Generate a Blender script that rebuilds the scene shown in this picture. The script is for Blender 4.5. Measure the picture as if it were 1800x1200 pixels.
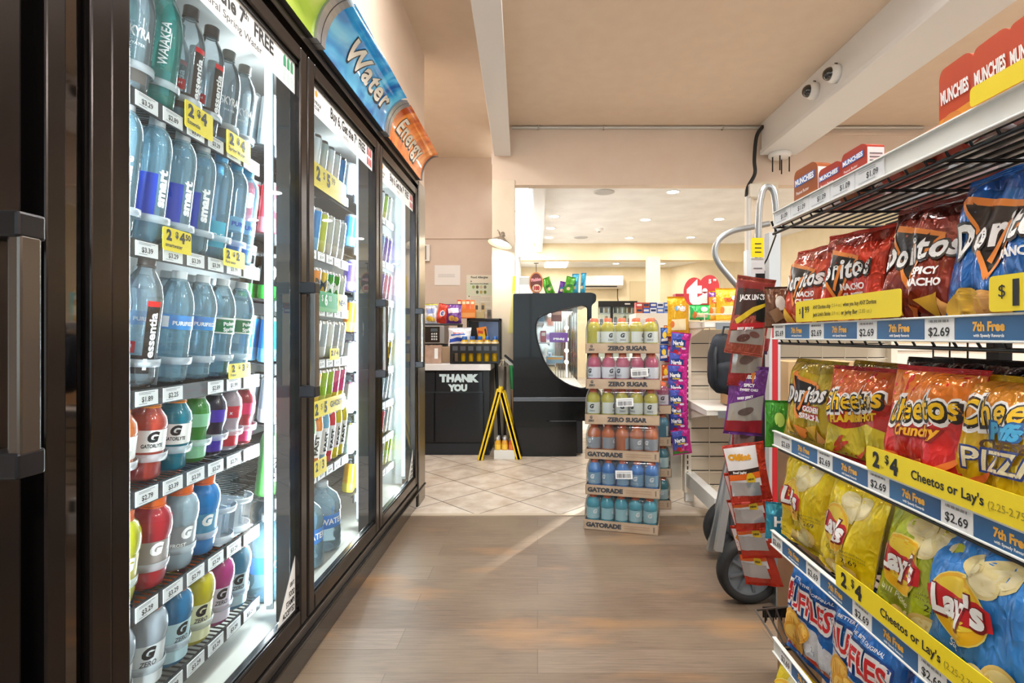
import bpy, bmesh, math, random
from mathutils import Vector, Matrix, Euler, noise
from mathutils.geometry import tessellate_polygon

for o in list(bpy.data.objects):
    bpy.data.objects.remove(o, do_unlink=True)
SC = bpy.context.scene
COL = SC.collection
R = math.radians
CAMZ = 1.025
F = 940.0          # focal length in pixels of the 1800 wide frame

# ---------------------------------------------------------------- camera
cam_d = bpy.data.cameras.new('camera')
cam_d.sensor_width = 36.0
cam_d.lens = F / 1800 * 36
cam_d.shift_x = -45 / 1800
cam_d.shift_y = -10 / 1800
cam_d.clip_start = 0.02
cam = bpy.data.objects.new('camera', cam_d)
cam.location = (0, 0, CAMZ)
cam.rotation_euler = (R(90), 0, 0)
COL.objects.link(cam)
SC.camera = cam

# ---------------------------------------------------------------- exposure and world
SC.view_settings.view_transform = 'Standard'
SC.view_settings.look = 'None'
SC.view_settings.gamma = 1.0
SC.view_settings.use_curve_mapping = False
SC.view_settings.exposure = 0.66
SC.cycles.transparent_max_bounces = 24
SC.cycles.max_bounces = 8
SC.cycles.sample_clamp_indirect = 4.0
W = bpy.data.worlds.new('daylight')
SC.world = W
W.use_nodes = True
W.node_tree.nodes['Background'].inputs[0].default_value = (0.86, 0.93, 1.0, 1)
W.node_tree.nodes['Background'].inputs[1].default_value = 1.6

# ---------------------------------------------------------------- added shop lamps and the sun
def area(name, loc, rot, sx, sy, power, color=(1, 1, 1), shape='RECTANGLE', spread=None):
    d = bpy.data.lights.new(name, 'AREA')
    d.shape = shape
    d.size = sx
    if shape in ('RECTANGLE', 'ELLIPSE'):
        d.size_y = sy
    d.energy = power
    d.color = color
    if spread:
        d.spread = R(spread)
    o = bpy.data.objects.new(name, d)
    o.location = loc
    o.rotation_euler = rot
    COL.objects.link(o)
    return o

WARM = (1.0, 0.965, 0.92)
ADDED_TROFFERS = [(0.1, 2.35), (0.1, 0.5), (0.1, -1.6), (2.6, 2.4), (2.6, 0.0), (3.6, 1.2)]  # unseen ceiling fittings, added out of frame to light the shop
for (x, y) in ADDED_TROFFERS:
    area('shop_fill_lamp', (x, y, 2.93), (0, 0, 0), 1.15, 0.28, 40, WARM)
area('alcove_fill', (-1.15, 4.4, 2.95), (0, 0, 0), 0.6, 0.3, 15, WARM)  # fill light added to brighten the alcove, no fitting there
sun_d = bpy.data.lights.new('sun', 'SUN')
sun_d.energy = 9.0
sun_d.color = (1.0, 0.93, 0.82)
sun_d.angle = R(0.6)
sun = bpy.data.objects.new('sun', sun_d)
SUN_DIR = Vector((0.5 * math.cos(R(15)), 0.866 * math.cos(R(15)), math.sin(R(15))))   # low sun through the far side windows
sun.rotation_euler = SUN_DIR.to_track_quat('Z', 'Y').to_euler()
COL.objects.link(sun)
COOL = (0.86, 0.95, 1.0)

# ---------------------------------------------------------------- materials
def lin(h):
    h = h.lstrip('#')
    c = [int(h[i:i + 2], 16) / 255 for i in (0, 2, 4)]
    return tuple(x / 12.92 if x <= 0.04045 else ((x + 0.055) / 1.055) ** 2.4 for x in c) + (1.0,)

MATS = {}
def mat(hexc, rough=0.5, metal=0.0, coat=0.0, emit=0.0, spec=0.5):
    key = ('p', hexc, rough, metal, coat, emit, spec)
    if key in MATS:
        return MATS[key]
    m = bpy.data.materials.new('paint_' + hexc.strip('#'))
    m.use_nodes = True
    b = m.node_tree.nodes['Principled BSDF']
    b.inputs['Base Color'].default_value = lin(hexc)
    b.inputs['Roughness'].default_value = rough
    b.inputs['Metallic'].default_value = metal
    b.inputs['Coat Weight'].default_value = coat
    b.inputs['Specular IOR Level'].default_value = spec
    if emit:
        b.inputs['Emission Color'].default_value = lin(hexc)
        b.inputs['Emission Strength'].default_value = emit
    MATS[key] = m
    return m

def glassy(hexc, tint='ffffff', body=0.15, fres=0.9, rough=0.03, ior=1.45):
    """clear plastic or pane: see-through, a thin share of coloured body, fresnel gloss"""
    key = ('g', hexc, tint, body, fres, rough, ior)
    if key in MATS:
        return MATS[key]
    m = bpy.data.materials.new('clear_' + hexc.strip('#'))
    m.use_nodes = True
    nt = m.node_tree
    nt.nodes.clear()
    out = nt.nodes.new('ShaderNodeOutputMaterial')
    tr = nt.nodes.new('ShaderNodeBsdfTransparent')
    tr.inputs[0].default_value = lin(tint)
    df = nt.nodes.new('ShaderNodeBsdfPrincipled')
    df.inputs['Base Color'].default_value = lin(hexc)
    df.inputs['Roughness'].default_value = 0.3
    gl = nt.nodes.new('ShaderNodeBsdfGlossy')
    gl.inputs['Roughness'].default_value = rough
    fr = nt.nodes.new('ShaderNodeFresnel')
    fr.inputs[0].default_value = ior
    mul = nt.nodes.new('ShaderNodeMath')
    mul.operation = 'MULTIPLY'
    mul.inputs[1].default_value = fres
    m1 = nt.nodes.new('ShaderNodeMixShader')
    m1.inputs[0].default_value = body
    m2 = nt.nodes.new('ShaderNodeMixShader')
    L = nt.links.new
    L(tr.outputs[0], m1.inputs[1]); L(df.outputs[0], m1.inputs[2])
    L(fr.outputs[0], mul.inputs[0]); L(mul.outputs[0], m2.inputs[0])
    L(m1.outputs[0], m2.inputs[1]); L(gl.outputs[0], m2.inputs[2])
    L(m2.outputs[0], out.inputs[0])
    MATS[key] = m
    return m

def noisy(name, c1, c2, scale, rough=0.6, detail=6, bump=0.0, stretch=(1, 1, 1), lo=0.35, hi=0.65, metal=0.0, rvar=0.0):
    m = bpy.data.materials.new(name)
    m.use_nodes = True
    nt = m.node_tree
    b = nt.nodes['Principled BSDF']
    tc = nt.nodes.new('ShaderNodeTexCoord')
    mp = nt.nodes.new('ShaderNodeMapping')
    mp.inputs['Scale'].default_value = stretch
    nz = nt.nodes.new('ShaderNodeTexNoise')
    nz.inputs['Scale'].default_value = scale
    nz.inputs['Detail'].default_value = detail
    rp = nt.nodes.new('ShaderNodeValToRGB')
    rp.color_ramp.elements[0].position = lo
    rp.color_ramp.elements[1].position = hi
    rp.color_ramp.elements[0].color = lin(c1)
    rp.color_ramp.elements[1].color = lin(c2)
    L = nt.links.new
    L(tc.outputs['Object'], mp.inputs[0]); L(mp.outputs[0], nz.inputs[0])
    L(nz.outputs[0], rp.inputs[0]); L(rp.outputs[0], b.inputs['Base Color'])
    b.inputs['Roughness'].default_value = rough
    b.inputs['Metallic'].default_value = metal
    if bump:
        bp = nt.nodes.new('ShaderNodeBump')
        bp.inputs['Strength'].default_value = bump
        bp.inputs['Distance'].default_value = 0.01
        L(nz.outputs[0], bp.inputs['Height']); L(bp.outputs[0], b.inputs['Normal'])
    return m

def wood_floor():
    m = bpy.data.materials.new('worn_plank_floor')
    m.use_nodes = True
    nt = m.node_tree
    N = nt.nodes.new
    L = nt.links.new
    b = nt.nodes['Principled BSDF']
    tc = N('ShaderNodeTexCoord')
    br = N('ShaderNodeTexBrick')
    br.offset = 0.37
    br.inputs['Scale'].default_value = 1.0
    br.inputs['Brick Width'].default_value = 1.25
    br.inputs['Row Height'].default_value = 0.125
    br.inputs['Mortar Size'].default_value = 0.0012
    br.inputs['Bias'].default_value = 0.0
    br.inputs['Color1'].default_value = (0, 0, 0, 1)
    br.inputs['Color2'].default_value = (1, 1, 1, 1)
    br.inputs['Mortar'].default_value = (0.5, 0.5, 0.5, 1)
    L(tc.outputs['Object'], br.inputs['Vector'])
    mp = N('ShaderNodeMapping')
    mp.inputs['Scale'].default_value = (3.2, 60, 1)
    L(tc.outputs['Object'], mp.inputs[0])
    gr = N('ShaderNodeTexNoise')
    gr.inputs['Scale'].default_value = 2.2
    gr.inputs['Detail'].default_value = 9
    gr.inputs['Roughness'].default_value = 0.65
    L(mp.outputs[0], gr.inputs[0])
    blot = N('ShaderNodeTexNoise')
    blot.inputs['Scale'].default_value = 2.3
    blot.inputs['Detail'].default_value = 5
    L(tc.outputs['Object'], blot.inputs[0])
    r1 = N('ShaderNodeValToRGB')
    e = r1.color_ramp.elements
    e[0].position, e[0].color = 0.25, lin('5f5145')
    e[1].position, e[1].color = 0.75, lin('8d7c6b')
    L(gr.outputs[0], r1.inputs[0])
    r2 = N('ShaderNodeValToRGB')
    e = r2.color_ramp.elements
    e[0].position, e[0].color = 0.0, lin('ded6ce')
    e[1].position, e[1].color = 1.0, lin('ffffff')
    L(br.outputs['Color'], r2.inputs[0])
    mu = N('ShaderNodeMixRGB'); mu.blend_type = 'MULTIPLY'; mu.inputs[0].default_value = 1
    L(r1.outputs[0], mu.inputs[1]); L(r2.outputs[0], mu.inputs[2])
    # worn greyer traffic patches
    r3 = N('ShaderNodeValToRGB')
    r3.color_ramp.elements[0].position = 0.45
    r3.color_ramp.elements[1].position = 0.62
    L(blot.outputs[0], r3.inputs[0])
    mx = N('ShaderNodeMixRGB'); mx.inputs[2].default_value = lin('82735f')
    k = N('ShaderNodeMath'); k.operation = 'MULTIPLY'; k.inputs[1].default_value = 0.45
    L(r3.outputs[0], k.inputs[0]); L(k.outputs[0], mx.inputs[0]); L(mu.outputs[0], mx.inputs[1])
    # amber unworn varnish spots
    blot2 = N('ShaderNodeTexNoise')
    blot2.inputs['Scale'].default_value = 1.6
    blot2.inputs['Detail'].default_value = 7
    mp2 = N('ShaderNodeMapping'); mp2.inputs['Location'].default_value = (4.1, 2.2, 0); mp2.inputs['Scale'].default_value = (1, 3, 1)
    L(tc.outputs['Object'], mp2.inputs[0]); L(mp2.outputs[0], blot2.inputs[0])
    r4 = N('ShaderNodeValToRGB')
    r4.color_ramp.elements[0].position = 0.56
    r4.color_ramp.elements[1].position = 0.72
    L(blot2.outputs[0], r4.inputs[0])
    mx2 = N('ShaderNodeMixRGB'); mx2.inputs[2].default_value = lin('a87c4c')
    k2 = N('ShaderNodeMath'); k2.operation = 'MULTIPLY'; k2.inputs[1].default_value = 0.55
    L(r4.outputs[0], k2.inputs[0]); L(k2.outputs[0], mx2.inputs[0]); L(mx.outputs[0], mx2.inputs[1])
    # plank gaps
    mx3 = N('ShaderNodeMixRGB'); mx3.inputs[2].default_value = lin('4a3a2d')
    k3 = N('ShaderNodeMath'); k3.operation = 'MULTIPLY'; k3.inputs[1].default_value = 0.65
    L(br.outputs['Fac'], k3.inputs[0])
    L(k3.outputs[0], mx3.inputs[0]); L(mx2.outputs[0], mx3.inputs[1])
    L(mx3.outputs[0], b.inputs['Base Color'])
    b.inputs['Roughness'].default_value = 0.42
    bp = N('ShaderNodeBump'); bp.inputs['Strength'].default_value = 0.12; bp.inputs['Distance'].default_value = 0.004
    L(gr.outputs[0], bp.inputs['Height']); L(bp.outputs[0], b.inputs['Normal'])
    return m

def tile_floor():
    m = bpy.data.materials.new('diagonal_stone_tile')
    m.use_nodes = True
    nt = m.node_tree
    N = nt.nodes.new
    L = nt.links.new
    b = nt.nodes['Principled BSDF']
    tc = N('ShaderNodeTexCoord')
    mp = N('ShaderNodeMapping')
    mp.vector_type = 'POINT'
    a = R(45)
    # a tile corner lies at world (-0.351, 3.547)
    px, py = -0.351, 3.547
    mp.inputs['Rotation'].default_value = (0, 0, a)
    qx = px * math.cos(a) - py * math.sin(a)
    qy = px * math.sin(a) + py * math.cos(a)
    mp.inputs['Location'].default_value = (-qx, -qy, 0)
    L(tc.outputs['Object'], mp.inputs[0])
    br = N('ShaderNodeTexBrick')
    br.offset = 0.0
    br.inputs['Scale'].default_value = 1.0
    br.inputs['Brick Width'].default_value = 0.338
    br.inputs['Row Height'].default_value = 0.338
    br.inputs['Mortar Size'].default_value = 0.0035
    br.inputs['Mortar Smooth'].default_value = 0.1
    br.inputs['Color1'].default_value = lin('cfc4b7')
    br.inputs['Color2'].default_value = lin('ddd3c7')
    br.inputs['Mortar'].default_value = lin('5b534d')
    L(mp.outputs[0], br.inputs['Vector'])
    nz = N('ShaderNodeTexNoise'); nz.inputs['Scale'].default_value = 9; nz.inputs['Detail'].default_value = 8
    L(tc.outputs['Object'], nz.inputs[0])
    r = N('ShaderNodeValToRGB')
    r.color_ramp.elements[0].position, r.color_ramp.elements[0].color = 0.3, lin('dcd3ca')
    r.color_ramp.elements[1].position, r.color_ramp.elements[1].color = 0.65, lin('ffffff')
    L(nz.outputs[0], r.inputs[0])
    mu = N('ShaderNodeMixRGB'); mu.blend_type = 'MULTIPLY'; mu.inputs[0].default_value = 1
    L(br.outputs['Color'], mu.inputs[1]); L(r.outputs[0], mu.inputs[2])
    L(mu.outputs[0], b.inputs['Base Color'])
    b.inputs['Roughness'].default_value = 0.35
    return m

# ---------------------------------------------------------------- mesh builder
TXT = {}
def text2d(s, bold=0.0, shear=0.0, space=1.0):
    key = (s, bold, shear, space)
    if key in TXT:
        return TXT[key]
    c = bpy.data.curves.new('lettering', 'FONT')
    c.body = s
    c.size = 1.0
    c.offset = bold
    c.shear = shear
    c.space_character = space
    c.resolution_u = 3
    o = bpy.data.objects.new('lettering', c)
    COL.objects.link(o)
    dg = bpy.context.evaluated_depsgraph_get()
    dg.update()
    me = o.evaluated_get(dg).to_mesh()
    me.calc_loop_triangles()
    vs = [(v.co.x, v.co.y) for v in me.vertices]
    ts = [tuple(t.vertices) for t in me.loop_triangles]
    o.evaluated_get(dg).to_mesh_clear()
    bpy.data.objects.remove(o, do_unlink=True)
    bpy.data.curves.remove(c)
    if vs:
        x0 = min(v[0] for v in vs); x1 = max(v[0] for v in vs)
        y0 = min(v[1] for v in vs); y1 = max(v[1] for v in vs)
    else:
        x0 = x1 = y0 = y1 = 0
    TXT[key] = (vs, ts, (x0, y0, x1, y1))
    return TXT[key]
CAP = 0.69   # cap height of the built-in font at size 1

def fine(vs, ts, L):
    """split triangles until no edge is longer than L"""
    vs = list(vs)
    out = []
    st = list(ts)
    mid = {}
    def mp(a, b):
        k = (a, b) if a < b else (b, a)
        if k not in mid:
            mid[k] = len(vs)
            vs.append(((vs[a][0] + vs[b][0]) / 2, (vs[a][1] + vs[b][1]) / 2))
        return mid[k]
    while st:
        a, b, c = st.pop()
        d = [math.dist(vs[a], vs[b]), math.dist(vs[b], vs[c]), math.dist(vs[c], vs[a])]
        k = max(range(3), key=lambda i: d[i])
        if d[k] <= L:
            out.append((a, b, c))
            continue
        if k == 0:
            m_ = mp(a, b); st += [(a, m_, c), (m_, b, c)]
        elif k == 1:
            m_ = mp(b, c); st += [(b, m_, a), (m_, c, a)]
        else:
            m_ = mp(c, a); st += [(c, m_, b), (m_, a, b)]
    return vs, out

def tess(poly):
    t = tessellate_polygon([[Vector((p[0], p[1], 0)) for p in poly]])
    return [tuple(x) for x in t]

def ell(cx, cy, rx, ry, rot=0, n=28):
    a = R(rot)
    return [(cx + rx * math.cos(t) * math.cos(a) - ry * math.sin(t) * math.sin(a),
             cy + rx * math.cos(t) * math.sin(a) + ry * math.sin(t) * math.cos(a))
            for t in (2 * math.pi * i / n for i in range(n))]

class MB:
    def __init__(s):
        s.v = []; s.f = []; s.m = []; s.sm = []; s.mats = []
        s.T = None
    def mi(s, m):
        if m not in s.mats:
            s.mats.append(m)
        return s.mats.index(m)
    def add(s, vs, fs, m, smooth=False):
        k = len(s.v)
        if s.T is not None:
            vs = [tuple(s.T @ Vector(v)) for v in vs]
        s.v += [tuple(v) for v in vs]
        i = s.mi(m)
        for f in fs:
            s.f.append([k + x for x in f]); s.m.append(i); s.sm.append(smooth)
        return s
    def box(s, x0, y0, z0, x1, y1, z1, m):
        vs = [(x, y, z) for x in (x0, x1) for y in (y0, y1) for z in (z0, z1)]
        return s.add(vs, [(0, 1, 3, 2), (4, 6, 7, 5), (0, 4, 5, 1), (2, 3, 7, 6), (0, 2, 6, 4), (1, 5, 7, 3)], m)
    def rbox(s, c, sz, rot, m):
        M = Matrix.Translation(c) @ Euler(rot).to_matrix().to_4x4()
        vs = [tuple(M @ Vector((a * sz[0] / 2, b * sz[1] / 2, d * sz[2] / 2))) for a in (-1, 1) for b in (-1, 1) for d in (-1, 1)]
        return s.add(vs, [(0, 1, 3, 2), (4, 6, 7, 5), (0, 4, 5, 1), (2, 3, 7, 6), (0, 2, 6, 4), (1, 5, 7, 3)], m)
    def cyl(s, p0, p1, r, m, n=12, r1=None, cap=True):
        p0, p1 = Vector(p0), Vector(p1)
        d = (p1 - p0).normalized()
        a = d.orthogonal().normalized(); b = d.cross(a)
        r1 = r if r1 is None else r1
        vs = []
        for p, q in ((p0, r), (p1, r1)):
            for i in range(n):
                t = 2 * math.pi * i / n
                vs.append(tuple(p + a * (q * math.cos(t)) + b * (q * math.sin(t))))
        s.add(vs, [(i, (i + 1) % n, n + (i + 1) % n, n + i) for i in range(n)], m, True)
        if cap:
            s.add(vs, [tuple(range(n - 1, -1, -1)), tuple(range(n, 2 * n))], m)
        return s
    def tube(s, pts, r, m, n=8, closed=False):
        pts = [Vector(p) for p in pts]
        k = len(pts)
        vs = []
        a = None
        for i, p in enumerate(pts):
            if closed:
                d = (pts[(i + 1) % k] - pts[i - 1]).normalized()
            else:
                d = (pts[min(i + 1, k - 1)] - pts[max(i - 1, 0)]).normalized()
            if a is None:
                a = d.orthogonal().normalized()
            else:
                a = (a - d * a.dot(d))
                a = a.normalized() if a.length > 1e-6 else d.orthogonal().normalized()
            b = d.cross(a)
            for j in range(n):
                t = 2 * math.pi * j / n
                vs.append(tuple(p + a * (r * math.cos(t)) + b * (r * math.sin(t))))
        fs = []
        for i in range(k if closed else k - 1):
            i2 = (i + 1) % k
            for j in range(n):
                fs.append((i * n + j, i * n + (j + 1) % n, i2 * n + (j + 1) % n, i2 * n + j))
        s.add(vs, fs, m, True)
        if not closed:
            s.add(vs, [tuple(range(n - 1, -1, -1)), tuple((k - 1) * n + j for j in range(n))], m)
        return s
    def lathe(s, prof, m, n=20, o=(0, 0, 0), a0=0, a1=360, sq=0.0):
        """profile (r, z) turned about z; sq>0 squares the section a little"""
        full = abs(a1 - a0) >= 360
        cols = n if full else n + 1
        vs = []
        for (r, z) in prof:
            for i in range(cols):
                t = R(a0 + (a1 - a0) * i / n)
                k = 1.0
                if sq:
                    k = 1 / (abs(math.cos(t)) ** sq + abs(math.sin(t)) ** sq) ** (1 / sq)
                vs.append((o[0] + r * k * math.cos(t), o[1] + r * k * math.sin(t), o[2] + z))
        fs = []
        for j in range(len(prof) - 1):
            for i in range(n):
                i2 = (i + 1) % cols if full else i + 1
                fs.append((j * cols + i, j * cols + i2, (j + 1) * cols + i2, (j + 1) * cols + i))
        return s.add(vs, fs, m, True)
    def prism(s, poly, plane, d0, d1, m):
        def P(a, b, d):
            return (a, d, b) if plane == 'xz' else (d, a, b) if plane == 'yz' else (a, b, d)
        n = len(poly)
        vs = [P(a, b, d0) for a, b in poly] + [P(a, b, d1) for a, b in poly]
        tr = tess(poly)
        fs = [t for t in tr] + [tuple(n + i for i in reversed(t)) for t in tr] + [(i, (i + 1) % n, n + (i + 1) % n, n + i) for i in range(n)]
        return s.add(vs, fs, m)
    def sheet(s, fn, nu, nv, m, smooth=True):
        vs = [fn(i / nu, j / nv) for j in range(nv + 1) for i in range(nu + 1)]
        w = nu + 1
        return s.add(vs, [(j * w + i, j * w + i + 1, (j + 1) * w + i + 1, (j + 1) * w + i) for j in range(nv) for i in range(nu)], m, smooth)
    def quad(s, a, b, c, d, m):
        return s.add([a, b, c, d], [(0, 1, 2, 3)], m)
    def decal(s, poly, fn, m, L=None):
        ts = tess(poly)
        vs = poly
        if L:
            vs, ts = fine(poly, ts, L)
        return s.add([fn(a, b) for a, b in vs], ts, m, True)
    def write(s, txt, fn, h, m, at=(0, 0), width=None, align='c', bold=0.0, shear=0.0, rot=0, L=None, space=1.0, arc=0.0):
        """lettering of cap height h round the 2D point at, mapped to 3D by fn(x, y)"""
        vs, ts, (x0, y0, x1, y1) = text2d(txt, bold, shear, space)
        if not vs:
            return s
        k = h / CAP
        w = (x1 - x0) * k
        kx = k if not width else k * width / w
        ox = {'c': (x0 + x1) / 2, 'l': x0, 'r': x1}[align]
        a = R(rot)
        pts = []
        for (x, y) in vs:
            X = (x - ox) * kx
            Y = (y - CAP / 2) * k
            Y += arc * (1 - (2 * X / (w if not width else width)) ** 2) if arc else 0
            pts.append((at[0] + X * math.cos(a) - Y * math.sin(a), at[1] + X * math.sin(a) + Y * math.cos(a)))
        if L:
            pts, ts = fine(pts, ts, L)
        return s.add([fn(x, y) for x, y in pts], ts, m)
    def build(s, name, parent=None, loc=None, rot=None, bevel=0.0, label=None, cat=None, group=None, kind=None, weld=False, seg=2):
        me = bpy.data.meshes.new(name)
        me.from_pydata(s.v, [], s.f)
        for m in s.mats:
            me.materials.append(m)
        me.polygons.foreach_set('material_index', s.m)
        me.polygons.foreach_set('use_smooth', s.sm)
        me.update()
        if weld:
            bm = bmesh.new(); bm.from_mesh(me)
            bmesh.ops.remove_doubles(bm, verts=bm.verts, dist=1e-5)
            bmesh.ops.recalc_face_normals(bm, faces=bm.faces)
            bm.to_mesh(me); bm.free()
        o = bpy.data.objects.new(name, me)
        COL.objects.link(o)
        if parent is not None:
            o.parent = parent
        if loc is not None:
            o.location = loc
        if rot is not None:
            o.rotation_euler = rot
        if bevel:
            b = o.modifiers.new('edge', 'BEVEL')
            b.width = bevel; b.segments = seg; b.limit_method = 'ANGLE'
            b.harden_normals = False
        tag(o, label, cat, group, kind)
        return o

def tag(o, label=None, cat=None, group=None, kind=None):
    if label: o['label'] = label
    if cat: o['category'] = cat
    if group: o['group'] = group
    if kind: o['kind'] = kind
    return o

def empty(name, loc=(0, 0, 0), rot=(0, 0, 0), label=None, cat=None, group=None, parent=None):
    o = bpy.data.objects.new(name, None)
    COL.objects.link(o)
    o.location = loc
    o.rotation_euler = rot
    o.empty_display_size = 0.05
    if parent is not None:
        o.parent = parent
    return tag(o, label, cat, group)

def copy_tree(o, parent=None):
    c = o.copy()
    COL.objects.link(c)
    if parent is not None:
        c.parent = parent
    for ch in list(o.children):
        copy_tree(ch, c)
    return c

class Stock:
    """first use places the first-built thing itself, later uses place copies of it and of its parts"""
    def __init__(s, root):
        s.root = root; s.used = False
    def put(s, loc, rot=(0, 0, 0), label=None, group=None, scale=None):
        o = s.root if not s.used else copy_tree(s.root)
        s.used = True
        o.location = loc
        o.rotation_euler = rot
        if scale: o.scale = scale
        if label: o['label'] = label
        if group: o['group'] = group
        return o

def plate(outer, holes, plane, d0, d1, m, mb):
    """flat plate with holes: outline and holes as 2D loops"""
    c = bpy.data.curves.new('plate', 'CURVE')
    c.dimensions = '2D'
    c.fill_mode = 'BOTH'
    for lp in [outer] + holes:
        sp = c.splines.new('POLY')
        sp.points.add(len(lp) - 1)
        for p, q in zip(sp.points, lp):
            p.co = (q[0], q[1], 0, 1)
        sp.use_cyclic_u = True
    c.extrude = 0.5
    o = bpy.data.objects.new('plate', c)
    COL.objects.link(o)
    dg = bpy.context.evaluated_depsgraph_get(); dg.update()
    me = o.evaluated_get(dg).to_mesh()
    def P(a, b, d):
        return (a, d, b) if plane == 'xz' else (d, a, b) if plane == 'yz' else (a, b, d)
    vs = [P(v.co.x, v.co.y, d0 if v.co.z < 0 else d1) for v in me.vertices]
    fs = [tuple(p.vertices) for p in me.polygons]
    o.evaluated_get(dg).to_mesh_clear()
    bpy.data.objects.remove(o, do_unlink=True)
    mb.add(vs, fs, m)

def arc_pts(c, r, a0, a1, n):
    return [(c[0] + r * math.cos(R(a0 + (a1 - a0) * i / n)), c[1] + r * math.sin(R(a0 + (a1 - a0) * i / n))) for i in range(n + 1)]

def round_loop(pts, r, n=5):
    """round the corners of a closed 2D loop"""
    out = []
    k = len(pts)
    for i in range(k):
        p = Vector(pts[i]); a = Vector(pts[i - 1]); b = Vector(pts[(i + 1) % k])
        rr = min(r, (a - p).length * .45, (b - p).length * .45)
        s = p + (a - p).normalized() * rr; e = p + (b - p).normalized() * rr
        for j in range(n + 1):
            t = j / n
            q = s * (1 - t) ** 2 + p * 2 * t * (1 - t) + e * t * t
            out.append((q.x, q.y))
    return out

def spline(pts, n=8, closed=False):
    """smooth curve through points"""
    P = [Vector(p) for p in pts]
    out = []
    k = len(P)
    for i in range(k if closed else k - 1):
        if closed:
            a, b, c, d = P[i - 1], P[i], P[(i + 1) % k], P[(i + 2) % k]
        else:
            a, b, c, d = P[max(i - 1, 0)], P[i], P[i + 1], P[min(i + 2, k - 1)]
        for j in range(n):
            t = j / n
            out.append(0.5 * ((2 * b) + (c - a) * t + (2 * a - 5 * b + 4 * c - d) * t * t + (3 * b - a - 3 * c + d) * t ** 3))
    if not closed:
        out.append(P[-1])
    return out

def PX(px, py, Y):
    """the point at depth Y seen at a pixel of the photograph"""
    return Vector(((px - 945) * Y / F, Y, CAMZ + (590 - py) * Y / F))
ORD = ['first', 'second', 'third', 'fourth', 'fifth', 'sixth', 'seventh', 'eighth', 'ninth', 'tenth', 'eleventh', 'twelfth']
def flat_xz(y):                       # writing that faces the camera end of the shop
    return lambda a, b: (a, y, b)

WHITE = mat('f2f2f0', 0.45)
BLACK = mat('0c0c0d', 0.3)
INK = mat('16161a', 0.6)

# ================================================================ THE ROOM
PEACH = noisy('peach_plaster', 'dfcbb6', 'e2cfba', 9, 0.75, bump=0.04)
PEACH2 = noisy('peach_wall_paint', 'e3d0be', 'e6d4c3', 6, 0.7)
TAUPE = noisy('taupe_wall_board', 'd4c2b3', 'd8c7b8', 5, 0.65)
CREAMW = noisy('cream_wall_paint', 'e2d5bf', 'e8dcc8', 4, 0.7)
SAND = noisy('sand_wall_paint', 'e0ceaa', 'e5d4b2', 5, 0.75)
WHITEC = noisy('white_ceiling_paint', 'e4e3e2', 'efefee', 3, 0.8)
BEAMW = mat('e6e7e8', 0.5)
CH = 3.02

def struct(mb, name, bevel=0.0):
    return mb.build(name, kind='structure', bevel=bevel)

struct(MB().box(-2.3, -4.1, -0.1, 4.7, 3.06, 0, wood_floor()), 'floor')
struct(MB().box(-2.3, 3.06, -0.1, 6.0, 13.3, 0, tile_floor()), 'floor_tile')
struct(MB().box(-2.3, 3.045, 0, 4.7, 3.075, 0.004, mat('b5a692', 0.5)), 'trim_1')
struct(MB().box(-2.3, -4.1, CH, 4.7, 6.1, CH + 0.1, PEACH), 'ceiling')
# walls of the shop
mb = MB().box(-2.3, -4.1, 0, -1.75, 6.1, CH, PEACH2)
struct(mb, 'wall_left')
# boxed-in wall over the drink coolers
SOF = MB().box(-1.75, -4.0, 2.13, -0.81, 3.82, CH, PEACH2)
SOF.box(-1.75, 3.46, 0, -0.81, 3.82, 2.13, PEACH2)
struct(SOF, 'wall_soffit')
struct(MB().box(4.6, -4.1, 0, 4.7, 6.0, CH, PEACH2), 'wall_right')
# alcove wall behind the counter, with the upper board standing proud
aw = MB().box(-1.75, 6.0, 0, -0.40, 6.1, CH, TAUPE)
struct(aw, 'wall_alcove')
ab = MB().box(-1.75, 5.985, 2.112, -0.40, 6.0, CH, TAUPE)
struct(ab, 'wall_board')
# header over the wide opening, pillar on its side, post under the steel beam
struct(MB().box(-0.434, 5.1, 2.463, 4.6, 5.22, CH, PEACH2), 'wall_back')
struct(MB().box(-0.434, 5.09, 0, -0.217, 5.24, 2.51, CREAMW), 'pillar', bevel=0.004)
struct(MB().box(-0.434, 5.24, 0, -0.40, 6.0, 2.46, CREAMW), 'wall_pillar_return')
struct(MB().box(2.02, 5.0, 0, 2.25, 5.22, 2.463, CREAMW), 'pillar_beam_post')
struct(MB().box(-0.434, 6.0, 0, -0.40, 13.2, 2.8, WHITE), 'wall_far_left')
# steel beams along the ceiling
bl = MB()
L_ = 9.3
rz = math.atan(0.03)
cy = 5.08 - L_ / 2
cx = -0.333 + 0.03 * L_ / 2
bl.rbox((cx, cy, 2.885), (0.10, L_, 0.27), (0, 0, rz), BEAMW)
bl.rbox((cx, cy, 2.742), (0.158, L_, 0.024), (0, 0, rz), BEAMW)
struct(bl, 'beam_left', bevel=0.004)
br_ = MB().box(2.10, -4.0, 2.765, 2.40, 5.02, CH, BEAMW)
br_.box(2.085, -4.0, 2.72, 2.425, 5.02, 2.765, BEAMW)
struct(br_, 'beam_right', bevel=0.005)
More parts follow.
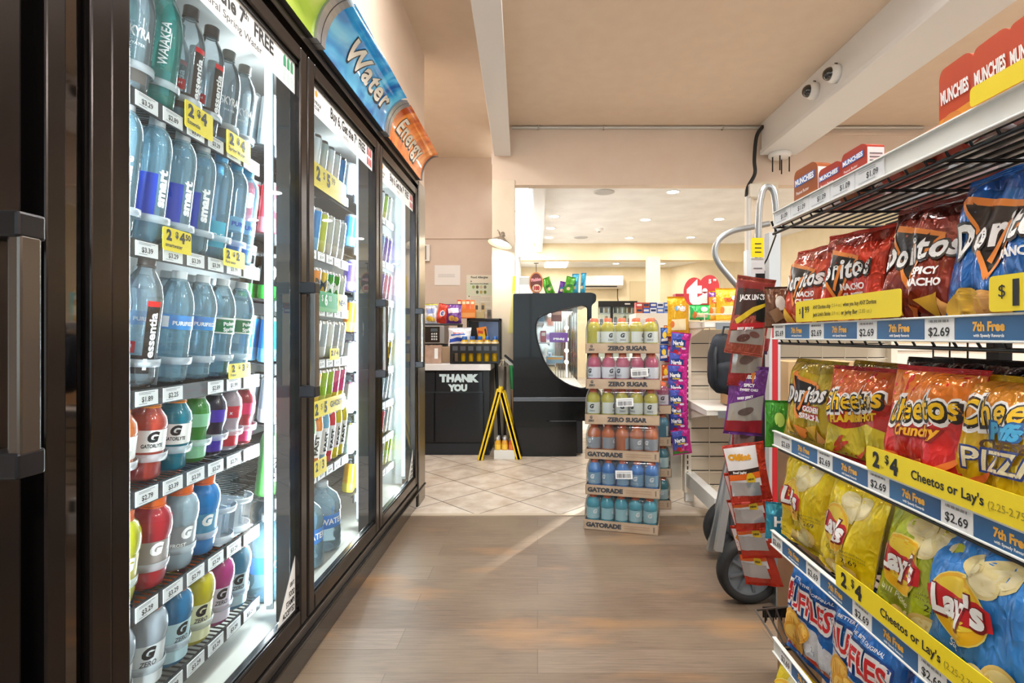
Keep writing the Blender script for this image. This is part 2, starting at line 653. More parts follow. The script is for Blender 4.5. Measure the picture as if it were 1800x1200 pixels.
# storefront behind the viewer: frames, panes, sill wall
sf = MB()
FR = mat('3a3a3c', 0.4, 0.6)
sf.box(-1.75, -4.1, 0, 4.6, -4.0, 0.45, PEACH2)
sf.box(-1.75, -4.1, 2.6, 4.6, -4.0, CH, PEACH2)
struct(sf, 'wall_front')
wf = MB()
for x in (-1.75, -0.2, 1.35, 2.9, 4.54):
    wf.box(x, -4.08, 0.45, x + 0.06, -4.02, 2.6, FR)
wf.box(-1.75, -4.08, 0.45, 4.6, -4.02, 0.5, FR)
wf.box(-1.75, -4.08, 2.55, 4.6, -4.02, 2.6, FR)
wo = struct(wf, 'window_1')
PANE = glassy('ffffff', 'f6fbfa', 0.0, 0.9, 0.0, 1.5)
MB().box(-1.75, -4.055, 0.5, 4.6, -4.05, 2.55, PANE).build('pane', wo)
# conduit along the top of the header
pc = MB()
pc.cyl((-0.24, 5.075, 3.0), (2.12, 5.075, 3.0), 0.013, mat('cfcdc9', 0.35, 0.3), 10)
pc.cyl((2.45, 5.075, 3.0), (3.66, 5.075, 3.0), 0.013, mat('cfcdc9', 0.35, 0.3), 10)
for x in (0.0, 0.62, 1.75):
    pc.box(x, 5.06, 2.982, x + 0.012, 5.1, 3.018, mat('b9b5ae', 0.4, 0.5))
struct(pc, 'trim_conduit')
struct(MB().box(2.45, 5.085, 2.935, 3.7, 5.1, 2.955, PEACH2), 'trim_ledge')

# ---- back room
struct(MB().box(-0.45, 5.22, 2.70, 4.7, 13.2, 2.8, WHITEC), 'ceiling_back_room')
struct(MB().box(-0.30, 9.7, 2.40, 4.1, 9.95, 2.70, SAND), 'wall_bulkhead')
struct(MB().box(-0.45, 13.1, 0, 6.0, 13.3, 2.8, SAND), 'wall_far')
rw = MB()
def wall_run(a, b, slots=()):
    # wall between two plan points with openings (y0, y1, z0, z1)
    X = lambda y: a[0] + (b[0] - a[0]) * (y - a[1]) / (b[1] - a[1])
    def q(ya, yb, za, zb):
        rw.quad((X(ya), ya, za), (X(yb), yb, za), (X(yb), yb, zb), (X(ya), ya, zb), SAND)
    y = a[1]
    for (y0, y1, z0, z1) in slots:
        q(y, y0, 0, 2.7); q(y0, y1, 0, z0); q(y0, y1, z1, 2.7)
        y = y1
    q(y, b[1], 0, 2.7)
wall_run((3.27, 13.1), (3.95, 11.5))
wall_run((3.95, 11.5), (4.12, 9.2), ((10.10, 9.93, 2.02, 2.28), (9.84, 9.44, 2.02, 2.28)))
wall_run((4.12, 9.2), (4.62, 6.0))
struct(rw, 'wall_far_right')
struct(MB().box(1.965, 9.55, 0, 2.19, 9.72, 2.44, mat('e3d3ba', 0.6)), 'pillar_far', bevel=0.004)
# recess shade painted as a darker slab, and white lower cladding on the far wall
struct(MB().box(2.26, 13.06, 1.2, 2.7, 13.1, 2.36, mat('c9b58e', 0.7)), 'wall_far_shade')
struct(MB().box(2.25, 13.04, 0, 3.2, 13.1, 1.5, mat('efe6d6', 0.6)), 'wall_far_cladding')
TILEW = mat('eeeeee', 0.3)
wt = MB()
for r in range(8):
    for c in range(3):
        wt.box(-0.39 + c * 0.155, 11.6, 0.9 + r * 0.155, -0.39 + c * 0.155 + 0.15, 11.63, 0.9 + r * 0.155 + 0.15, TILEW)
wt.box(-0.40, 11.63, 0, 0.08, 11.7, 2.3, mat('bdbdbb', 0.6))
struct(wt, 'wall_far_tile')
# bright ceiling panes beside the white ceiling rib
GLOW = mat('f6fbff', 0.5, emit=5.0)
wnd = MB()
for k in range(4):
    y0 = 5.75 + k * 1.36
    wnd.box(-0.36, y0, 2.685, -0.10, y0 + 1.28, 2.70, GLOW)
    wnd.box(-0.39, y0 + 1.28, 2.67, -0.09, y0 + 1.36, 2.70, WHITE)
wnd.box(-0.10, 5.3, 2.665, -0.075, 11.4, 2.70, WHITE)
struct(wnd, 'window_2')
struct(MB().box(-0.045, 5.25, 2.54, 0.085, 9.7, 2.70, mat('e9e9ea', 0.6)), 'beam_back_room')
w3 = MB().box(-0.385, 12.0, 1.98, -0.20, 12.03, 2.35, GLOW)
w3.box(-0.385, 11.99, 2.15, -0.20, 12.0, 2.165, WHITE)
struct(w3, 'window_3')

# recessed ceiling lights
LAMPW = mat('fffaf0', 0.4, emit=14.0)
def at_z(px, py, Z):
    Y = (Z - CAMZ) * F / (590 - py)
    return Vector(((px - 945) * Y / F, Y, Z))
RL = [(1183, 337, 'nearest the wide opening'), (974, 380, 'front one of the three beside the white rib'),
      (968, 401, 'middle one of the three beside the white rib'), (965, 417, 'rear one of the three beside the white rib'),
      (1135, 386, 'middle of the back room, front row'), (1106, 418, 'middle of the back room, rear row'),
      (1264, 385, 'beside the bent handle, front row'), (1214, 417, 'beside the bent handle, rear row')]
far = [(1083, 463, 'beyond the bulkhead, over the wall air conditioner'), (1164, 463, 'beyond the bulkhead, just past the square pillar')]
for px, py, where in RL + far:
    p = at_z(px, py, 2.70)
    k = empty('recessed_light', (p.x, p.y, 2.70), label='round recessed ceiling light, ' + where, cat='ceiling light', group='recessed lights of the back room')
    MB().lathe([(0.085, 0), (0.085, -0.006), (0.07, -0.006), (0.066, -0.001)], WHITE, 24).build('trim_ring', k)
    MB().lathe([(0.0, -0.002), (0.068, -0.002)], LAMPW, 24).build('lens', k)
    area('downlight_lamp', (p.x, p.y, 2.685), (0, 0, 0), 0.13, 0.13, 6.5, (1, 0.98, 0.94), 'DISK')
for px, py, where in [(1062, 337, 'nearest the wide opening'), (1021, 417, 'deeper in, past the smoke detector')]:
    p = at_z(px, py, 2.70)
    k = empty('ceiling_speaker', (p.x, p.y, 2.70), label='flat round grey ceiling speaker grille, ' + where, cat='speaker')
    MB().lathe([(0.12, 0), (0.12, -0.008), (0.105, -0.010)], mat('c9c8c6', 0.6), 28).build('rim', k)
    MB().lathe([(0.0, -0.009), (0.106, -0.009)], mat('b9b8b6', 0.8), 28).build('grille', k)
p = at_z(1053, 402, 2.70)
k = empty('smoke_detector', (p.x, p.y, 2.70), label='small white smoke detector on the white back room ceiling', cat='detector')
MB().lathe([(0.0, -0.045), (0.04, -0.042), (0.05, -0.02), (0.065, -0.015), (0.065, 0)], WHITE, 20).build('housing', k)
MB().lathe([(0.0, -0.058), (0.018, -0.055), (0.022, -0.044)], mat('9a9a9a', 0.5), 14).build('sensor', k)
tl = empty('troffer_light', (0.42, 12.0, 2.68), label='rectangular fluorescent ceiling light deep in the back room', cat='ceiling light')
MB().box(-0.28, -0.62, -0.05, 0.28, 0.62, 0, WHITE).build('housing', tl)
MB().box(-0.24, -0.58, -0.055, 0.24, 0.58, -0.05, LAMPW).build('diffuser', tl)
# housings of the added shop fittings, out of view
for i, (x, y) in enumerate(ADDED_TROFFERS):
    k = empty('troffer_light', (x, y, CH), label='added rectangular fluorescent fitting on the peach shop ceiling out of view', cat='ceiling light', group='added fluorescent fittings of the shop ceiling')
    MB().box(-0.62, -0.17, -0.07, 0.62, 0.17, 0, WHITE).build('housing', k)
# daylight that comes through the far panes
area('pane_daylight', (-0.2, 8.2, 2.64), (0, 0, 0), 0.25, 4.5, 48, (0.95, 0.98, 1.0))

# things fixed to the beams and post
p = MB()
for px, py, nm in ((1425, 160, 'farther'), (1462, 130, 'nearer')):
    pass
for cxp, cyp, wh in ((1420, 160, 'farther one of the two on the right-hand steel beam'), (1458, 130, 'nearer one of the two on the right-hand steel beam')):
    Y = 2.10 * F / (cxp - 945 + 14)
    Z = CAMZ + (590 - cyp) * Y / F
    k = empty('dome_camera', (2.10, Y, Z), (0, R(-90), 0), label='white dome camera with black bubble, ' + wh, cat='camera')
    MB().lathe([(0.0, 0), (0.062, 0), (0.062, 0.03), (0.052, 0.055), (0.046, 0.058)], WHITE, 24).build('housing', k)
    MB().lathe([(0.046, 0.056)] + [(0.046 * math.cos(R(a)), 0.056 + 0.046 * math.sin(R(a))) for a in (20, 40, 60, 78, 90)], mat('08080a', 0.05, coat=1.0), 24).build('bubble', k)
    MB().tube([(0.062, 0.0, 0.01), (0.075, 0.0, 0.0), (0.09, 0.03, 0.0)], 0.005, BLACK, 6).build('cable', k)
k = empty('support_plate', (2.25, 4.97, 2.712), label='round white plate with four dark bolts under the right-hand beam end', cat='bracket')
MB().lathe([(0.0, 0.008), (0.10, 0.008), (0.10, -0.02), (0.085, -0.035), (0.0, -0.035)], WHITE, 28).build('plate', k)
for (x, y) in ((-0.075, -0.02), (-0.03, -0.07), (0.075, -0.03), (0.04, 0.05)):
    MB().cyl((x, y, -0.03), (x, y, -0.17), 0.006, mat('2a2724', 0.5, 0.6), 8).build('bolt', k)
cb = MB().tube(spline([PX(1341, 222, 4.98), PX(1330, 240, 4.96), PX(1326, 280, 4.96), PX(1327, 305, 4.96), PX(1315, 328, 4.96), PX(1312, 345, 4.96)], 6), 0.017, mat('15171a', 0.5), 8)
cb.build('power_cable', label='black cable bundle dropping from the conduit beside the beam', cat='cable')
cdp = empty('conduit_pipe', (0, 0, 0), label='white vertical conduit with junction box on the beam post', cat='pipe')
x = (1316 - 945) * 4.96 / F
MB().cyl((x, 4.96, 0.4), (x, 4.96, 2.33), 0.022, mat('dcdcda', 0.4), 14).build('pipe', cdp)
MB().box(x - 0.01, 4.90, 2.30, x + 0.10, 5.0, 2.42, mat('e2ddd0', 0.5)).build('junction_box', cdp, bevel=0.004)
MB().cyl((x, 4.96, 1.55), (x, 4.96, 1.60), 0.028, mat('cfcfcd', 0.4), 14).build('coupling', cdp)
# air conditioner, far
ac = empty('air_conditioner', (1.55, 13.08, 2.17), label='white wall air conditioner high on the far sand wall', cat='air conditioner')
MB().prism(round_loop([(-0.25, 0.30), (0, 0.30), (0, 0), (-0.17, 0), (-0.25, 0.07)], 0.03), 'yz', -0.5, 0.5, mat('ece4d8', 0.4)).build('casing', ac)
MB().box(-0.46, -0.245, 0.025, 0.36, -0.215, 0.05, BLACK).build('air_slot', ac)
MB().tube([(0.40, -0.05, 0.0), (0.40, -0.03, -0.2), (0.43, -0.03, -0.4)], 0.012, mat('4a4238', 0.6), 6).build('pipe', ac)

# ================================================================ DRINK COOLER
DX = -0.72                       # plane of the door fronts
BRONZE = noisy('dark_bronze_aluminium', '343030', '423d3b', 3, 0.22, metal=0.9)
BLKG = mat('0a0a0b', 0.10, 0.0, coat=0.6)
DKRUB = mat('08080a', 0.5)
COOLW = mat('dfe6e8', 0.5)
SHELFG = mat('4a4a4a', 0.4, 0.5)
LEDM = mat('eaf6ff', 0.4, emit=0.75)
TAGW = mat('f1f3f4', 0.5)
YEL = mat('f5dc14', 0.5)
DOORGLASS = glassy('dfeef2', 'f4faf9', 0.015, 0.85, 0.0, 1.5)
ZB, ZT = 0.14, 1.905
DOORS = [(-0.02, 0.748), (0.902, 1.672), (1.682, 2.430), (2.441, 3.205)]
BAYS = [(0.86, 1.635), (1.715, 2.40), (2.475, 3.16)]

cool = empty('drink_cooler', (0, 0, 0), label='long black glass-door drink cooler with lit shelves and curved flavour signs', cat='cooler')
cb = MB()
cb.box(-1.52, -0.1, 0.10, -1.50, 3.384, 1.95, COOLW)
cb.box(-1.50, -0.1, 0.10, -0.78, 3.384, 0.14, mat('b9b6ac', 0.5))
cb.box(-1.50, -0.1, 1.905, -0.76, 3.384, 1.95, mat('c9c8c4', 0.6))
cb.box(-1.50, 3.20, 0.14, -0.775, 3.23, 1.905, COOLW)
cb.box(-1.50, 0.80, 0.14, -0.78, 0.845, 1.905, COOLW)
cb.box(-1.50, 3.23, 0.0, -0.72, 3.384, 1.95, mat('77716b', 0.35, 0.4))
cb.build('cabinet', cool)
fr = MB()
for (y0, y1) in ((-0.1, 0.01), (0.748, 0.775), (1.655, 1.70), (2.415, 2.46), (3.195, 3.23)):
    fr.box(-0.81, y0, 0.13, -0.757, y1, 1.91, DKRUB)
fr.box(-0.80, -0.1, 1.90, -0.735, 3.23, 1.955, BRONZE)
fr.box(-0.735, -0.1, 1.925, -0.715, 3.384, 1.955, BRONZE)
fr.box(-0.80, -0.1, 0.10, -0.735, 3.23, 0.135, BRONZE)
fr.box(-0.74, 3.215, 0.0, -0.712, 3.384, 1.955, mat('8d867e', 0.25, 0.8))
fr.box(-0.735, 3.20, 0.0, -0.716, 3.222, 1.955, BLKG)
fr.build('frame', cool, bevel=0.002)
jn = MB()
jn.box(-0.76, 0.778, 0.10, -0.715, 0.812, 1.95, BRONZE)
jn.box(-0.745, 0.815, 0.10, -0.728, 0.855, 1.95, mat('6a6462', 0.04, 1.0))
jn.box(-0.76, 0.857, 0.10, -0.715, 0.899, 1.95, BRONZE)
jn.build('joint_panel', cool, bevel=0.003)
kp = MB()
kp.box(-0.80, -0.1, 0.0, -0.722, 3.384, 0.088, BLKG)
kp.box(-0.735, -0.1, 0.088, -0.705, 3.384, 0.098, BRONZE)
kp.box(-0.76, -0.1, 0.098, -0.72, 3.384, 0.128, mat('55504c', 0.3, 0.7))
kp.build('kick_plate', cool, bevel=0.002)
ST = 0.046
BAN = ['Buy 6, Get the 7th FREE', 'Buy 6, Get the 7th FREE', 'Buy 6, Get the 7th FREE', 'Buy 6, Get the 7th FREE']
for i, (y0, y1) in enumerate(DOORS):
    d = MB()
    d.box(-0.757, y0, ZB, DX, y0 + ST, ZT, BRONZE)
    d.box(-0.757, y1 - ST, ZB, DX, y1, ZT, BRONZE)
    d.box(-0.757, y0 + ST, ZB, DX, y1 - ST, ZB + 0.052, BRONZE)
    d.box(-0.757, y0 + ST, ZT - 0.045, DX, y1 - ST, ZT, BRONZE)
    dr = d.build('door', cool, bevel=0.005)
    g = MB()
    for a, b in ((y0, y0 + 0.012), (y1 - 0.012, y1)):
        g.box(-0.775, a + (0.006 if a == y0 else -0.006), ZB + 0.01, -0.757, b + (0.006 if a == y0 else -0.006), ZT - 0.01, DKRUB)
    for z in (ZB + 0.05, ZT - 0.05):
        g.box(-0.7345, y0 + ST - 0.002, z - 0.006, -0.7305, y1 - ST + 0.002, z + 0.006, DKRUB)
    g.build('gasket', dr)
    if i > 0:
        MB().quad((-0.738, y0 + ST, ZB + 0.052), (-0.738, y1 - ST, ZB + 0.052), (-0.738, y1 - ST, ZT - 0.045), (-0.738, y0 + ST, ZT - 0.045), DOORGLASS).build('glass', dr)
        b = MB()
        z0, z1 = ZT - 0.148, ZT - 0.05
        ya, yb = y0 + ST + 0.006, y1 - ST - 0.004
        b.box(-0.737, ya, z0, -0.7365, yb, z1, mat('eef4f7', 0.5))
        fn = lambda a, c: (-0.7361, a, c)
        ym = (ya + yb) / 2
        if i == 1:
            b.write('Buy 6, Get the 7   FREE', fn, 0.036, INK, (ym - 0.037, z1 - 0.032), width=0.48, bold=0.03)
            b.write('th', fn, 0.018, INK, (ym + 0.063, z1 - 0.022), bold=0.02)
            b.write('100% Natural Spring Water', fn, 0.018, mat('4a4a50', 0.6), (ym - 0.04, z1 - 0.072), width=0.36)
        else:
            b.write('Buy 6, Get the 7   FREE', fn, 0.036, INK, (ym + 0.035, z1 - 0.036), width=0.38, bold=0.03)
            b.write('th', fn, 0.018, INK, (ym + 0.113, z1 - 0.026), bold=0.02)
            b.write('16.9oz', fn, 0.014, mat('77777c', 0.6), (ym, z1 - 0.072))
            b.decal(ell(ya + 0.045, z1 - 0.026, 0.012, 0.012, 0, 5), fn, mat('e8a23a', 0.6))
            b.write('BEVERAGE', fn, 0.010, INK, (ya + 0.05, z1 - 0.055), bold=0.02)
            b.write('CLUB', fn, 0.010, INK, (ya + 0.05, z1 - 0.072), bold=0.02)
        cc = mat('3f9a70', 0.5) if i == 1 else mat('b8362e', 0.5)
        for r in range(2):
            for c in range(3):
                yy = yb - 0.065 + c * 0.022; zz = z1 - 0.028 - r * 0.042
                b.decal([(yy - .008, zz - .018), (yy + .008, zz - .018), (yy + .008, zz + .006), (yy + .003, zz + .017), (yy - .003, zz + .017), (yy - .008, zz + .006)], fn, cc if (r == 0 or i > 1) else mat('cfe0e6', .5))
        b.build('banner', dr)
    if i in (1, 3):
        s = MB()
        yr = y1 - ST - 0.001; zb = ZB + 0.053
        s.decal([(yr, zb), (yr, zb + 0.165), (yr - 0.115, zb)], lambda a, c: (-0.7368, a, c), mat('f4f6f6', 0.5))
        fn = lambda a, c: (-0.7362, a, c)
        for k, (t, w_) in enumerate((('FOOD', 0.036), ('STAMPS', 0.054), ('ACCEPTED', 0.076))):
            s.write(t, fn, 0.016, INK, (yr - 0.005, zb + 0.064 - k * 0.024), width=w_, align='r', bold=0.03)
        s.write('EBT', fn, 0.012, INK, (yr - 0.006, zb + 0.09), align='r', bold=0.02)
        s.build('sticker', dr)
    # pull handle on the far stile
    h = MB()
    yh = y1 - 0.012
    za, zc = 0.838, 1.188
    HB = mat('26262a', 0.3, 0.5)
    h.box(-0.722, yh - 0.045, zc - 0.035, -0.672, yh - 0.004, zc, HB)
    h.box(-0.722, yh - 0.045, za, -0.672, yh - 0.004, za + 0.035, HB)
    h.box(-0.690, yh - 0.042, za + 0.03, -0.672, yh - 0.010, zc - 0.03, mat('6c6763', 0.22, 0.9))
    h.build('handle', dr, bevel=0.004)

# curved sign boxes on top
SX0, SZ0, SA, SB = -0.70, 1.957, 0.105, 0.15
def cove(t, y, off=0.0):
    th = t * math.pi / 2
    return (SX0 + SA * (1 - math.cos(th)) + off * math.cos(th) * 1.0, y, SZ0 + SB * math.sin(th) - off * math.sin(th))
def sign_art(name, c1, c2, c3, seed):
    m = bpy.data.materials.new(name)
    m.use_nodes = True
    nt = m.node_tree; N = nt.nodes.new; L = nt.links.new
    b = nt.nodes['Principled BSDF']
    tc = N('ShaderNodeTexCoord'); mp = N('ShaderNodeMapping')
    mp.inputs['Location'].default_value = (seed, seed * 2, 0)
    nz = N('ShaderNodeTexNoise'); nz.inputs['Scale'].default_value = 3.2; nz.inputs['Detail'].default_value = 2.5; nz.inputs['Distortion'].default_value = 2.2
    rp = N('ShaderNodeValToRGB'); e = rp.color_ramp.elements
    e[0].position, e[0].color = 0.33, lin(c1)
    e[1].position, e[1].color = 0.66, lin(c3)
    e.new(0.5).color = lin(c2)
    L(tc.outputs['Object'], mp.inputs[0]); L(mp.outputs[0], nz.inputs[0]); L(nz.outputs[0], rp.inputs[0])
    L(rp.outputs[0], b.inputs['Base Color']); L(rp.outputs[0], b.inputs['Emission Color'])
    b.inputs['Emission Strength'].default_value = 0.22
    b.inputs['Roughness'].default_value = 0.12
    b.inputs['Coat Weight'].default_value = 0.6
    return m
SIGNS = [('Juice', 0.90, 1.674, ('7f9f2c', '9cba3c', 'b6cc5a'), 1.0), ('Water', 1.674, 2.437, ('1c5a9e', '2f8fc6', '5cb6da'), 3.0), ('Energy', 2.437, 3.20, ('a8481c', 'd8762e', 'e08a3e'), 7.5), ('Sports', 0.13, 0.90, ('b03a2c', 'c85a3c', 'd88458'), 5.0)]
RIB = mat('a9abae', 0.3, 0.6)
for word, y0, y1, cols, sd in SIGNS:
    s = MB()
    s.sheet(lambda u, v: cove(v, y0 + 0.07 + (y1 - y0 - 0.07) * u), 1, 16, sign_art('sign_print_' + word, *cols, sd))
    body = [(cove(t / 10, 0)[0] - 0.004, cove(t / 10, 0)[2]) for t in range(11)] + [(-0.805, SZ0 + SB), (-0.805, SZ0)]
    s.prism(body, 'xz', y0 + 0.07, y1, mat('3b3b3e', 0.5))
    so = s.build('sign', cool)
    r = MB()
    rib = [(cove(t / 10, 0, 0.008)[0], cove(t / 10, 0, 0.008)[2]) for t in range(11)] + [(-0.80, SZ0 + SB + 0.004), (-0.80, SZ0)]
    r.prism(rib, 'xz', y0, y0 + 0.07, RIB)
    r.prism([(a + 0.001, b) for a, b in rib], 'xz', y0 + 0.032, y0 + 0.035, mat('2a2b2e', 0.5))
    if word == 'Energy':
        MB().prism(rib, 'xz', y1, y1 + 0.012, mat('6d7275', 0.3, 0.5)).build('end_cap', so)
    r.build('rib', so)
    w = MB()
    AL = 0.205
    fn1 = lambda a, c: cove(c / AL, a, 0.0015)
    fn2 = lambda a, c: cove(c / AL, a, 0.003)
    if word in ('Water', 'Energy'):
        ym = {'Water': 2.15, 'Energy': 2.83}[word]
        w.write(word, fn1, 0.085, mat('20242c', 0.4), (ym + 0.004, 0.100), width=0.495, bold=0.055, shear=0.25, L=0.02, space=1.12)
        w.write(word, fn2, 0.080, mat('f6f4ea', 0.4), (ym, 0.103), width=0.475, bold=0.028, shear=0.25, L=0.02, space=1.12)
        w.build('lettering', so)

# shelves, price rails, lamps
def rail_tags(mb_parent, X, y0, y1, z, price, wid=0.066, gap=0.017, skip=()):
    y = y0
    k = 0
    while y + wid < y1:
        if k not in skip:
            t = MB()
            t.box(X, y, z - 0.016, X + 0.0015, y + wid, z + 0.016, TAGW)
            fn = lambda a, c: (X + 0.0019, a, c)
            t.write(price[k % len(price)], fn, 0.0105, INK, (y + wid / 2, z - 0.002), bold=0.02)
            for q in range(3):
                zz = z + 0.0125 - 0.003 * q if q < 2 else z - 0.0115
                t.decal([(y + .008, zz - .0006), (y + wid - .01 - .012 * q, zz - .0006), (y + wid - .01 - .012 * q, zz + .0006), (y + .008, zz + .0006)], fn, mat('8a8d92', 0.6))
            t.build('price_tag', mb_parent)
        y += wid + gap; k += 1

SLOPE = math.tan(R(7))
def shelf(bay, z, name, price, rods=True, guards=(), skip=(), xf=-0.85):
    y0, y1 = BAYS[bay]
    m = MB()
    zb = z + 0.012
    n = int((y1 - y0) / 0.017)
    for i in range(n + 1):
        y = y0 + (y1 - y0) * i / n
        m.cyl((xf - 0.002, y, zb), (-1.42, y, zb + (-xf - 0.0 - 0.0) * 0 + (1.42 + xf) * SLOPE), 0.0022, SHELFG, 5, cap=False)
    for x in (xf - 0.01, -1.0, -1.2, -1.42):
        zz = zb + (xf - x) * SLOPE - 0.005
        m.cyl((x, y0, zz), (x, y1, zz), 0.004, SHELFG, 6)
    m.box(xf - 0.006, y0, z - 0.019, xf, y1, z + 0.019, mat('26282b', 0.35))
    s = m.build('shelf', cool)
    rail_tags(s, xf + 0.0005, y0 + 0.02, y1, z, price, skip=skip)
    for y in guards:
        g = MB()
        GM = glassy('eef6fb', 'f2f8fb', 0.42, 0.6, 0.1)
        pr = [(0.0425, 0.055), (0.0445, 0.055), (0.0445, 0.072), (0.0425, 0.072)]
        g.lathe(pr, GM, 16, a0=180, a1=360)
        for q in (0, 1):
            xx = 0.0435 if q else -0.0435
            g.box(xx - 0.001, -0.004, 0.0, xx + 0.001, 0.25, 0.07, GM)
        o = g.build('lane_guard', s, (xf - 0.05, y, zb + 0.004), (R(7), 0, R(90)))
    return s

Z1 = [1.53, 1.212, 0.89, 0.678, 0.433, 0.212]
PR1 = [['$3.29', '$2.89', '$3.39'], ['$3.39', '$3.39', '$3.19', '$3.39', '$3.29'], ['$3.79', '$2.89', '$1.99', '$1.89', '$2.25'], ['$3.39', '$3.39', '$3.29', '$2.79'], ['$3.29', '$3.29', '$2.79'], ['$3.29']]
LANES = [[1.085, 1.170, 1.255, 1.340, 1.425, 1.508, 1.590],
         [1.130, 1.222, 1.310, 1.390, 1.470, 1.545, 1.605],
         [1.095, 1.190, 1.300, 1.392, 1.480, 1.575],
         [1.120, 1.212, 1.300, 1.380, 1.455, 1.530, 1.603],
         [1.120, 1.218, 1.315, 1.405, 1.490, 1.575],
         [1.105, 1.205, 1.295, 1.385, 1.475, 1.562]]
shelves1 = []
for i, z in enumerate(Z1):
    shelves1.append(shelf(0, z, 'near', PR1[i], guards=LANES[i] if i != 4 else LANES[i][:4], skip=(5,) if i == 2 else ()))
Z2 = [1.62, 1.335, 1.12, 0.915, 0.72, 0.48]
for i, z in enumerate(Z2):
    shelf(1, z, 'middle', ['$2.99', '$3.19', '$2.49'], xf=-0.85)
Z3 = [1.66, 1.42, 1.21, 1.02, 0.83, 0.64, 0.45, 0.27]
for i, z in enumerate(Z3):
    shelf(2, z, 'far', ['$2.99', '$3.49'], xf=-0.85)
led = MB()
for (x, y) in ((-0.838, 1.664), (-0.82, 2.452), (-0.80, 3.185)):
    led.T = None
    q = MB()
    q.box(x - 0.008, y - 0.008, 0.19, x + 0.008, y + 0.008, 1.86, LEDM)
    q.box(x - 0.011, y + 0.008, 0.17, x + 0.011, y + 0.013, 1.88, mat('c8d2d6', 0.4))
    q.build('led_strip', cool)
def aim(o, d):
    o.rotation_euler = Vector(d).to_track_quat('-Z', 'X').to_euler()
    return o
for (y, dy) in ((0.93, 0.75), (1.650, -0.75), (1.70, 0.75), (2.432, -0.75), (2.48, 0.75), (3.165, -0.75)):
    o = area('cooler_lamp', (-0.826, y, 1.02), (0, 0, 0), 0.010, 1.65, 6.5, COOL)
    q = Vector((-0.62, dy, 0)).normalized()
    zax = -q
    yax = Vector((0, 0, 1)); xax = yax.cross(zax)
    o.rotation_euler = Matrix((xax, yax, zax)).transposed().to_euler()

# ---------------------------------------------------------------- bottles
def bottle(name, label, cat, prof, body, cap=None, bands=(), n=22, texts=(), liquid=None, sq=0.0, group=None, capname='cap'):
    """prof: (r, z) outline; cap: (r, z0, z1, material); bands: (z0, z1, r, material, a0, a1); texts on the bands"""
    m = MB()
    m.lathe(prof, body, n, sq=sq)
    o = m.build(name, label=label, cat=cat, group=group)
    if liquid:
        MB().lathe(liquid[0], liquid[1], n, sq=sq).build('liquid', o)
    if cap:
        c = MB()
        r, z0, z1, cm = cap
        c.lathe([(r, z0), (r, z1 - 0.002), (r - 0.002, z1), (0, z1)], cm, 18)
        c.lathe([(r * 0.98, z0 - 0.005), (r * 1.04, z0 - 0.005), (r * 1.04, z0 - 0.001), (r * .98, z0 - 0.001)], cm, 18)
        c.build(capname, o)
    if bands:
        b = MB()
        for (z0, z1, r, bm, a0, a1) in bands:
            k = max(3, int((a1 - a0) / 12))
            if isinstance(r, tuple):
                b.lathe([(r[0], z0), (r[1], z1)], bm, k, a0=a0, a1=a1)
            else:
                b.lathe([(r, z0), (r, z1)], bm, k, a0=a0, a1=a1)
        for (t, r, z, h, tm, ang, rot, kw) in texts:
            fn = lambda x, y, r=r, ang=ang: (r * math.cos(R(ang) + x / r), r * math.sin(R(ang) + x / r), y)
            b.write(t, fn, h, tm, (0, z), rot=rot, L=0.008, **kw)
        b.build('label', o)
    return o

CLEARB = glassy('d2eaf6', 'f6fbfe', 0.20, 1.0, 0.03, 1.5)
CLEARW = glassy('a6dcf4', 'eaf7fd', 0.30, 1.0, 0.03, 1.5)
TEALB = glassy('4fd0c8', '9fe6e0', 0.28, 1.0, 0.03, 1.5)
CAPC = glassy('eef4f8', 'eef6fa', 0.6, 0.8, 0.15)
def juice(h, k=0.75):
    return glassy(h, h, k, 0.9, 0.05, 1.45)
P_1L = [(0, 0.004), (0.030, 0.0), (0.039, 0.008), (0.040, 0.02), (0.040, 0.185), (0.039, 0.20), (0.034, 0.225), (0.024, 0.247), (0.0165, 0.258), (0.0155, 0.275), (0.0155, 0.29), (0, 0.29)]
P_SM = [(0, 0.004), (0.028, 0.0), (0.035, 0.006), (0.0365, 0.02), (0.0365, 0.205), (0.036, 0.22), (0.032, 0.240), (0.024, 0.256), (0.0155, 0.265), (0.0145, 0.285), (0, 0.285)]
P_RIB = [(0, 0.006), (0.030, 0.0), (0.039, 0.006)] + [(0.040 - 0.0018 * (k % 2), 0.015 + 0.0125 * k) for k in range(9)] + [(0.0395, 0.125), (0.0395, 0.165), (0.041, 0.172), (0.040, 0.19), (0.034, 0.215), (0.022, 0.242), (0.0145, 0.252), (0.0145, 0.265), (0, 0.265)]
P_GAT = [(0, 0.008), (0.034, 0.0), (0.042, 0.008), (0.0445, 0.03), (0.0445, 0.052), (0.0435, 0.056), (0.0435, 0.112), (0.046, 0.12), (0.0465, 0.14), (0.044, 0.158), (0.036, 0.176), (0.0245, 0.185), (0.0245, 0.195), (0, 0.195)]
P_LYT = [(0, 0.006), (0.033, 0.0), (0.039, 0.008), (0.036, 0.04), (0.0405, 0.062), (0.0405, 0.118), (0.042, 0.122), (0.038, 0.14), (0.026, 0.158), (0.022, 0.165), (0.022, 0.178), (0, 0.178)]
P_SMALL = [(0, 0.006), (0.028, 0.0), (0.033, 0.006), (0.0335, 0.04), (0.031, 0.058), (0.031, 0.07), (0.0345, 0.085), (0.0345, 0.118), (0.031, 0.135), (0.021, 0.15), (0.018, 0.155), (0.018, 0.168), (0, 0.168)]
TW = mat('fbfbfb', 0.5)
BLKL = mat('2a2422', 0.45)
REDL = mat('d8232a', 0.45)
FRT = -90
kinds = {}
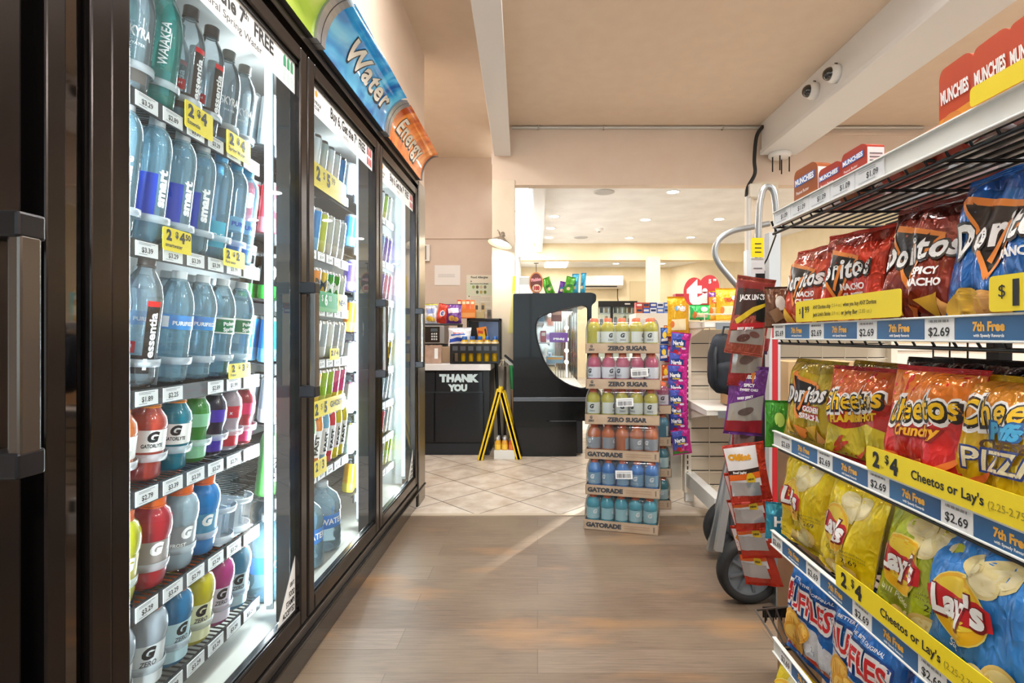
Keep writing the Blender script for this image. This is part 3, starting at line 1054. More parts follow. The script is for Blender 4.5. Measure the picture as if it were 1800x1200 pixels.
kinds['waiakea'] = (bottle('water_bottle', '', 'bottle', P_1L, TEALB, (0.0175, 0.268, 0.292, mat('e9f0ec', 0.4)), [(0.03, 0.085, 0.0404, mat('2f7c7c', 0.5), -130, -50)], texts=[('WAIAKEA', 0.0406, 0.145, 0.018, TW, -80, 90, dict(width=0.10, bold=0.02)), ('HAWAIIAN VOLCANIC', 0.0408, 0.06, 0.005, TW, -90, 0, dict(bold=0.02)), ('WATER', 0.0408, 0.05, 0.005, TW, -90, 0, {})]), 'one-litre teal water bottle with upright white lettering')
kinds['essentia'] = (bottle('water_bottle', '', 'bottle', P_1L, CLEARB, (0.0175, 0.268, 0.292, mat('4a4340', 0.4)), [(0.045, 0.19, 0.0404, BLKL, -85, -45), (0.178, 0.19, 0.0406, REDL, -85, -45), (0.03, 0.07, 0.0406, BLKL, -150, -60), (0.075, 0.10, 0.0404, mat('c63038', 0.5), -135, -105)], texts=[('essentia', 0.0409, 0.115, 0.017, TW, -65, 90, dict(width=0.10, bold=0.03)), ('+', 0.0409, 0.05, 0.03, TW, -75, 0, dict(bold=0.05)), ('pH', 0.0409, 0.09, 0.007, TW, -122, 0, {})]), 'one-litre clear water bottle with black and red upright label')
kinds['skyra'] = (bottle('water_bottle', '', 'bottle', [(r * 0.98, z * 0.93) for r, z in P_1L], CLEARB, (0.017, 0.25, 0.272, mat('8a857f', 0.4)), [(0.02, 0.06, 0.0396, mat('6f6a66', 0.5), -140, -40)], texts=[('SKYRA', 0.0398, 0.125, 0.020, TW, -80, 0, dict(width=0.05, bold=0.03)), ('WATER', 0.0398, 0.10, 0.006, TW, -80, 0, {})]), 'clear water bottle with plain white capital lettering')
BLS = mat('2147c8', 0.4)
kinds['smart'] = (bottle('water_bottle', '', 'bottle', P_SM, CLEARW, (0.0165, 0.265, 0.288, CAPC), [(0.06, 0.155, 0.0368, BLS, -150, -88), (0.05, 0.09, 0.037, mat('5fc6ee', 0.4), -190, -150)], texts=[('smart', 0.0373, 0.125, 0.021, TW, -72, 90, dict(width=0.085, bold=0.05))]), 'tall clear water bottle with royal blue label and white upright lettering')
kinds['cyan'] = (bottle('water_bottle', '', 'bottle', P_SM, CLEARW, (0.0165, 0.265, 0.288, mat('58b4ea', 0.35)), [(0.03, 0.10, (0.0368, 0.0368), mat('59c6e6', 0.4), -130, -60)], texts=[('9.5', 0.0373, 0.06, 0.016, TW, -90, 0, {})]), 'tall clear water bottle with sky blue cap and turquoise label')
kinds['pure'] = (bottle('water_bottle', '', 'bottle', P_SM, CLEARW, (0.0165, 0.265, 0.288, mat('3fb4e4', 0.35)), [(0.09, 0.13, 0.0368, mat('7fc0e8', 0.4), -180, 0), (0.03, 0.06, 0.0368, mat('3c78c8', 0.4), -120, -40)], texts=[('PURE', 0.0373, 0.11, 0.012, BLS, -80, 0, dict(bold=0.02))]), 'tall clear water bottle with sky blue cap and pale blue label')
kinds['purified'] = (bottle('water_bottle', '', 'bottle', P_RIB, CLEARW, (0.0165, 0.248, 0.268, mat('e6eef2', 0.4)), [(0.128, 0.162, 0.0400, mat('3f8fd6', 0.4), -200, 20), (0.132, 0.158, 0.0402, TAGW, -150, -128)], texts=[('PURIFIED', 0.0404, 0.143, 0.009, TW, -80, 0, dict(bold=0.03))]), 'ribbed clear water bottle with blue band label and white cap')
kinds['spring'] = (bottle('water_bottle', '', 'bottle', P_RIB, CLEARW, (0.0165, 0.248, 0.268, mat('e6eef2', 0.4)), [(0.118, 0.164, 0.0412, mat('0f7a50', 0.4), -200, 20), (0.158, 0.163, 0.0414, TW, -200, 20), (0.119, 0.123, 0.0414, TW, -200, 20)], texts=[('Poland', 0.0416, 0.148, 0.010, TW, -72, 8, dict(bold=0.04)), ('Spring', 0.0416, 0.133, 0.010, TW, -72, 8, dict(bold=0.04))]), 'ribbed clear spring water bottle with green label and white cap')
def lyt(c, cap=None):
    return bottle('drink_bottle', '', 'bottle', P_LYT, juice(c), (0.0245, 0.167, 0.190, cap or mat('f08a1e', 0.35)), [(0.066, 0.115, 0.0410, mat('efece8', 0.45), -170, -10)], texts=[('G', 0.0413, 0.100, 0.021, INK, -80, 0, dict(bold=0.06, shear=0.2)), ('GATORLYTE', 0.0413, 0.080, 0.008, INK, -80, 0, dict(width=0.045, bold=0.03))])
kinds['lyt_red'] = (lyt('c24a3a'), 'waisted red drink bottle with white label and orange cap')
kinds['lyt_teal'] = (lyt('0f7f96'), 'waisted teal drink bottle with white label and orange cap')
kinds['lyt_orange'] = (lyt('e2762a'), 'waisted orange drink bottle with white label and orange cap')
def small(c, lab, capm=CAPC, t=''):
    return bottle('drink_bottle', '', 'bottle', P_SMALL, juice(c), (0.0195, 0.156, 0.176, capm), [(0.086, 0.117, 0.0349, mat(lab, 0.4), -200, 20), (0.012, 0.05, 0.0339, mat(lab, 0.4), -170, -10)], texts=[(t, 0.0352, 0.10, 0.009, TW, -85, 0, dict(bold=0.03))] if t else ())
P_MID = [(r * 1.12, z * 1.05) for r, z in P_SMALL]
kinds['sm_green'] = (small('3f9a3a', '8fd0a4'), 'small green drink bottle with pale green label')
kinds['sm_purple'] = (small('2e2440', '4a2fae'), 'small dark purple drink bottle with violet label')
kinds['sm_pink'] = (small('d8c6d0', 'd83a4a', t='x'), 'small pale pink drink bottle with red label')
kinds['sm_red'] = (small('a8203a', 'd8286e'), 'small crimson drink bottle with magenta label')
def gat(c, lab, t='', capm=None, zero=False):
    ORC = capm or mat('ee6a1e', 0.35)
    L_ = [(0.058, 0.111, 0.0440, mat(lab, 0.4), -200, 20)]
    tx = [('G', 0.0444, 0.094, 0.024, TW if not zero else INK, -72, 0, dict(bold=0.07, shear=0.2))]
    if zero:
        L_ += [(0.016, 0.050, 0.0450, mat(lab, 0.4), -200, 20)]
        tx += [('ZERO', 0.0447, 0.070, 0.011, mat('5a5a60', 0.5), -72, 0, dict(bold=0.03, shear=0.2, width=0.035))]
    if t:
        tx += [(t, 0.0444, 0.066, 0.008, TW, -95, 0, dict(bold=0.03))]
    return bottle('drink_bottle', '', 'bottle', P_GAT, juice(c, 0.8), (0.0275, 0.186, 0.209, ORC), L_, texts=tx)
kinds['g_red'] = (gat('b0202e', '9a8f8a'), 'wide red sports drink bottle with orange cap and grey band')
kinds['g_grey'] = (gat('9fb4c0', '8f9296', 'FROST'), 'wide pale grey sports drink bottle with orange cap')
kinds['g_blue'] = (gat('1f84d0', '4f93b8'), 'wide bright blue sports drink bottle with orange cap')
kinds['g_lime'] = (gat('c8c822', 'c2b83a'), 'wide lime yellow sports drink bottle with orange cap')
kinds['z_grey'] = (gat('a8b2bc', 'e2e6e8', zero=True), 'wide cloudy grey sports drink bottle with white wrap')
kinds['z_blue'] = (gat('1273a6', 'bfe0ea', zero=True), 'wide deep blue sports drink bottle with pale wrap')
kinds['z_yellow'] = (gat('d2c41c', 'eeeec0', zero=True), 'wide yellow sports drink bottle with cream wrap')
kinds['z_pink'] = (gat('c2328a', 'e6dcee', zero=True), 'wide magenta sports drink bottle with pale lilac wrap')
kinds['z_sky'] = (gat('2f93bc', 'c4e2ec', zero=True), 'wide sky blue sports drink bottle with pale wrap')
STK = {k: Stock(v[0]) for k, v in kinds.items()}
ROWS = [['skyra', 'skyra', 'waiakea', 'essentia', 'essentia', 'skyra', 'skyra'],
        ['smart', 'smart', 'smart', 'smart', 'cyan', 'pure', 'pure'],
        ['purified', 'essentia', 'purified', 'purified', 'spring', 'spring'],
        ['lyt_orange', 'lyt_red', 'lyt_teal', 'sm_green', 'sm_purple', 'sm_pink', 'sm_red'],
        ['g_lime', 'g_red', 'g_grey', 'g_blue', None, None],
        ['z_grey', 'z_grey', 'z_blue', 'z_yellow', 'z_pink', 'z_sky']]
SHN = ['top', 'second', 'third', 'fourth', 'fifth', 'lowest']
rnd = random.Random(4)
def lean(lab):
    return (Matrix.Rotation(R(90), 3, 'Z') @ Matrix.Rotation(R(7), 3, 'X') @ Matrix.Rotation(R(lab), 3, 'Z')).to_euler()
for si, row in enumerate(ROWS):
    for li, kname in enumerate(row):
        for depth in (0, 1):
            kk = kname
            if kk is None:
                if depth == 0:
                    continue
                kk = 'g_blue'
            desc = kinds[kk][1]
            y = LANES[si][li]
            x = -0.85 - 0.052 - 0.092 * depth - (0.17 if kname is None else 0)
            z = Z1[si] + 0.0185 + (-0.85 - x) * SLOPE + 0.0015
            where = f'{"front" if depth == 0 else "rear"} row, {ORD[li]} lane, {SHN[si]} shelf, near door'
            sc = 0.97 if kk.startswith(('z_', 'g_')) and si == 5 else 1.0
            if kk.startswith('sm_'): sc = 1.08
            STK[kk].put((x, y, z), lean(rnd.uniform(-56, -30)), desc.split(' with ')[0] + ', ' + where, 'bottles behind the near cooler door', (sc, sc, sc))
# empty bottle holders on the fifth shelf
for q, y in enumerate(LANES[4][4:]):
    h = MB()
    HM = glassy('eef4f8', 'eef6fa', 0.62, 0.6, 0.15)
    h.lathe([(0.043, 0.085), (0.045, 0.085), (0.045, 0.10), (0.043, 0.10)], HM, 18, a0=180, a1=360)
    h.lathe([(0.043, 0.0), (0.045, 0.0), (0.045, 0.02), (0.043, 0.02)], HM, 18, a0=180, a1=360)
    h.lathe([(0.044, 0.0), (0.044, 0.09)], HM, 4, a0=180, a1=225)
    h.lathe([(0.044, 0.0), (0.044, 0.09)], HM, 4, a0=315, a1=360)
    for sx in (-1, 1):
        h.box(sx * 0.044 - 0.001, 0, 0, sx * 0.044 + 0.001, 0.22, 0.08, HM)
    h.box(-0.043, -0.04, 0.0, 0.043, 0.22, 0.002, HM)
    h.build('bottle_holder', None, (-0.90, y, Z1[4] + 0.019 + 0.05 * SLOPE), (R(7), 0, R(90)), label=f'empty white plastic bottle holder on the fifth shelf, {["beside the blue bottle", "by the lamp post"][q]}', cat='holder', group='empty bottle holders of the near cooler')

# ---- yellow offer cards clipped to the rails (on the plane of the rails)
def card(x0, x1, ytop, ybot, X, lines, what, colour=None, name='offer_card', sgn=1, h=None):
    """x0, x1, ytop, ybot: pixel edges on the plane X"""
    ya = X * F / (x0 - 945); yb = X * F / (x1 - 945)
    ym = 0.5 * (ya + yb)
    pxm = 945 + X * F / ym
    zt = CAMZ + (590 - ytop) * ym / F; zb = CAMZ + (590 - ybot) * ym / F
    y0, y1 = min(ya, yb), max(ya, yb)
    s = 1 if X < 0 else -1
    c = MB()
    xo = X + 0.0
    w = y1 - y0; hh = zt - zb
    lp = round_loop([(y0, zb), (y1, zb), (y1, zt), (y0, zt)], 0.006, 3)
    c.prism(lp, 'yz', xo - 0.0006, xo + 0.0006, colour or YEL)
    fn = (lambda a, b: (xo + 0.0011, y0 + a, zb + b)) if s > 0 else (lambda a, b: (xo - 0.0011, y1 - a, zb + b))
    for (t, fx, fz, fh, kw) in lines:
        kw = dict(kw)
        if 'width' in kw:
            kw['width'] *= w
        col = kw.pop('col', INK)
        c.write(t, fn, fh * hh, col, (fx * w, fz * hh), **kw)
    return c.build(name, label=what, cat='price card')
def two4(n1='2', n2='4', sup='', foot=''):
    L_ = [(n1, .2, .68, .42, dict(bold=.06)), ('$', .47, .76, .25, dict(bold=.05)), (n2, .66, .68, .42, dict(bold=.06))]
    if sup: L_.append((sup, .87, .76, .24, dict(bold=.04)))
    if foot: L_.append((foot, .08, .26, .16, dict(bold=.02, align='l')))
    return L_
card(325, 374, 190, 236, -0.842, two4(foot='Essentia'), 'small yellow offer card on the top shelf, nearer one, in front of black-label bottles')
card(398, 440, 240, 280, -0.842, two4(foot='Spring Water'), 'small yellow offer card on the top shelf, farther one of two')
card(286, 336, 404, 444, -0.842, two4(n2='4', sup='50', foot='smartwater'), 'small yellow offer card on the second shelf before the royal blue labels')
card(393, 430, 440, 470, -0.842, two4(n2='2', foot='Pure water'), 'small yellow offer card on the second shelf, far end')
card(402, 440, 638, 664, -0.842, two4(n2='3', sup='29', foot='Poland'), 'small yellow offer card below the green-label spring water')
card(550, 608, 305, 345, -0.842, [('2', .14, .6, .5, dict(bold=.06)), ('$', .3, .68, .3, {}), ('5', .43, .6, .5, dict(bold=.06)), ('99', .58, .72, .28, {})], 'wide yellow offer card on the top shelf behind the middle door')
card(552, 592, 513, 548, -0.842, [('3', .15, .6, .5, dict(bold=.05, col=TW)), ('$', .34, .68, .3, dict(col=TW)), ('6', .5, .6, .5, dict(bold=.05, col=TW)), ('00', .68, .7, .28, dict(col=TW))], 'green offer card on the third shelf behind the middle door', mat('1f9a4a', .5))
card(593, 610, 518, 548, -0.842, [('NEW', .5, .5, .3, dict(bold=.04, width=.7))], 'yellow offer card beside the green one behind the middle door')
card(550, 606, 698, 726, -0.842, [('2', .1, .5, .6, dict(bold=.06)), ('$', .24, .6, .35, {}), ('5', .36, .5, .6, dict(bold=.06)), ('GHOST', .7, .55, .35, dict(bold=.03, width=.4))], 'wide yellow offer card on the fifth shelf behind the middle door')
card(552, 574, 806, 834, -0.842, [('2', .2, .6, .5, dict(bold=.05)), ('/', .45, .6, .5, {}), ('3', .7, .6, .5, dict(bold=.05))], 'yellow offer card on the lowest shelf behind the middle door')
card(580, 596, 612, 632, -0.842, [('2 / 4', .5, .6, .4, dict(bold=.05, width=.8))], 'small yellow offer card on the fourth shelf behind the middle door')

# ---- cans and small bottles in the middle and far bays
SIL = mat('c9ccd0', 0.25, 0.9)
def can(c1, c2, h=0.156, r=0.0285, t='', tc=None):
    m = MB()
    a, b = mat(c1, 0.25, 0.35), mat(c2, 0.25, 0.35)
    m.lathe([(r * 0.85, 0), (r, 0.008), (r, h * 0.30)], b, 16)
    m.lathe([(r, h * 0.30), (r, h - 0.012)], a, 16)
    m.lathe([(r, h - 0.012), (r * 0.87, h - 0.003), (r * 0.87, h), (r * 0.80, h - 0.004), (0, h - 0.004)], SIL, 16)
    if t:
        fn = lambda x, y: ((r + 0.0004) * math.cos(R(-90) + x / r), (r + 0.0004) * math.sin(R(-90) + x / r), y)
        m.write(t, fn, h * 0.26 if len(t) == 1 else 0.02, tc or TW, (0, h * 0.58), rot=0 if len(t) == 1 else 90, bold=0.05, L=0.01)
    o = m.build('drink_can', cat='can')
    MB().tube([(0, 0, h - 0.001), (0.006, 0.003, h), (0.012, 0, h), (0.006, -0.004, h)], 0.0012, SIL, 5, True).build('pull_tab', o)
    return o
CANS = {}
def get_can(key, *a, **k):
    if key not in CANS:
        CANS[key] = Stock(can(*a, **k))
    return CANS[key]
def fast(c, capc):
    return bottle('drink_bottle', '', 'bottle', [(r * 0.82, z * 0.93) for r, z in P_RIB], juice(c, 0.9), (0.016, 0.232, 0.256, mat(capc, 0.35)), [(0.05, 0.155, 0.0335, mat('f2f4f4', 0.4), -130, -50)], texts=[('FAST', 0.0338, 0.10, 0.016, INK, -90, 90, dict(bold=0.05, width=0.08))])
def slab(key):
    cols = {'clear': ('e4e8ea', 'c6d2d8', 'pale'), 'blue': ('2a86c8', '6fb6e0', 'blue'), 'pink': ('d98ab0', 'e6b6cc', 'pink'), 'glass': ('b8c4c0', 'd6dcda', 'grey'), 'lime': ('b7c83a', 'd9e27a', 'lime'),
            'mteal': ('3fb6a0', '7ad0c0', 'teal'), 'morange': ('e58a2e', 'c86a1c', 'orange'), 'myellow': ('d8b818', '4a4210', 'yellow'), 'mgreen': ('3f8a2a', '15180f', 'green and black'), 'mwhite': ('e4ecea', 'bfcfd0', 'white'), 'mred': ('d84a5a', 'e68a96', 'rose red'), 'mblack': ('15171a', '2f9a3a', 'black'), 'violet': ('5a4ab8', '8f86d8', 'violet'),
            'gold': ('e0a020', 'd8c440', 'golden'), 'orange': ('e8882a', 'f0c050', 'orange'), 'lgreen': ('9fc83a', 'd8e07a', 'light green'), 'tropic': ('e65a9a', 'f0e04a', 'pink and yellow'), 'steel': ('9fb0ba', 'd0d8dc', 'steel grey')}[key]
    return cols
BAY2 = [['clear', 'clear', 'clear', 'glass', 'clear', 'clear', 'glass', 'clear', 'clear', 'blue'],
        ['mred', 'mred', 'pink', 'pink', 'blue', 'blue', 'lime', 'glass', 'glass', 'steel'],
        ['mblack', 'mblack', 'violet', 'mteal', 'mteal', 'morange', 'myellow', 'mgreen', 'mgreen', 'mwhite'],
        ['blue', 'mwhite', 'orange', 'mwhite', 'steel', 'mwhite', 'steel', 'mwhite', 'steel', 'mwhite'],
        ['steel', 'gold', 'gold', 'mwhite', 'orange', 'gold', 'lgreen', 'lgreen', 'tropic', 'tropic']]
SHN2 = ['top', 'second', 'third', 'fourth', 'fifth', 'sixth', 'seventh', 'lowest']
for si, row in enumerate(BAY2):
    for li, kx in enumerate(row):
        c = slab(kx)
        for depth in (0, 1):
            tall = si in (0, 1)
            hh = 0.165 if tall else 0.148
            ch = {'mteal': 'M', 'morange': 'M', 'myellow': 'M', 'mgreen': 'M', 'mblack': 'M', 'mred': 'M'}.get(kx, '')
            st = get_can((kx, hh), c[0], c[1], h=hh, t=ch, tc=INK if kx in ('myellow', 'morange', 'mteal') else TW)
            y = BAYS[1][0] + 0.035 + li * 0.0675
            x = -0.85 - 0.04 - 0.062 * depth
            st.put((x, y, Z2[si] + 0.019 + (-0.85 - x) * SLOPE + 0.001), lean(rnd.uniform(-40, 0)), f'{c[2]} drink can, {["front", "rear"][depth]} row, {ORD[li]} lane of the {SHN2[si]} shelf, middle bay', 'drink cans in the middle bay')
B2L = [('lgreen', '4f9a4a', 'e8e8e8', 'green'), ('orange', 'e6861e', 'e8902a', 'orange'), ('blue', '7fb8d8', 'e8eef2', 'pale blue'), ('red', 'e0404a', 'd83a44', 'red'), ('yellow', 'e6d21c', 'e6d21c', 'yellow')]
FB = {}
for li in range(10):
    k, c, cc, wd = B2L[(0, 0, 1, 1, 0, 1, 2, 3, 4, 4)[li]]
    if k not in FB:
        FB[k] = Stock(fast(c, cc))
    y = BAYS[1][0] + 0.035 + li * 0.0675
    FB[k].put((-0.893, y, Z2[5] + 0.019 + 0.043 * SLOPE + 0.001), lean(rnd.uniform(-40, -10)), f'{wd} small sports bottle, {ORD[li]} on the lowest shelf of the middle bay', 'small bottles in the middle bay')
BAY3 = [['clear', 'pink', 'blue', 'clear', 'violet', 'steel', 'clear', 'lgreen', 'clear'],
        ['blue', 'blue', 'blue', 'steel', 'steel', 'blue', 'blue', 'violet', 'violet'],
        ['violet', 'violet', 'myellow', 'myellow', 'steel', 'steel', 'violet', 'pink', 'pink'],
        ['orange', 'pink', 'lgreen', 'lgreen', 'steel', 'mgreen', 'mgreen', 'mwhite', 'mwhite'],
        ['mwhite', 'mwhite', 'steel', 'steel', 'blue', 'blue', 'blue', 'myellow', 'myellow'],
        ['mwhite', 'mwhite', 'mwhite', 'steel', 'steel', 'mwhite', 'steel', 'steel', 'mwhite'],
        ['mwhite', 'steel', 'mwhite', 'mwhite', 'steel', 'mwhite', 'mred', 'steel', 'mwhite'],
        ['gold', 'gold', 'mwhite', 'mwhite', 'gold', 'gold', 'steel', 'lgreen', 'lgreen']]
for si, row in enumerate(BAY3):
    for li, kx in enumerate(row):
        c = slab(kx)
        hh = 0.148
        st = get_can((kx, hh), c[0], c[1], h=hh)
        y = BAYS[2][0] + 0.04 + li * 0.076
        st.put((-0.893, y, Z3[si] + 0.019 + 0.043 * SLOPE + 0.001), lean(0), f'{c[2]} drink can, {ORD[li]} from the near end of the {SHN2[si]} shelf, far bay', 'drink cans in the far bay')
# big water jugs standing on the cooler floor
P_JUG = [(0, 0.006), (0.06, 0.0), (0.074, 0.008)] + [(0.076 - 0.002 * (k % 2), 0.02 + 0.012 * k) for k in range(6)] + [(0.073, 0.095), (0.073, 0.155), (0.076, 0.165), (0.074, 0.19), (0.060, 0.225), (0.035, 0.25), (0.022, 0.256), (0.022, 0.272), (0, 0.272)]
JUG = Stock(bottle('water_jug', '', 'jug', P_JUG, CLEARW, (0.025, 0.258, 0.278, CAPC), [(0.098, 0.152, 0.0735, mat('3f86d6', 0.4), -200, 20)], texts=[('WATER', 0.074, 0.125, 0.022, TW, -90, 0, dict(bold=0.03))], n=28))
JP = [(-0.90, 2.05, 'nearest one'), (-0.90, 2.23, 'second one'), (-1.06, 2.14, 'rear one'), (-0.92, 1.83, 'by the mullion')]
for (x, y, wd) in JP:
    JUG.put((x, y, 0.142), (0, 0, R(60)), 'big ribbed clear water jug with blue band on the cooler floor, ' + wd, 'water jugs on the cooler floor')

# ================================================================ SNACK BAGS
class Bag:
    def __init__(s, w, h, d, seed, film, back=None, nu=26, nv=34, wr=1.9, bend=0.0, twist=0.0):
        s.w, s.h, s.d, s.nu, s.nv = w, h, d * (0.78 if d > 0.05 else 1), nu, nv
        s.film = film; s.back = back or film
        s.mb = MB()
        s.lay = 0
        s.bend, s.twist = bend, twist
        s.g = []
        v0, v1 = 0.045, 0.955
        s.v0, s.v1 = v0, v1
        for j in range(nv + 1):
            v = v0 + (v1 - v0) * j / nv
            row = []
            for i in range(nu + 1):
                u = -1 + 2 * i / nu
                row.append(s.shape(u, v, seed, wr))
            s.g.append(row)
        F_ = [s.P(-1 + 2 * i / nu, v0 + (v1 - v0) * j / nv, s.g[j][i]) for j in range(nv + 1) for i in range(nu + 1)]
        k = nu + 1
        q = [(j * k + i, j * k + i + 1, (j + 1) * k + i + 1, (j + 1) * k + i) for j in range(nv) for i in range(nu)]
        s.mb.add(F_, q, film, True)
        B_ = []
        for j in range(nv + 1):
            for i in range(nu + 1):
                u = -1 + 2 * i / nu; v = v0 + (v1 - v0) * j / nv
                e = (1 - abs(u) ** 2.2) if abs(u) < 1 else 0
                B_.append(s.P(u, v, -0.8 * s.bulge(u, v) - 0.0004 * (e > 0)))
        s.mb.add(B_, [tuple(reversed(x)) for x in q], s.back, True)
        s.seed = seed
    def bulge(s, u, v):
        a = max(0.0, 1 - abs(u) ** 2.3) ** 0.55
        t = (v - s.v0) / (s.v1 - s.v0)
        b = max(0.0, 1 - abs(2 * t - 1) ** 2.6) ** 0.62
        return s.d / 2 * a * b
    def shape(s, u, v, seed, wr):
        t = (v - s.v0) / (s.v1 - s.v0)
        b = s.bulge(u, v)
        m = min(1.0, (1 - abs(u)) * 5) * min(1.0, min(t, 1 - t) * 9)
        end = math.exp(-min(t, 1 - t) / 0.16)
        n1 = noise.noise(Vector((u * 1.6 + seed * 3.1, v * 2.2, seed)))
        n2 = noise.noise(Vector((u * 3.5 + seed, v * 3.0 + 9, seed * 1.7)))
        n3 = abs(noise.noise(Vector((u * 4.0 - seed, v * 1.2 + 3, seed * 2.3))))
        cr = math.sin(u * 11 + seed * 5 + 3 * n1) * end
        return b + wr * m * (0.010 * n1 + 0.0045 * n2 - 0.012 * n3 * (0.35 + end) + 0.004 * cr) * (s.d / 0.05)
    def P(s, u, v, y):
        nar = 1 - 0.07 * math.sin(math.pi * min(1, max(0, v)))
        x = u * s.w / 2 * nar
        z = v * s.h
        yy = -y
        if s.bend:
            q = max(0.0, v - 0.62)
            yy += s.bend * q * q * (1 + 0.6 * s.twist * u)
            z -= abs(s.bend) * 0.25 * q * q * (1 + s.twist * u)
        return (x, yy, z)
    def y_at(s, u, v):
        fx = (u + 1) / 2 * s.nu; fy = (v - s.v0) / (s.v1 - s.v0) * s.nv
        fx = min(max(fx, 0), s.nu - 1e-6); fy = min(max(fy, 0), s.nv - 1e-6)
        i, j = int(fx), int(fy); a, b = fx - i, fy - j
        g = s.g
        return (g[j][i] * (1 - a) + g[j][i + 1] * a) * (1 - b) + (g[j + 1][i] * (1 - a) + g[j + 1][i + 1] * a) * b
    def fn(s):
        s.lay += 1
        off = 0.0005 + 0.00035 * s.lay
        def f(u, v):                      # normalised: u -1..1, v 0..1
            uu = max(-0.995, min(0.995, u)); vv = max(s.v0 + .001, min(s.v1 - .001, v))
            p = s.P(uu, vv, s.y_at(uu, vv) + off)
            return p
        return f
    def poly(s, pts, m):
        f = s.fn()
        a = s.w / 2
        vs, ts = fine([(x * a, z * s.h) for x, z in pts], tess(pts), 0.011)
        s.mb.add([f(x / a, z / s.h) for x, z in vs], ts, m, True)
    def blob(s, cx, cy, rx, ry, m, rot=0, n=22):
        # radii in metres of the bag face
        a = s.w / 2
        s.poly([(x / a, z / s.h) for x, z in ell(cx * a, cy * s.h, rx, ry, rot, n)], m)
    def text(s, t, cx, cy, hgt, m, **k):
        f = s.fn()
        a = s.w / 2
        s.mb.write(t, lambda x, z: f(x / a, z / s.h), hgt, m, (cx * a, cy * s.h), L=0.011, **k)
    def done(s, name, label, cat, group=None, film=None):
        o = s.mb.build(name, label=label, cat=cat, group=group)
        for top in (0, 1):
            c = MB()
            va, vb = (s.v1, 1.0) if top else (0.0, s.v0)
            n = 6
            def f(a, b):
                v = va + (vb - va) * b
                u = -1 + 2 * a
                p = s.P(u, v, 0.0012 * math.sin(b * math.pi * n) * (b > 0) * (b < 1) + 0.002 * math.sin(u * 7 + s.seed) * (b if top else 1 - b))
                return p
            c.sheet(f, 16, n * 4, s.film)
            c.build('crimped_seal', o)
        return o

def film(h, metal=0.3, rough=0.2):
    key = ('film', h, metal, rough)
    if key in MATS:
        return MATS[key]
    m = mat(h, rough, metal, 0.5).copy()
    m.name = 'foil_film_' + h
    nt = m.node_tree
    b = nt.nodes['Principled BSDF']
    tc = nt.nodes.new('ShaderNodeTexCoord')
    mp = nt.nodes.new('ShaderNodeMapping'); mp.inputs['Scale'].default_value = (1, 1, 0.55)
    vo = nt.nodes.new('ShaderNodeTexVoronoi'); vo.inputs['Scale'].default_value = 46
    nz = nt.nodes.new('ShaderNodeTexNoise'); nz.inputs['Scale'].default_value = 30; nz.inputs['Detail'].default_value = 2
    mx = nt.nodes.new('ShaderNodeMixRGB'); mx.inputs[0].default_value = 0.12
    ad = nt.nodes.new('ShaderNodeMath'); ad.operation = 'ADD'
    bp = nt.nodes.new('ShaderNodeBump'); bp.inputs['Strength'].default_value = 0.5; bp.inputs['Distance'].default_value = 0.006
    L = nt.links.new
    L(tc.outputs['Object'], mp.inputs[0]); L(mp.outputs[0], nz.inputs[0])
    L(mp.outputs[0], mx.inputs[1]); L(nz.outputs['Color'], mx.inputs[2]); L(mx.outputs[0], vo.inputs['Vector'])
    L(vo.outputs['Distance'], ad.inputs[0]); L(nz.outputs[0], ad.inputs[1])
    L(ad.outputs[0], bp.inputs['Height']); L(bp.outputs[0], b.inputs['Normal'])
    MATS[key] = m
    return m
ORG = mat('e88a3a', 0.4); ORG2 = mat('f0b060', 0.4); CHAR = mat('2a211f', 0.35); CHIPY = mat('e8b83c', 0.45); CHIPP = mat('e8d79a', 0.5); CHIPS_ = mat('d9b96a', 0.5)
PURE = mat('ffffff', 0.4)

def doritos(seed, base, dark, flavour, w=0.17, h=0.19, d=0.062, bar=None, chips=True, bend=0.05, twist=0.5, big=1.0):
    b = Bag(w, h, d, seed, film(base), bend=bend, twist=twist)
    b.poly([(-0.98, .955), (.98, .955), (.9, .86), (.2, .80), (-.5, .86), (-.98, .80)], film(dark))
    b.poly([(-.72, .80), (.42, .66), (-.10, .30)], CHAR)
    for (p, q) in (((-.74, .81), (.46, .665)), ((.46, .665), (-.10, .28)), ((-.10, .28), (-.74, .81))):
        P_, Q_ = Vector(p), Vector(q)
        dd = (Q_ - P_); nn = Vector((-dd.y, dd.x)).normalized() * 0.028
        b.poly([tuple(P_ + nn), tuple(Q_ + nn * .6), tuple(Q_ - nn * .6), tuple(P_ - nn)], ORG)
    b.text('Doritos', -0.02, .57, 0.037 * big, CHAR, width=w * .87, bold=.08, shear=.15, rot=5, space=1.12)
    b.text('Doritos', -0.02, .57, 0.034 * big, PURE, width=w * .82, bold=.035, shear=.15, rot=5, space=1.12)
    b.poly([(.02, .60), (.10, .62), (-.08, .36), (-.14, .38)], ORG)
    y = .40
    for t in flavour:
        if bar:
            b.poly([(.0, y - .03), (.72, y - .02), (.72, y + .045), (.0, y + .035)], bar)
        b.text(t, .36, y, 0.0105, PURE, bold=.045)
        y -= .085
    if chips:
        for k, (x, z, r) in enumerate(((-.45, .15, 0), (.0, .11, 40), (.45, .16, 75), (.7, .10, 20))):
            b.poly([(x + .24 * math.cos(R(r + a)), z + .11 * math.sin(R(r + a))) for a in (90, 210, 330)], (CHIPY, ORG, CHIPY, ORG2)[k])
    b.text('NET WT 2 3/4 OZ', -.45, .075, 0.004, PURE)
    return b

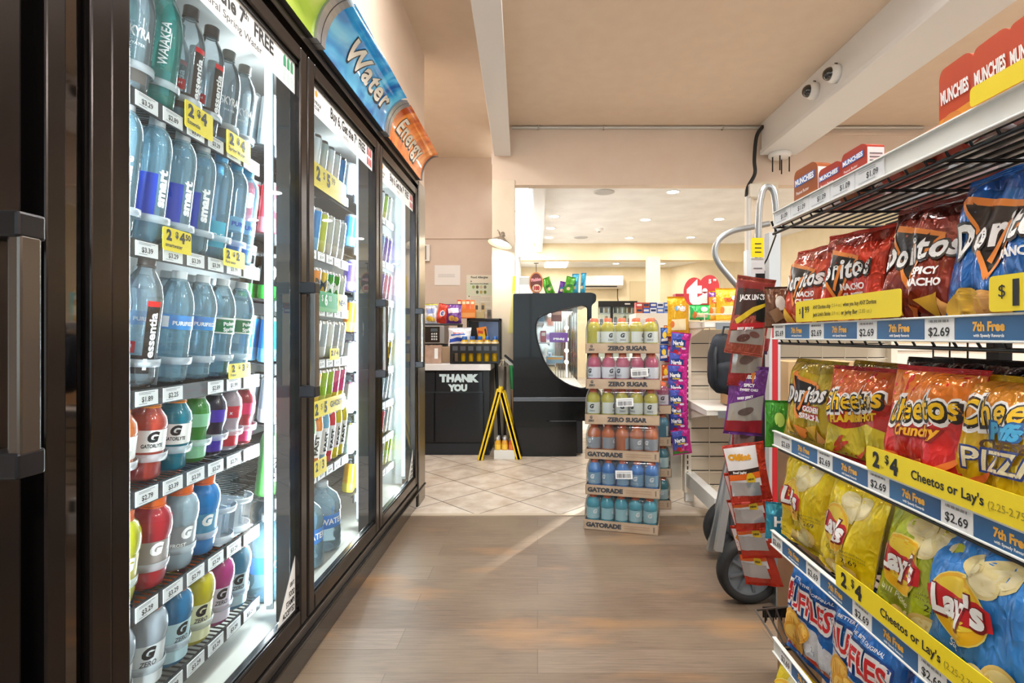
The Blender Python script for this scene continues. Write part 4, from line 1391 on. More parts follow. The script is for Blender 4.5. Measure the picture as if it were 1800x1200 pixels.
def cheetos(seed, top, base, low, sub, w=0.17, h=0.185, d=0.06, bend=0.04, puffs=False, subcol=None):
    ty = .745 if puffs else .64
    b = Bag(w, h, d, seed, film(base, 0.2), bend=bend)
    b.poly([(-.99, .955), (.99, .955), (.99, .64), (.2, .62), (-.99, .66)], film(top, 0.2))
    if low:
        b.poly([(-.99, .045), (.99, .045), (.99, .36), (.4, .42), (-.2, .33), (-.99, .40)], film(low, 0.15))
    b.text('Cheetos', 0, ty, 0.040, PURE, width=w * .87, bold=.125, shear=.2, rot=9, space=1.15)
    b.text('Cheetos', 0, ty, 0.036, CHAR, width=w * .83, bold=.075, shear=.2, rot=9, space=1.15)
    b.text('Cheetos', 0, ty + .003, 0.033, mat('f8c81e', .4), width=w * .78, bold=.022, shear=.2, rot=9, space=1.15)
    if sub:
        b.text(sub, .05, .47, 0.017, mat('8a1a14', .4), bold=.08, shear=.25, rot=6)
        b.text(sub, .05, .47, 0.0155, subcol or mat('f5b52a', .4), bold=.035, shear=.25, rot=6)
    return b

def curls(b, seed, n=6, col='e8782a'):
    r = random.Random(seed)
    for k in range(n):
        b.blob(r.uniform(-.75, .75), r.uniform(.09, .27), r.uniform(.016, .026), .0045, mat(col, .45), r.uniform(5, 60), 14)

def lays(seed, base, band, sub, w=0.165, h=0.195, d=0.062, bend=0.06, chip2=True, tilt=0, twist=0.4, subcol='6a5a10', upper=None, price=True):
    b = Bag(w, h, d, seed, film(base, 0.15), bend=bend, twist=twist)
    if upper:
        b.poly([(-.99, .955), (.99, .955), (.99, .84), (.1, .72), (-.99, .86)], film(upper, 0.15))
    for (x, z, rx, ry, ro) in ((.35, .80, .030, .022, 20), (.15, .74, .026, .02, -30), (-.05, .82, .022, .016, 10)):
        b.blob(x, z, rx, ry, CHIPP, ro); b.blob(x + .04, z - .01, rx * .72, ry * .6, mat('efe2b4', .5), ro)
    b.blob(-.22, .50, .047, .047, mat('f6e27a', .4))
    b.blob(-.22, .50, .045, .045, mat('f2b81c', .4))
    b.blob(-.22, .53, .040, .034, mat('f5d43c', .4))
    b.poly([(-.82, .56), (-.60, .62), (-.2, .575), (.18, .60), (.34, .56), (.36, .44), (.18, .42), (-.2, .40), (-.62, .44), (-.80, .42)], mat('c81e26', .35))
    b.text("Lay's", -.22, .51, 0.036, mat('7a0d12', .4), width=w * .50, bold=.08, shear=.12, rot=2)
    b.text("Lay's", -.23, .515, 0.034, PURE, width=w * .48, bold=.045, shear=.12, rot=2)
    b.text(sub, -.30, .25, 0.011, mat(subcol, .5), shear=.3, rot=-4)
    b.blob(.45, .17, .026, .019, CHIPS_, 25); b.blob(.46, .175, .019, .013, CHIPP, 25)
    if chip2:
        b.blob(.15, .12, .022, .015, CHIPP, -15); b.blob(-.25, .10, .02, .014, CHIPS_, 10)
    if price:
        b.text('GUARANTEED FRESH', .62, .40, 0.0035, mat('5a5410', .6), arc=.002)
        b.text('UNTIL PRINTED DATE', .62, .375, 0.0035, mat('5a5410', .6))
        b.text('2.69', .62, .33, 0.009, INK)
    return b

def ruffles(seed, w=0.17, h=0.21, d=0.065, bend=0.05):
    b = Bag(w, h, d, seed, film('1f6fc4', 0.3), bend=bend, twist=-.4)
    b.poly([(-.99, .045), (.99, .045), (.99, .30), (.3, .40), (-.3, .44), (-.99, .55)], film('e4e8f0', 0.1))
    b.poly([(-.99, .045), (.99, .045), (.99, .10), (.1, .13), (-.99, .09)], film('d23a1e', 0.2))
    b.text('BETTER IN THE BITE ORIGINAL', 0.05, .78, 0.006, PURE, bold=.02, rot=-6)
    b.text('RUFFLES', -.02, .60, 0.046, mat('16408c', .4), width=w * .93, bold=.14, rot=-4)
    b.text('RUFFLES', -.02, .60, 0.043, PURE, width=w * .90, bold=.11, rot=-4)
    b.text('RUFFLES', -.02, .60, 0.039, mat('d8232a', .4), width=w * .84, bold=.03, rot=-4)
    for (x, z, rx, ry, ro) in ((-.55, .34, .034, .030, 10), (-.35, .22, .036, .030, -20), (-.05, .33, .026, .020, 40)):
        b.blob(x, z, rx, ry, mat('d89a2a', .45), ro); b.blob(x + .02, z + .01, rx * .8, ry * .75, mat('ecc05a', .45), ro)
        for q in range(-2, 3):
            b.blob(x + q * .07, z, .0012, ry * .65, mat('c98a22', .5), ro, 8)
    b.text('2.69', .45, .25, 0.010, INK)
    return b

# ================================================================ WIRE RACK ON THE SHOPPER'S SIDE
RX = 0.54
WIRE = mat('121214', 0.35, 0.3)
RAILW = mat('e9ebe8', 0.4)
rack = empty('wire_rack', (0.73, 0.8, 0), label='black wire snack rack with white price rails beside the aisle', cat='rack')
rack_off = Vector((0.73, 0.8, 0))
def rk(mb, name, parent=None, bevel=0):
    o = mb.build(name, parent or rack, bevel=bevel)
    if parent is None:
        o.location = -rack_off
    return o
YR0, YR1 = 0.30, 1.222
def wire_shelf(z, y1, depth, z2=None, zf=None):
    """wires run along the rack, cross bars under them, a lipped front"""
    m = MB()
    n = int(depth / 0.024)
    for i in range(n + 1):
        x = RX + 0.012 + depth * i / n
        m.cyl((x, YR0, z), (x, y1, z), 0.0024, WIRE, 6)
    k = 6
    for j in range(k + 1):
        y = YR0 + (y1 - YR0) * j / k
        m.tube([(RX + 0.008, y, z + 0.008), (RX + 0.012, y, z - 0.006), (RX + depth + 0.01, y, z - 0.006)], 0.003, WIRE, 6)
    m.cyl((RX + 0.012, YR0, z - 0.022), (RX + 0.012, y1, z - 0.022), 0.003, WIRE, 6)
    for j in range(24):
        y = YR0 + (y1 - YR0) * (j + .5) / 24
        m.tube([(RX + 0.012, y, z - 0.022), (RX + 0.006, y, z - 0.012), (RX + 0.012, y, z)], 0.002, WIRE, 5)
    # turned-up end loop
    m.tube([(RX + 0.02, y1 - 0.002, z - 0.006), (RX + 0.02, y1 + 0.012, z - 0.002), (RX + depth * .5, y1 + 0.014, z - 0.002), (RX + depth, y1 + 0.012, z - 0.002), (RX + depth, y1 - 0.002, z - 0.006)], 0.0035, WIRE, 6)
    return rk(m, 'wire_shelf')
DEPTH = 0.37
SHZ = [1.289, 1.034, 0.7915, 0.5605, 0.319, 0.085]
BLUEP = noisy('blue_promo_print', '1c4f82', '2f6da3', 6, 0.4)
GOLDT = mat('f0b23a', 0.4)
TSTART = [1.219, 1.219, 1.189, 1.232, 1.19, 1.20]
shobj = []
for si, z in enumerate(SHZ):
    s = wire_shelf(z - 0.004, YR1 + (0.0 if si else 0.03), DEPTH if si else 0.36)
    shobj.append(s)
    r = MB()
    y1 = max(YR1, TSTART[si]) + 0.004
    r.box(RX + 0.001, YR0, z - 0.0165, RX + 0.006, y1, z + 0.0165, RAILW)
    r.box(RX - 0.003, YR0, z + 0.0145, RX + 0.006, y1, z + 0.0175, RAILW)
    r.box(RX - 0.003, YR0, z - 0.0175, RX + 0.006, y1, z - 0.0145, RAILW)
    rk(r, 'price_rail', s, 0.0008)
    fn = lambda a, c: (RX - 0.0012, -a, c)
    if si == 0:
        y = y1 - 0.01
        for k in range(5):
            t = MB()
            wd = 0.075
            t.box(RX - 0.0008, y - wd, z - 0.014, RX + 0.0005, y, z + 0.014, mat('e6e9ee', 0.45))
            t.write('$1.09', fn, 0.0095, INK, (-(y - wd * .62), z - 0.001), bold=0.01)
            for q in range(3):
                zz = (z + 0.010, z + 0.007, z - 0.010)[q]
                t.decal([(-(y - .01), zz - .0005), (-(y - wd + .02), zz - .0005), (-(y - wd + .02), zz + .0005), (-(y - .01), zz + .0005)], fn, mat('9a9da3', .6))
            rk(t, 'price_tag', s)
            y -= wd + 0.002
        continue
    y = TSTART[si]
    k = 0
    while y > YR0 + 0.06:
        t = MB()
        wd = 0.053
        t.box(RX - 0.0008, y - wd, z - 0.0142, RX + 0.0005, y, z + 0.0142, mat('f2f4f6', 0.45))
        t.write('$2.69', fn, 0.0115, INK, (-(y - wd / 2), z - 0.0035), width=0.038, bold=0.012)
        for q in range(14):
            a = -(y - 0.008 - q * 0.0026)
            t.decal([(a, z + .009), (a + (.0016 if q % 3 else .0008), z + .009), (a + (.0016 if q % 3 else .0008), z + .0125), (a, z + .0125)], fn, mat('6a6c72', .6))
        rk(t, 'price_tag', s)
        y -= wd + 0.001
        t = MB()
        wd = min(0.103, y - YR0 - 0.005)
        t.box(RX - 0.0008, y - wd, z - 0.0142, RX + 0.0005, y, z + 0.0142, BLUEP)
        if wd > 0.08:
            t.write('7th Free', fn, 0.0105, GOLDT, (-(y - wd / 2), z + 0.0025), width=0.046, bold=0.05)
            t.write('with Speedy Rewards', fn, 0.0036, PURE, (-(y - wd / 2), z - 0.0085), width=0.044, bold=0.03)
        rk(t, 'promo_strip', s)
        y -= wd + 0.001
for (x, y) in ((0.915, 1.06), (0.915, 0.36)):
    m = MB()
    m.box(x - 0.014, y - 0.014, 0, x + 0.014, y + 0.014, 1.40, mat('1a1a1d', 0.45, 0.3))
    for k in range(26):
        m.box(x - 0.0145, y - 0.004, 0.1 + k * 0.05, x - 0.0138, y + 0.004, 0.125 + k * 0.05, BLACK)
    rk(m, 'post', None, 0.003)
m = MB()
for k in range(20):
    y = YR0 + 0.96 * k / 19
    m.cyl((0.932, y, 0.06), (0.932, y, 1.325), 0.002, WIRE, 5)
for k in range(26):
    z = 0.075 + 0.05 * k
    m.cyl((0.932, YR0, z), (0.932, YR0 + 0.96, z), 0.002, WIRE, 5)
rk(m, 'back_grid')
# wire end basket at the foot
m = MB()
bp = [PX(1372, 1140, 1.22), PX(1328, 1072, 1.40), PX(1385, 1066, 1.42), PX(1395, 1125, 1.24)]
m.tube([bp[0], bp[1], bp[2]], 0.003, mat('8a8680', .35, .6), 6)
for t in (.33, .62):
    a = bp[1].lerp(bp[2], t); c = bp[0].lerp(bp[3], t)
    m.tube([a + Vector((0, 0, -.03)), a, c], 0.0024, mat('5a5652', .35, .6), 6)
for t in (.3, .55, .8, 1.0):
    a = bp[1].lerp(bp[2], t)
    m.tube([a, a + Vector((0, 0, -.035))], 0.002, WIRE, 5)
m.box(bp[1].x + .028, 1.42, bp[1].z - 0.03, bp[2].x + .02, 1.424, bp[1].z - 0.002, BLACK)
rk(m, 'end_basket')

def shelf_bag(b, name, label, cat, px0, px1, si, xo=0.0, lean_=-9, yaw=0, roll=0, zo=0.0, group='snack bags on the wire rack'):
    X = RX + 0.042
    ya, yb = X * F / (px0 - 945), X * F / (px1 - 945)
    o = b.done(name, label, cat, group)
    z = SHZ[si] + 0.001 + zo
    o.location = (X + xo, (ya + yb) / 2, z)
    M = Matrix.Rotation(R(-90 + yaw + 3), 3, 'Z') @ Matrix.Rotation(R(lean_), 3, 'X') @ Matrix.Rotation(R(roll), 3, 'Y')
    o.rotation_euler = M.to_euler()
    return o
G2 = 'second shelf from the top'
shelf_bag(doritos(1.3, 'cc4a2e', '9c3a2a', ['NACHO', 'CHEESE'], w=.172), 'chip_bag', 'red nacho cheese tortilla chip bag at the far end of its shelf', 'bag', 1378, 1456, 1)
shelf_bag(doritos(2.2, 'd63e26', '9a2e20', ['NACHO', 'CHEESE'], w=.172, h=.195, twist=1.2), 'chip_bag', 'red nacho cheese tortilla chip bag beside the brown spicy one', 'bag', 1444, 1546, 1, xo=-.006, yaw=4)
shelf_bag(doritos(3.7, '8c3226', '4a1d18', ['SPICY', 'NACHO'], w=.185, h=.205, d=.075, chips=True, twist=1.0), 'chip_bag', 'dark red brown spicy nacho tortilla chip bag', 'bag', 1545, 1702, 1, xo=.004)
bb = doritos(4.1, '2468b8', '1f56a4', ['RANCH'], w=.19, h=.215, d=.07, chips=False, big=1.15, twist=-.6)
bb.blob(-.55, .14, .035, .02, CHIPY, 10); bb.blob(-.1, .12, .03, .018, ORG2, -12)
shelf_bag(bb, 'chip_bag', 'bright blue ranch tortilla chip bag on the second shelf', 'bag', 1692, 1870, 1, xo=-.004)
shelf_bag(doritos(5.9, 'c8ac22', 'a88e24', ['GOLDEN', 'SRIRACHA'], w=.175, h=.185, bar=mat('a8202a', .4)), 'chip_bag', 'golden sriracha tortilla chip bag, front of its shelf end', 'bag', 1376, 1466, 2, yaw=3)
shelf_bag(doritos(6.4, 'b89c22', '7d6c1e', ['GOLDEN', 'SRIRACHA'], w=.175, h=.185, bar=mat('a8202a', .4)), 'chip_bag', 'golden tortilla chip bag half hidden behind the first golden one', 'bag', 1420, 1500, 2, xo=.075)
bh = cheetos(7.2, 'c8602a', 'c42a26', 'dcc82a', 'Hot', w=.168, h=.178)
bh.text('FLAMIN HOT', .1, .46, .012, mat('f2c82a', .4), bold=.05, shear=.3, rot=10)
curls(bh, 3, 4, 'c8401e')
shelf_bag(bh, 'chip_bag', 'red and yellow hot cheese puff bag beside the golden bag', 'bag', 1460, 1556, 2, xo=.002, yaw=8, lean_=-6)
bh2 = cheetos(8.5, 'b8582a', 'b82a2a', 'd2c02a', 'Hot', w=.165, h=.182)
curls(bh2, 5, 4, 'c8401e')
shelf_bag(bh2, 'chip_bag', 'red hot cheese puff bag half hidden behind the crunchy one', 'bag', 1520, 1612, 2, xo=.055)
bc = cheetos(9.1, 'e07a22', 'd42a2a', None, 'Crunchy', w=.166, h=.19, d=.066)
curls(bc, 11, 7)
shelf_bag(bc, 'chip_bag', 'orange and red crunchy cheese snack bag behind the yellow offer strip', 'bag', 1563, 1712, 2, xo=-.012, yaw=2)
bz = cheetos(10.6, 'e0902a', 'e2b81e', 'e6c41e', '', w=.185, h=.185, puffs=True)
bz.text('Puffs', -.02, .60, .021, mat('1b5c9c', .4), bold=.10, shear=.25, rot=3)
bz.text('Puffs', -.02, .60, .019, mat('4fb4e6', .4), bold=.05, shear=.25, rot=3)
bz.text('CHEESE', 0, .50, .012, mat('5a3c14', .4), bold=.04, width=.09, rot=3)
bz.text('PIZZA', 0, .39, .028, mat('2c3f86', .4), bold=.06, width=.135, rot=3)
bz.text('PIZZA', 0, .39, .026, mat('f3e7c0', .4), bold=.015, width=.128, rot=3)
bz.blob(.45, .14, .016, .014, PURE); bz.blob(.6, .15, .014, .013, PURE); bz.blob(.52, .11, .016, .01, PURE)
curls(bz, 21, 5, 'e2702a')
shelf_bag(bz, 'chip_bag', 'yellow cheese pizza puff bag on the third shelf', 'bag', 1696, 1868, 2, xo=.002)
shelf_bag(lays(11.3, 'f2d41a', None, 'Classic', w=.172, h=.20), 'chip_bag', 'yellow classic potato chip bag at the far end of its shelf', 'bag', 1378, 1452, 3, yaw=4, lean_=-5)
shelf_bag(lays(12.8, 'f4d61a', None, 'Classic', w=.175, h=.195, twist=-.8), 'chip_bag', 'yellow classic potato chip bag beside the green pickle one', 'bag', 1440, 1548, 3, xo=-.008, yaw=-3, roll=6, lean_=-6)
shelf_bag(lays(13.4, 'b9c62c', None, 'Dill Pickle', w=.178, h=.205, upper='c8d040', subcol='f2f0d0', twist=.9), 'chip_bag', 'green dill pickle potato chip bag between yellow and blue ones', 'bag', 1546, 1682, 3, xo=-.004, roll=4)
shelf_bag(lays(14.9, '3a8ce0', None, 'Salt', w=.185, h=.195, subcol='eef2f6', price=False, twist=-.8), 'chip_bag', 'blue potato chip bag at the near end of the fourth shelf', 'bag', 1656, 1836, 3, xo=-.010, roll=-5)
shelf_bag(ruffles(15.5, w=.17, h=.215), 'chip_bag', 'blue ridged potato chip bag at the far end of the low shelf', 'bag', 1390, 1468, 4, yaw=5, lean_=-4)
shelf_bag(ruffles(16.7, w=.185, h=.225), 'chip_bag', 'blue ridged potato chip bag, second along the low shelf', 'bag', 1462, 1592, 4, xo=-.006, yaw=3, lean_=-5)
shelf_bag(ruffles(17.2, w=.18, h=.215), 'chip_bag', 'blue ridged potato chip bag cut by the lower picture edge', 'bag', 1592, 1740, 4)
shelf_bag(lays(18.2, 'f2d61a', None, 'Classic', w=.16, h=.17), 'chip_bag', 'yellow potato chip bag on the bottom shelf by the floor', 'bag', 1362, 1420, 5, yaw=4)
# second row, darker bags that fill the shelves behind
def plain_bag(seed, base, w=.17, h=.185, d=.06):
    return Bag(w, h, d, seed, film(base), bend=.05)
for k, (si, px, base, txt, dz) in enumerate([
        (1, 1412, 'a03a28', 'red nacho tortilla chip bag behind the far-end one', 0), (1, 1506, '9c3424', 'red nacho tortilla chip bag in the rear row near the spicy bag', 0), (1, 1640, '7a2c22', 'brown spicy nacho bag in the rear row', 0), (1, 1760, '6a2a22', 'dark brown bag between the spicy and the blue bag, rear row', .01),
        (2, 1540, '17151a', 'black chip bag behind the hot cheese puffs', .012), (2, 1620, '121216', 'black chip bag behind the crunchy cheese bag', .014), (2, 1720, '141318', 'black chip bag behind the pizza puffs', .006), (2, 1800, 'b8561e', 'orange cheese bag tucked behind the pizza puffs', 0),
        (3, 1462, 'a8a070', 'pale yellow green chip bag in the rear row behind the classic ones', 0), (3, 1570, '98a03c', 'green chip bag in the rear row behind the pickle one', .0), (3, 1690, '9aa23c', 'green chip bag in the rear row behind the blue one', .005), (3, 1800, '2560a8', 'blue chip bag in the rear row of the fourth shelf', 0),
        (4, 1440, '1f5ca8', 'blue ridged chip bag in the rear row, far end', 0), (4, 1560, '1f5ca8', 'blue ridged chip bag in the rear row, second', 0), (4, 1700, 'b8341e', 'red orange chip bag in the rear row of the low shelf', 0)]):
    b = plain_bag(20.3 + k * 1.37, base)
    if base in ('17151a', '121216', '141318'):
        b.text('Doritos', -.1, .6, .03, mat('8a4a7a', .4), width=.13, bold=.05, shear=.15, rot=5)
        b.poly([(-.6, .85), (.5, .80), (.3, .72), (-.5, .74)], film('7c2a2e'))
    X = RX + 0.042
    o = shelf_bag(b, 'chip_bag', txt, 'bag', px - 60, px + 60, si, xo=.088 if si != 2 else .10, zo=dz, lean_=-6)

# offer strips on the rack
def rcard(x0, x1, yt, yb, lines, what, **k):
    return card(x0, x1, yt, yb, RX - 0.006, lines, what, **k)
GREY = mat('9a8a1c', .6)
def strip(y0, y1, z0, z1, lines, what):
    c = MB()
    lp = round_loop([(y0, z0), (y1, z0), (y1, z1), (y0, z1)], 0.006, 3)
    X = RX - 0.0045
    c.prism(lp, 'yz', X - 0.0006, X + 0.0006, YEL)
    fn = lambda a, b: (X - 0.0011, y1 - a, z0 + b)
    for (t, a, b, h, kw) in lines:
        kw = dict(kw); col = kw.pop('col', INK)
        c.write(t, fn, h, col, (a, b), **kw)
    return c.build('offer_card', label=what, cat='price card')
def Yat(px): return RX * F / (px - 945)
strip(Yat(1590), Yat(1403), SHZ[1] + .019, SHZ[1] + .061, [('$', .018, .022, .010, {}), ('1', .030, .019, .020, dict(bold=.05)), ('99', .047, .024, .012, dict(bold=.01)),
      ('ANY Doritos chip', .070, .027, .0068, dict(align='l', bold=.02, width=.062)), ('(2.5-4 oz.)', .136, .027, .0062, dict(align='l', col=GREY, width=.032)), ('when you buy ANY Doritos', .172, .027, .0068, dict(align='l', bold=.02, width=.092)),
      ("Jack Link's Sticks", .070, .013, .0068, dict(align='l', bold=.02, width=.062)), ('(0.9 oz.)', .136, .013, .0062, dict(align='l', col=GREY, width=.026)), ('or Jerky Bag', .166, .013, .0068, dict(align='l', bold=.02, width=.048)), ('(2.85 oz.)', .218, .013, .0062, dict(align='l', col=GREY, width=.034))],
      'long yellow offer strip below the red nacho cheese bags')
strip(YR0 + .1, Yat(1746), SHZ[1] + .019, SHZ[1] + .061, [('$', .018, .024, .014, {}), ('1', .036, .021, .026, dict(bold=.06)), ('99', .058, .028, .015, dict(bold=.01))], 'yellow offer strip below the bright blue ranch bag')
strip(YR0 + .02, Yat(1528), SHZ[2] + .018, SHZ[2] + .056, [('2', .026, .020, .022, dict(bold=.05)), ('for', .041, .012, .005, dict(col=GREY)), ('$', .052, .026, .013, dict(bold=.02)), ('4', .068, .019, .022, dict(bold=.06)), ('Cheetos or Lay\'s', .105, .018, .0125, dict(align='l', bold=.02, width=.125)), ('(2.25-2.75 oz.)', .236, .016, .009, dict(align='l', col=GREY, width=.07))],
      'long yellow offer strip below the crunchy cheese bags')
strip(YR0 + .02, Yat(1474), SHZ[3] + .018, SHZ[3] + .056, [('2', .026, .020, .022, dict(bold=.05)), ('for', .041, .012, .005, dict(col=GREY)), ('$', .052, .026, .013, dict(bold=.02)), ('4', .068, .019, .022, dict(bold=.06)), ('Cheetos or Lay\'s', .125, .018, .0125, dict(align='l', bold=.02, width=.125)), ('(2.25-2.75 oz.)', .256, .016, .009, dict(align='l', col=GREY, width=.07))],
      'long yellow offer strip below the green pickle chips')
strip(YR0 + .02, Yat(1712), SHZ[0] + .0175, SHZ[0] + .0415, [], 'plain yellow strip on the top shelf before the orange packs')

# small packs on the top shelf
def pack(w, d, h, base, low, txt, side='e8e6e4', lab=None):
    m = MB()
    A, B = mat(base, .35, .2, .3), mat(low, .35, .2, .3)
    prof = round_loop([(-w / 2, 0), (w / 2, 0), (w / 2, h * .90), (w * .32, h), (-w * .42, h * .96), (-w / 2, h * .86)], h * .07, 3)
    m.prism(prof, 'xz', -d / 2, d / 2, A)
    fn = flat_xz(-d / 2 - .0006)
    fn2 = flat_xz(-d / 2 - .0011)
    m.decal([(-w * .485, h * .03), (w * .485, h * .03), (w * .485, h * .36), (-w * .485, h * .28)], fn, B)
    if lab:
        m.decal([(-w * .46, h * .56), (w * .40, h * .62), (w * .40, h * .80), (-w * .46, h * .74)], fn, mat(lab, .4))
    m.write(txt, fn2, h * (.13 if lab else .17), PURE, (-w * .03, h * (.68 if lab else .58)), width=w * .80, bold=.04, rot=4)
    m.write('Peanut Butter', fn2, h * .075, PURE, (-w * .1, h * .42), width=w * .55, rot=4) if lab else m.decal(ell(-w * .1, h * .22, w * .28, h * .10, 4), fn2, mat('c8782a', .5))
    m.box(w / 2, -d * .46, h * .08, w / 2 + .0008, d * .46, h * .84, mat(side, .4))
    for q in range(6):
        m.box(w / 2 + .0008, -d * .35, h * (.15 + .1 * q), w / 2 + .0014, d * .35, h * (.18 + .1 * q), mat('6a6264', .6))
    return m.build('snack_pack', cat='pack')
PB = Stock(pack(.075, .032, .088, '9a5228', 'a8612a', 'MUNCHIES', lab='3c6cc0'))
PR = Stock(pack(.066, .032, .060, 'a8321e', 'b0481e', 'MUNCHIES', lab='3c6cc0'))
PO = Stock(pack(.054, .036, .100, 'c2461e', 'e0902a', 'MUNCHIES'))
ZT0 = SHZ[0] + 0.0
for st, px, txt, dz, yaw in ((PB, 1428, 'brown peanut butter cracker pack standing at the far end of the top shelf', 0, 8), (PR, 1472, 'red and brown cracker pack, second on the top shelf', 0, 6), (PB, 1493, 'brown cracker pack, third on the top shelf', -.012, 8), (PR, 1516, 'red cracker pack, fourth on the top shelf', 0.004, 4),
                             (PR, 1558, 'red cracker pack, fifth on the top shelf', -.01, -12), (PB, 1590, 'brown cracker pack, sixth on the top shelf', -.03, 0), (PR, 1625, 'red cracker pack, seventh on the top shelf', -.028, 0), (PR, 1655, 'red cracker pack, eighth on the top shelf', -.026, 0),
                             (PO, 1703, 'tall orange snack pack on the top shelf, farther of the two', 0, 4), (PO, 1768, 'tall orange snack pack on the top shelf, nearer of the two', 0, 2), (PO, 1838, 'tall orange snack pack at the very near end of the top shelf', 0, 2)):
    X = RX + .028
    st.put((X, X * F / (px - 945), ZT0 + max(dz, 0)), (0 if dz >= 0 else R(-52), 0, R(-90 + yaw)), txt, 'snack packs on the top shelf')
for k in range(20):
    m = MB()
    col = ('d0343a', 'c8ccd2', 'd8484e', 'c4c8ce')[k % 4]
    m.prism(round_loop([(-.07, 0), (.07, 0), (.07, .026), (-.07, .026)], .008, 3), 'xz', -.026, .026, mat('cfd2d6', .3, .5))
    m.box(-.06, -.0266, .004, .06, -.026, .022, mat(col, .35))
    if k % 5 != 2: m.box(-.066, -.014 if k // 5 % 2 else -.024, -.0003, .066, .014 if k // 5 % 2 else .024, .0004, mat('d8343c' if k // 5 % 2 == 0 else 'c4c8ce', .35))
    y = 0.45 + (k % 5) * 0.155
    x = RX + .085 + .065 * (k // 5)
    m.build('cracker_sleeve', None, (x, y, ZT0), (0, 0, R(90)), label=f'silver and red cracker sleeve on the top wire shelf, {["front", "second", "third", "rear"][k // 5]} row, {ORD[4 - k % 5]} from far end', cat='pack', group='cracker sleeves on the top shelf')

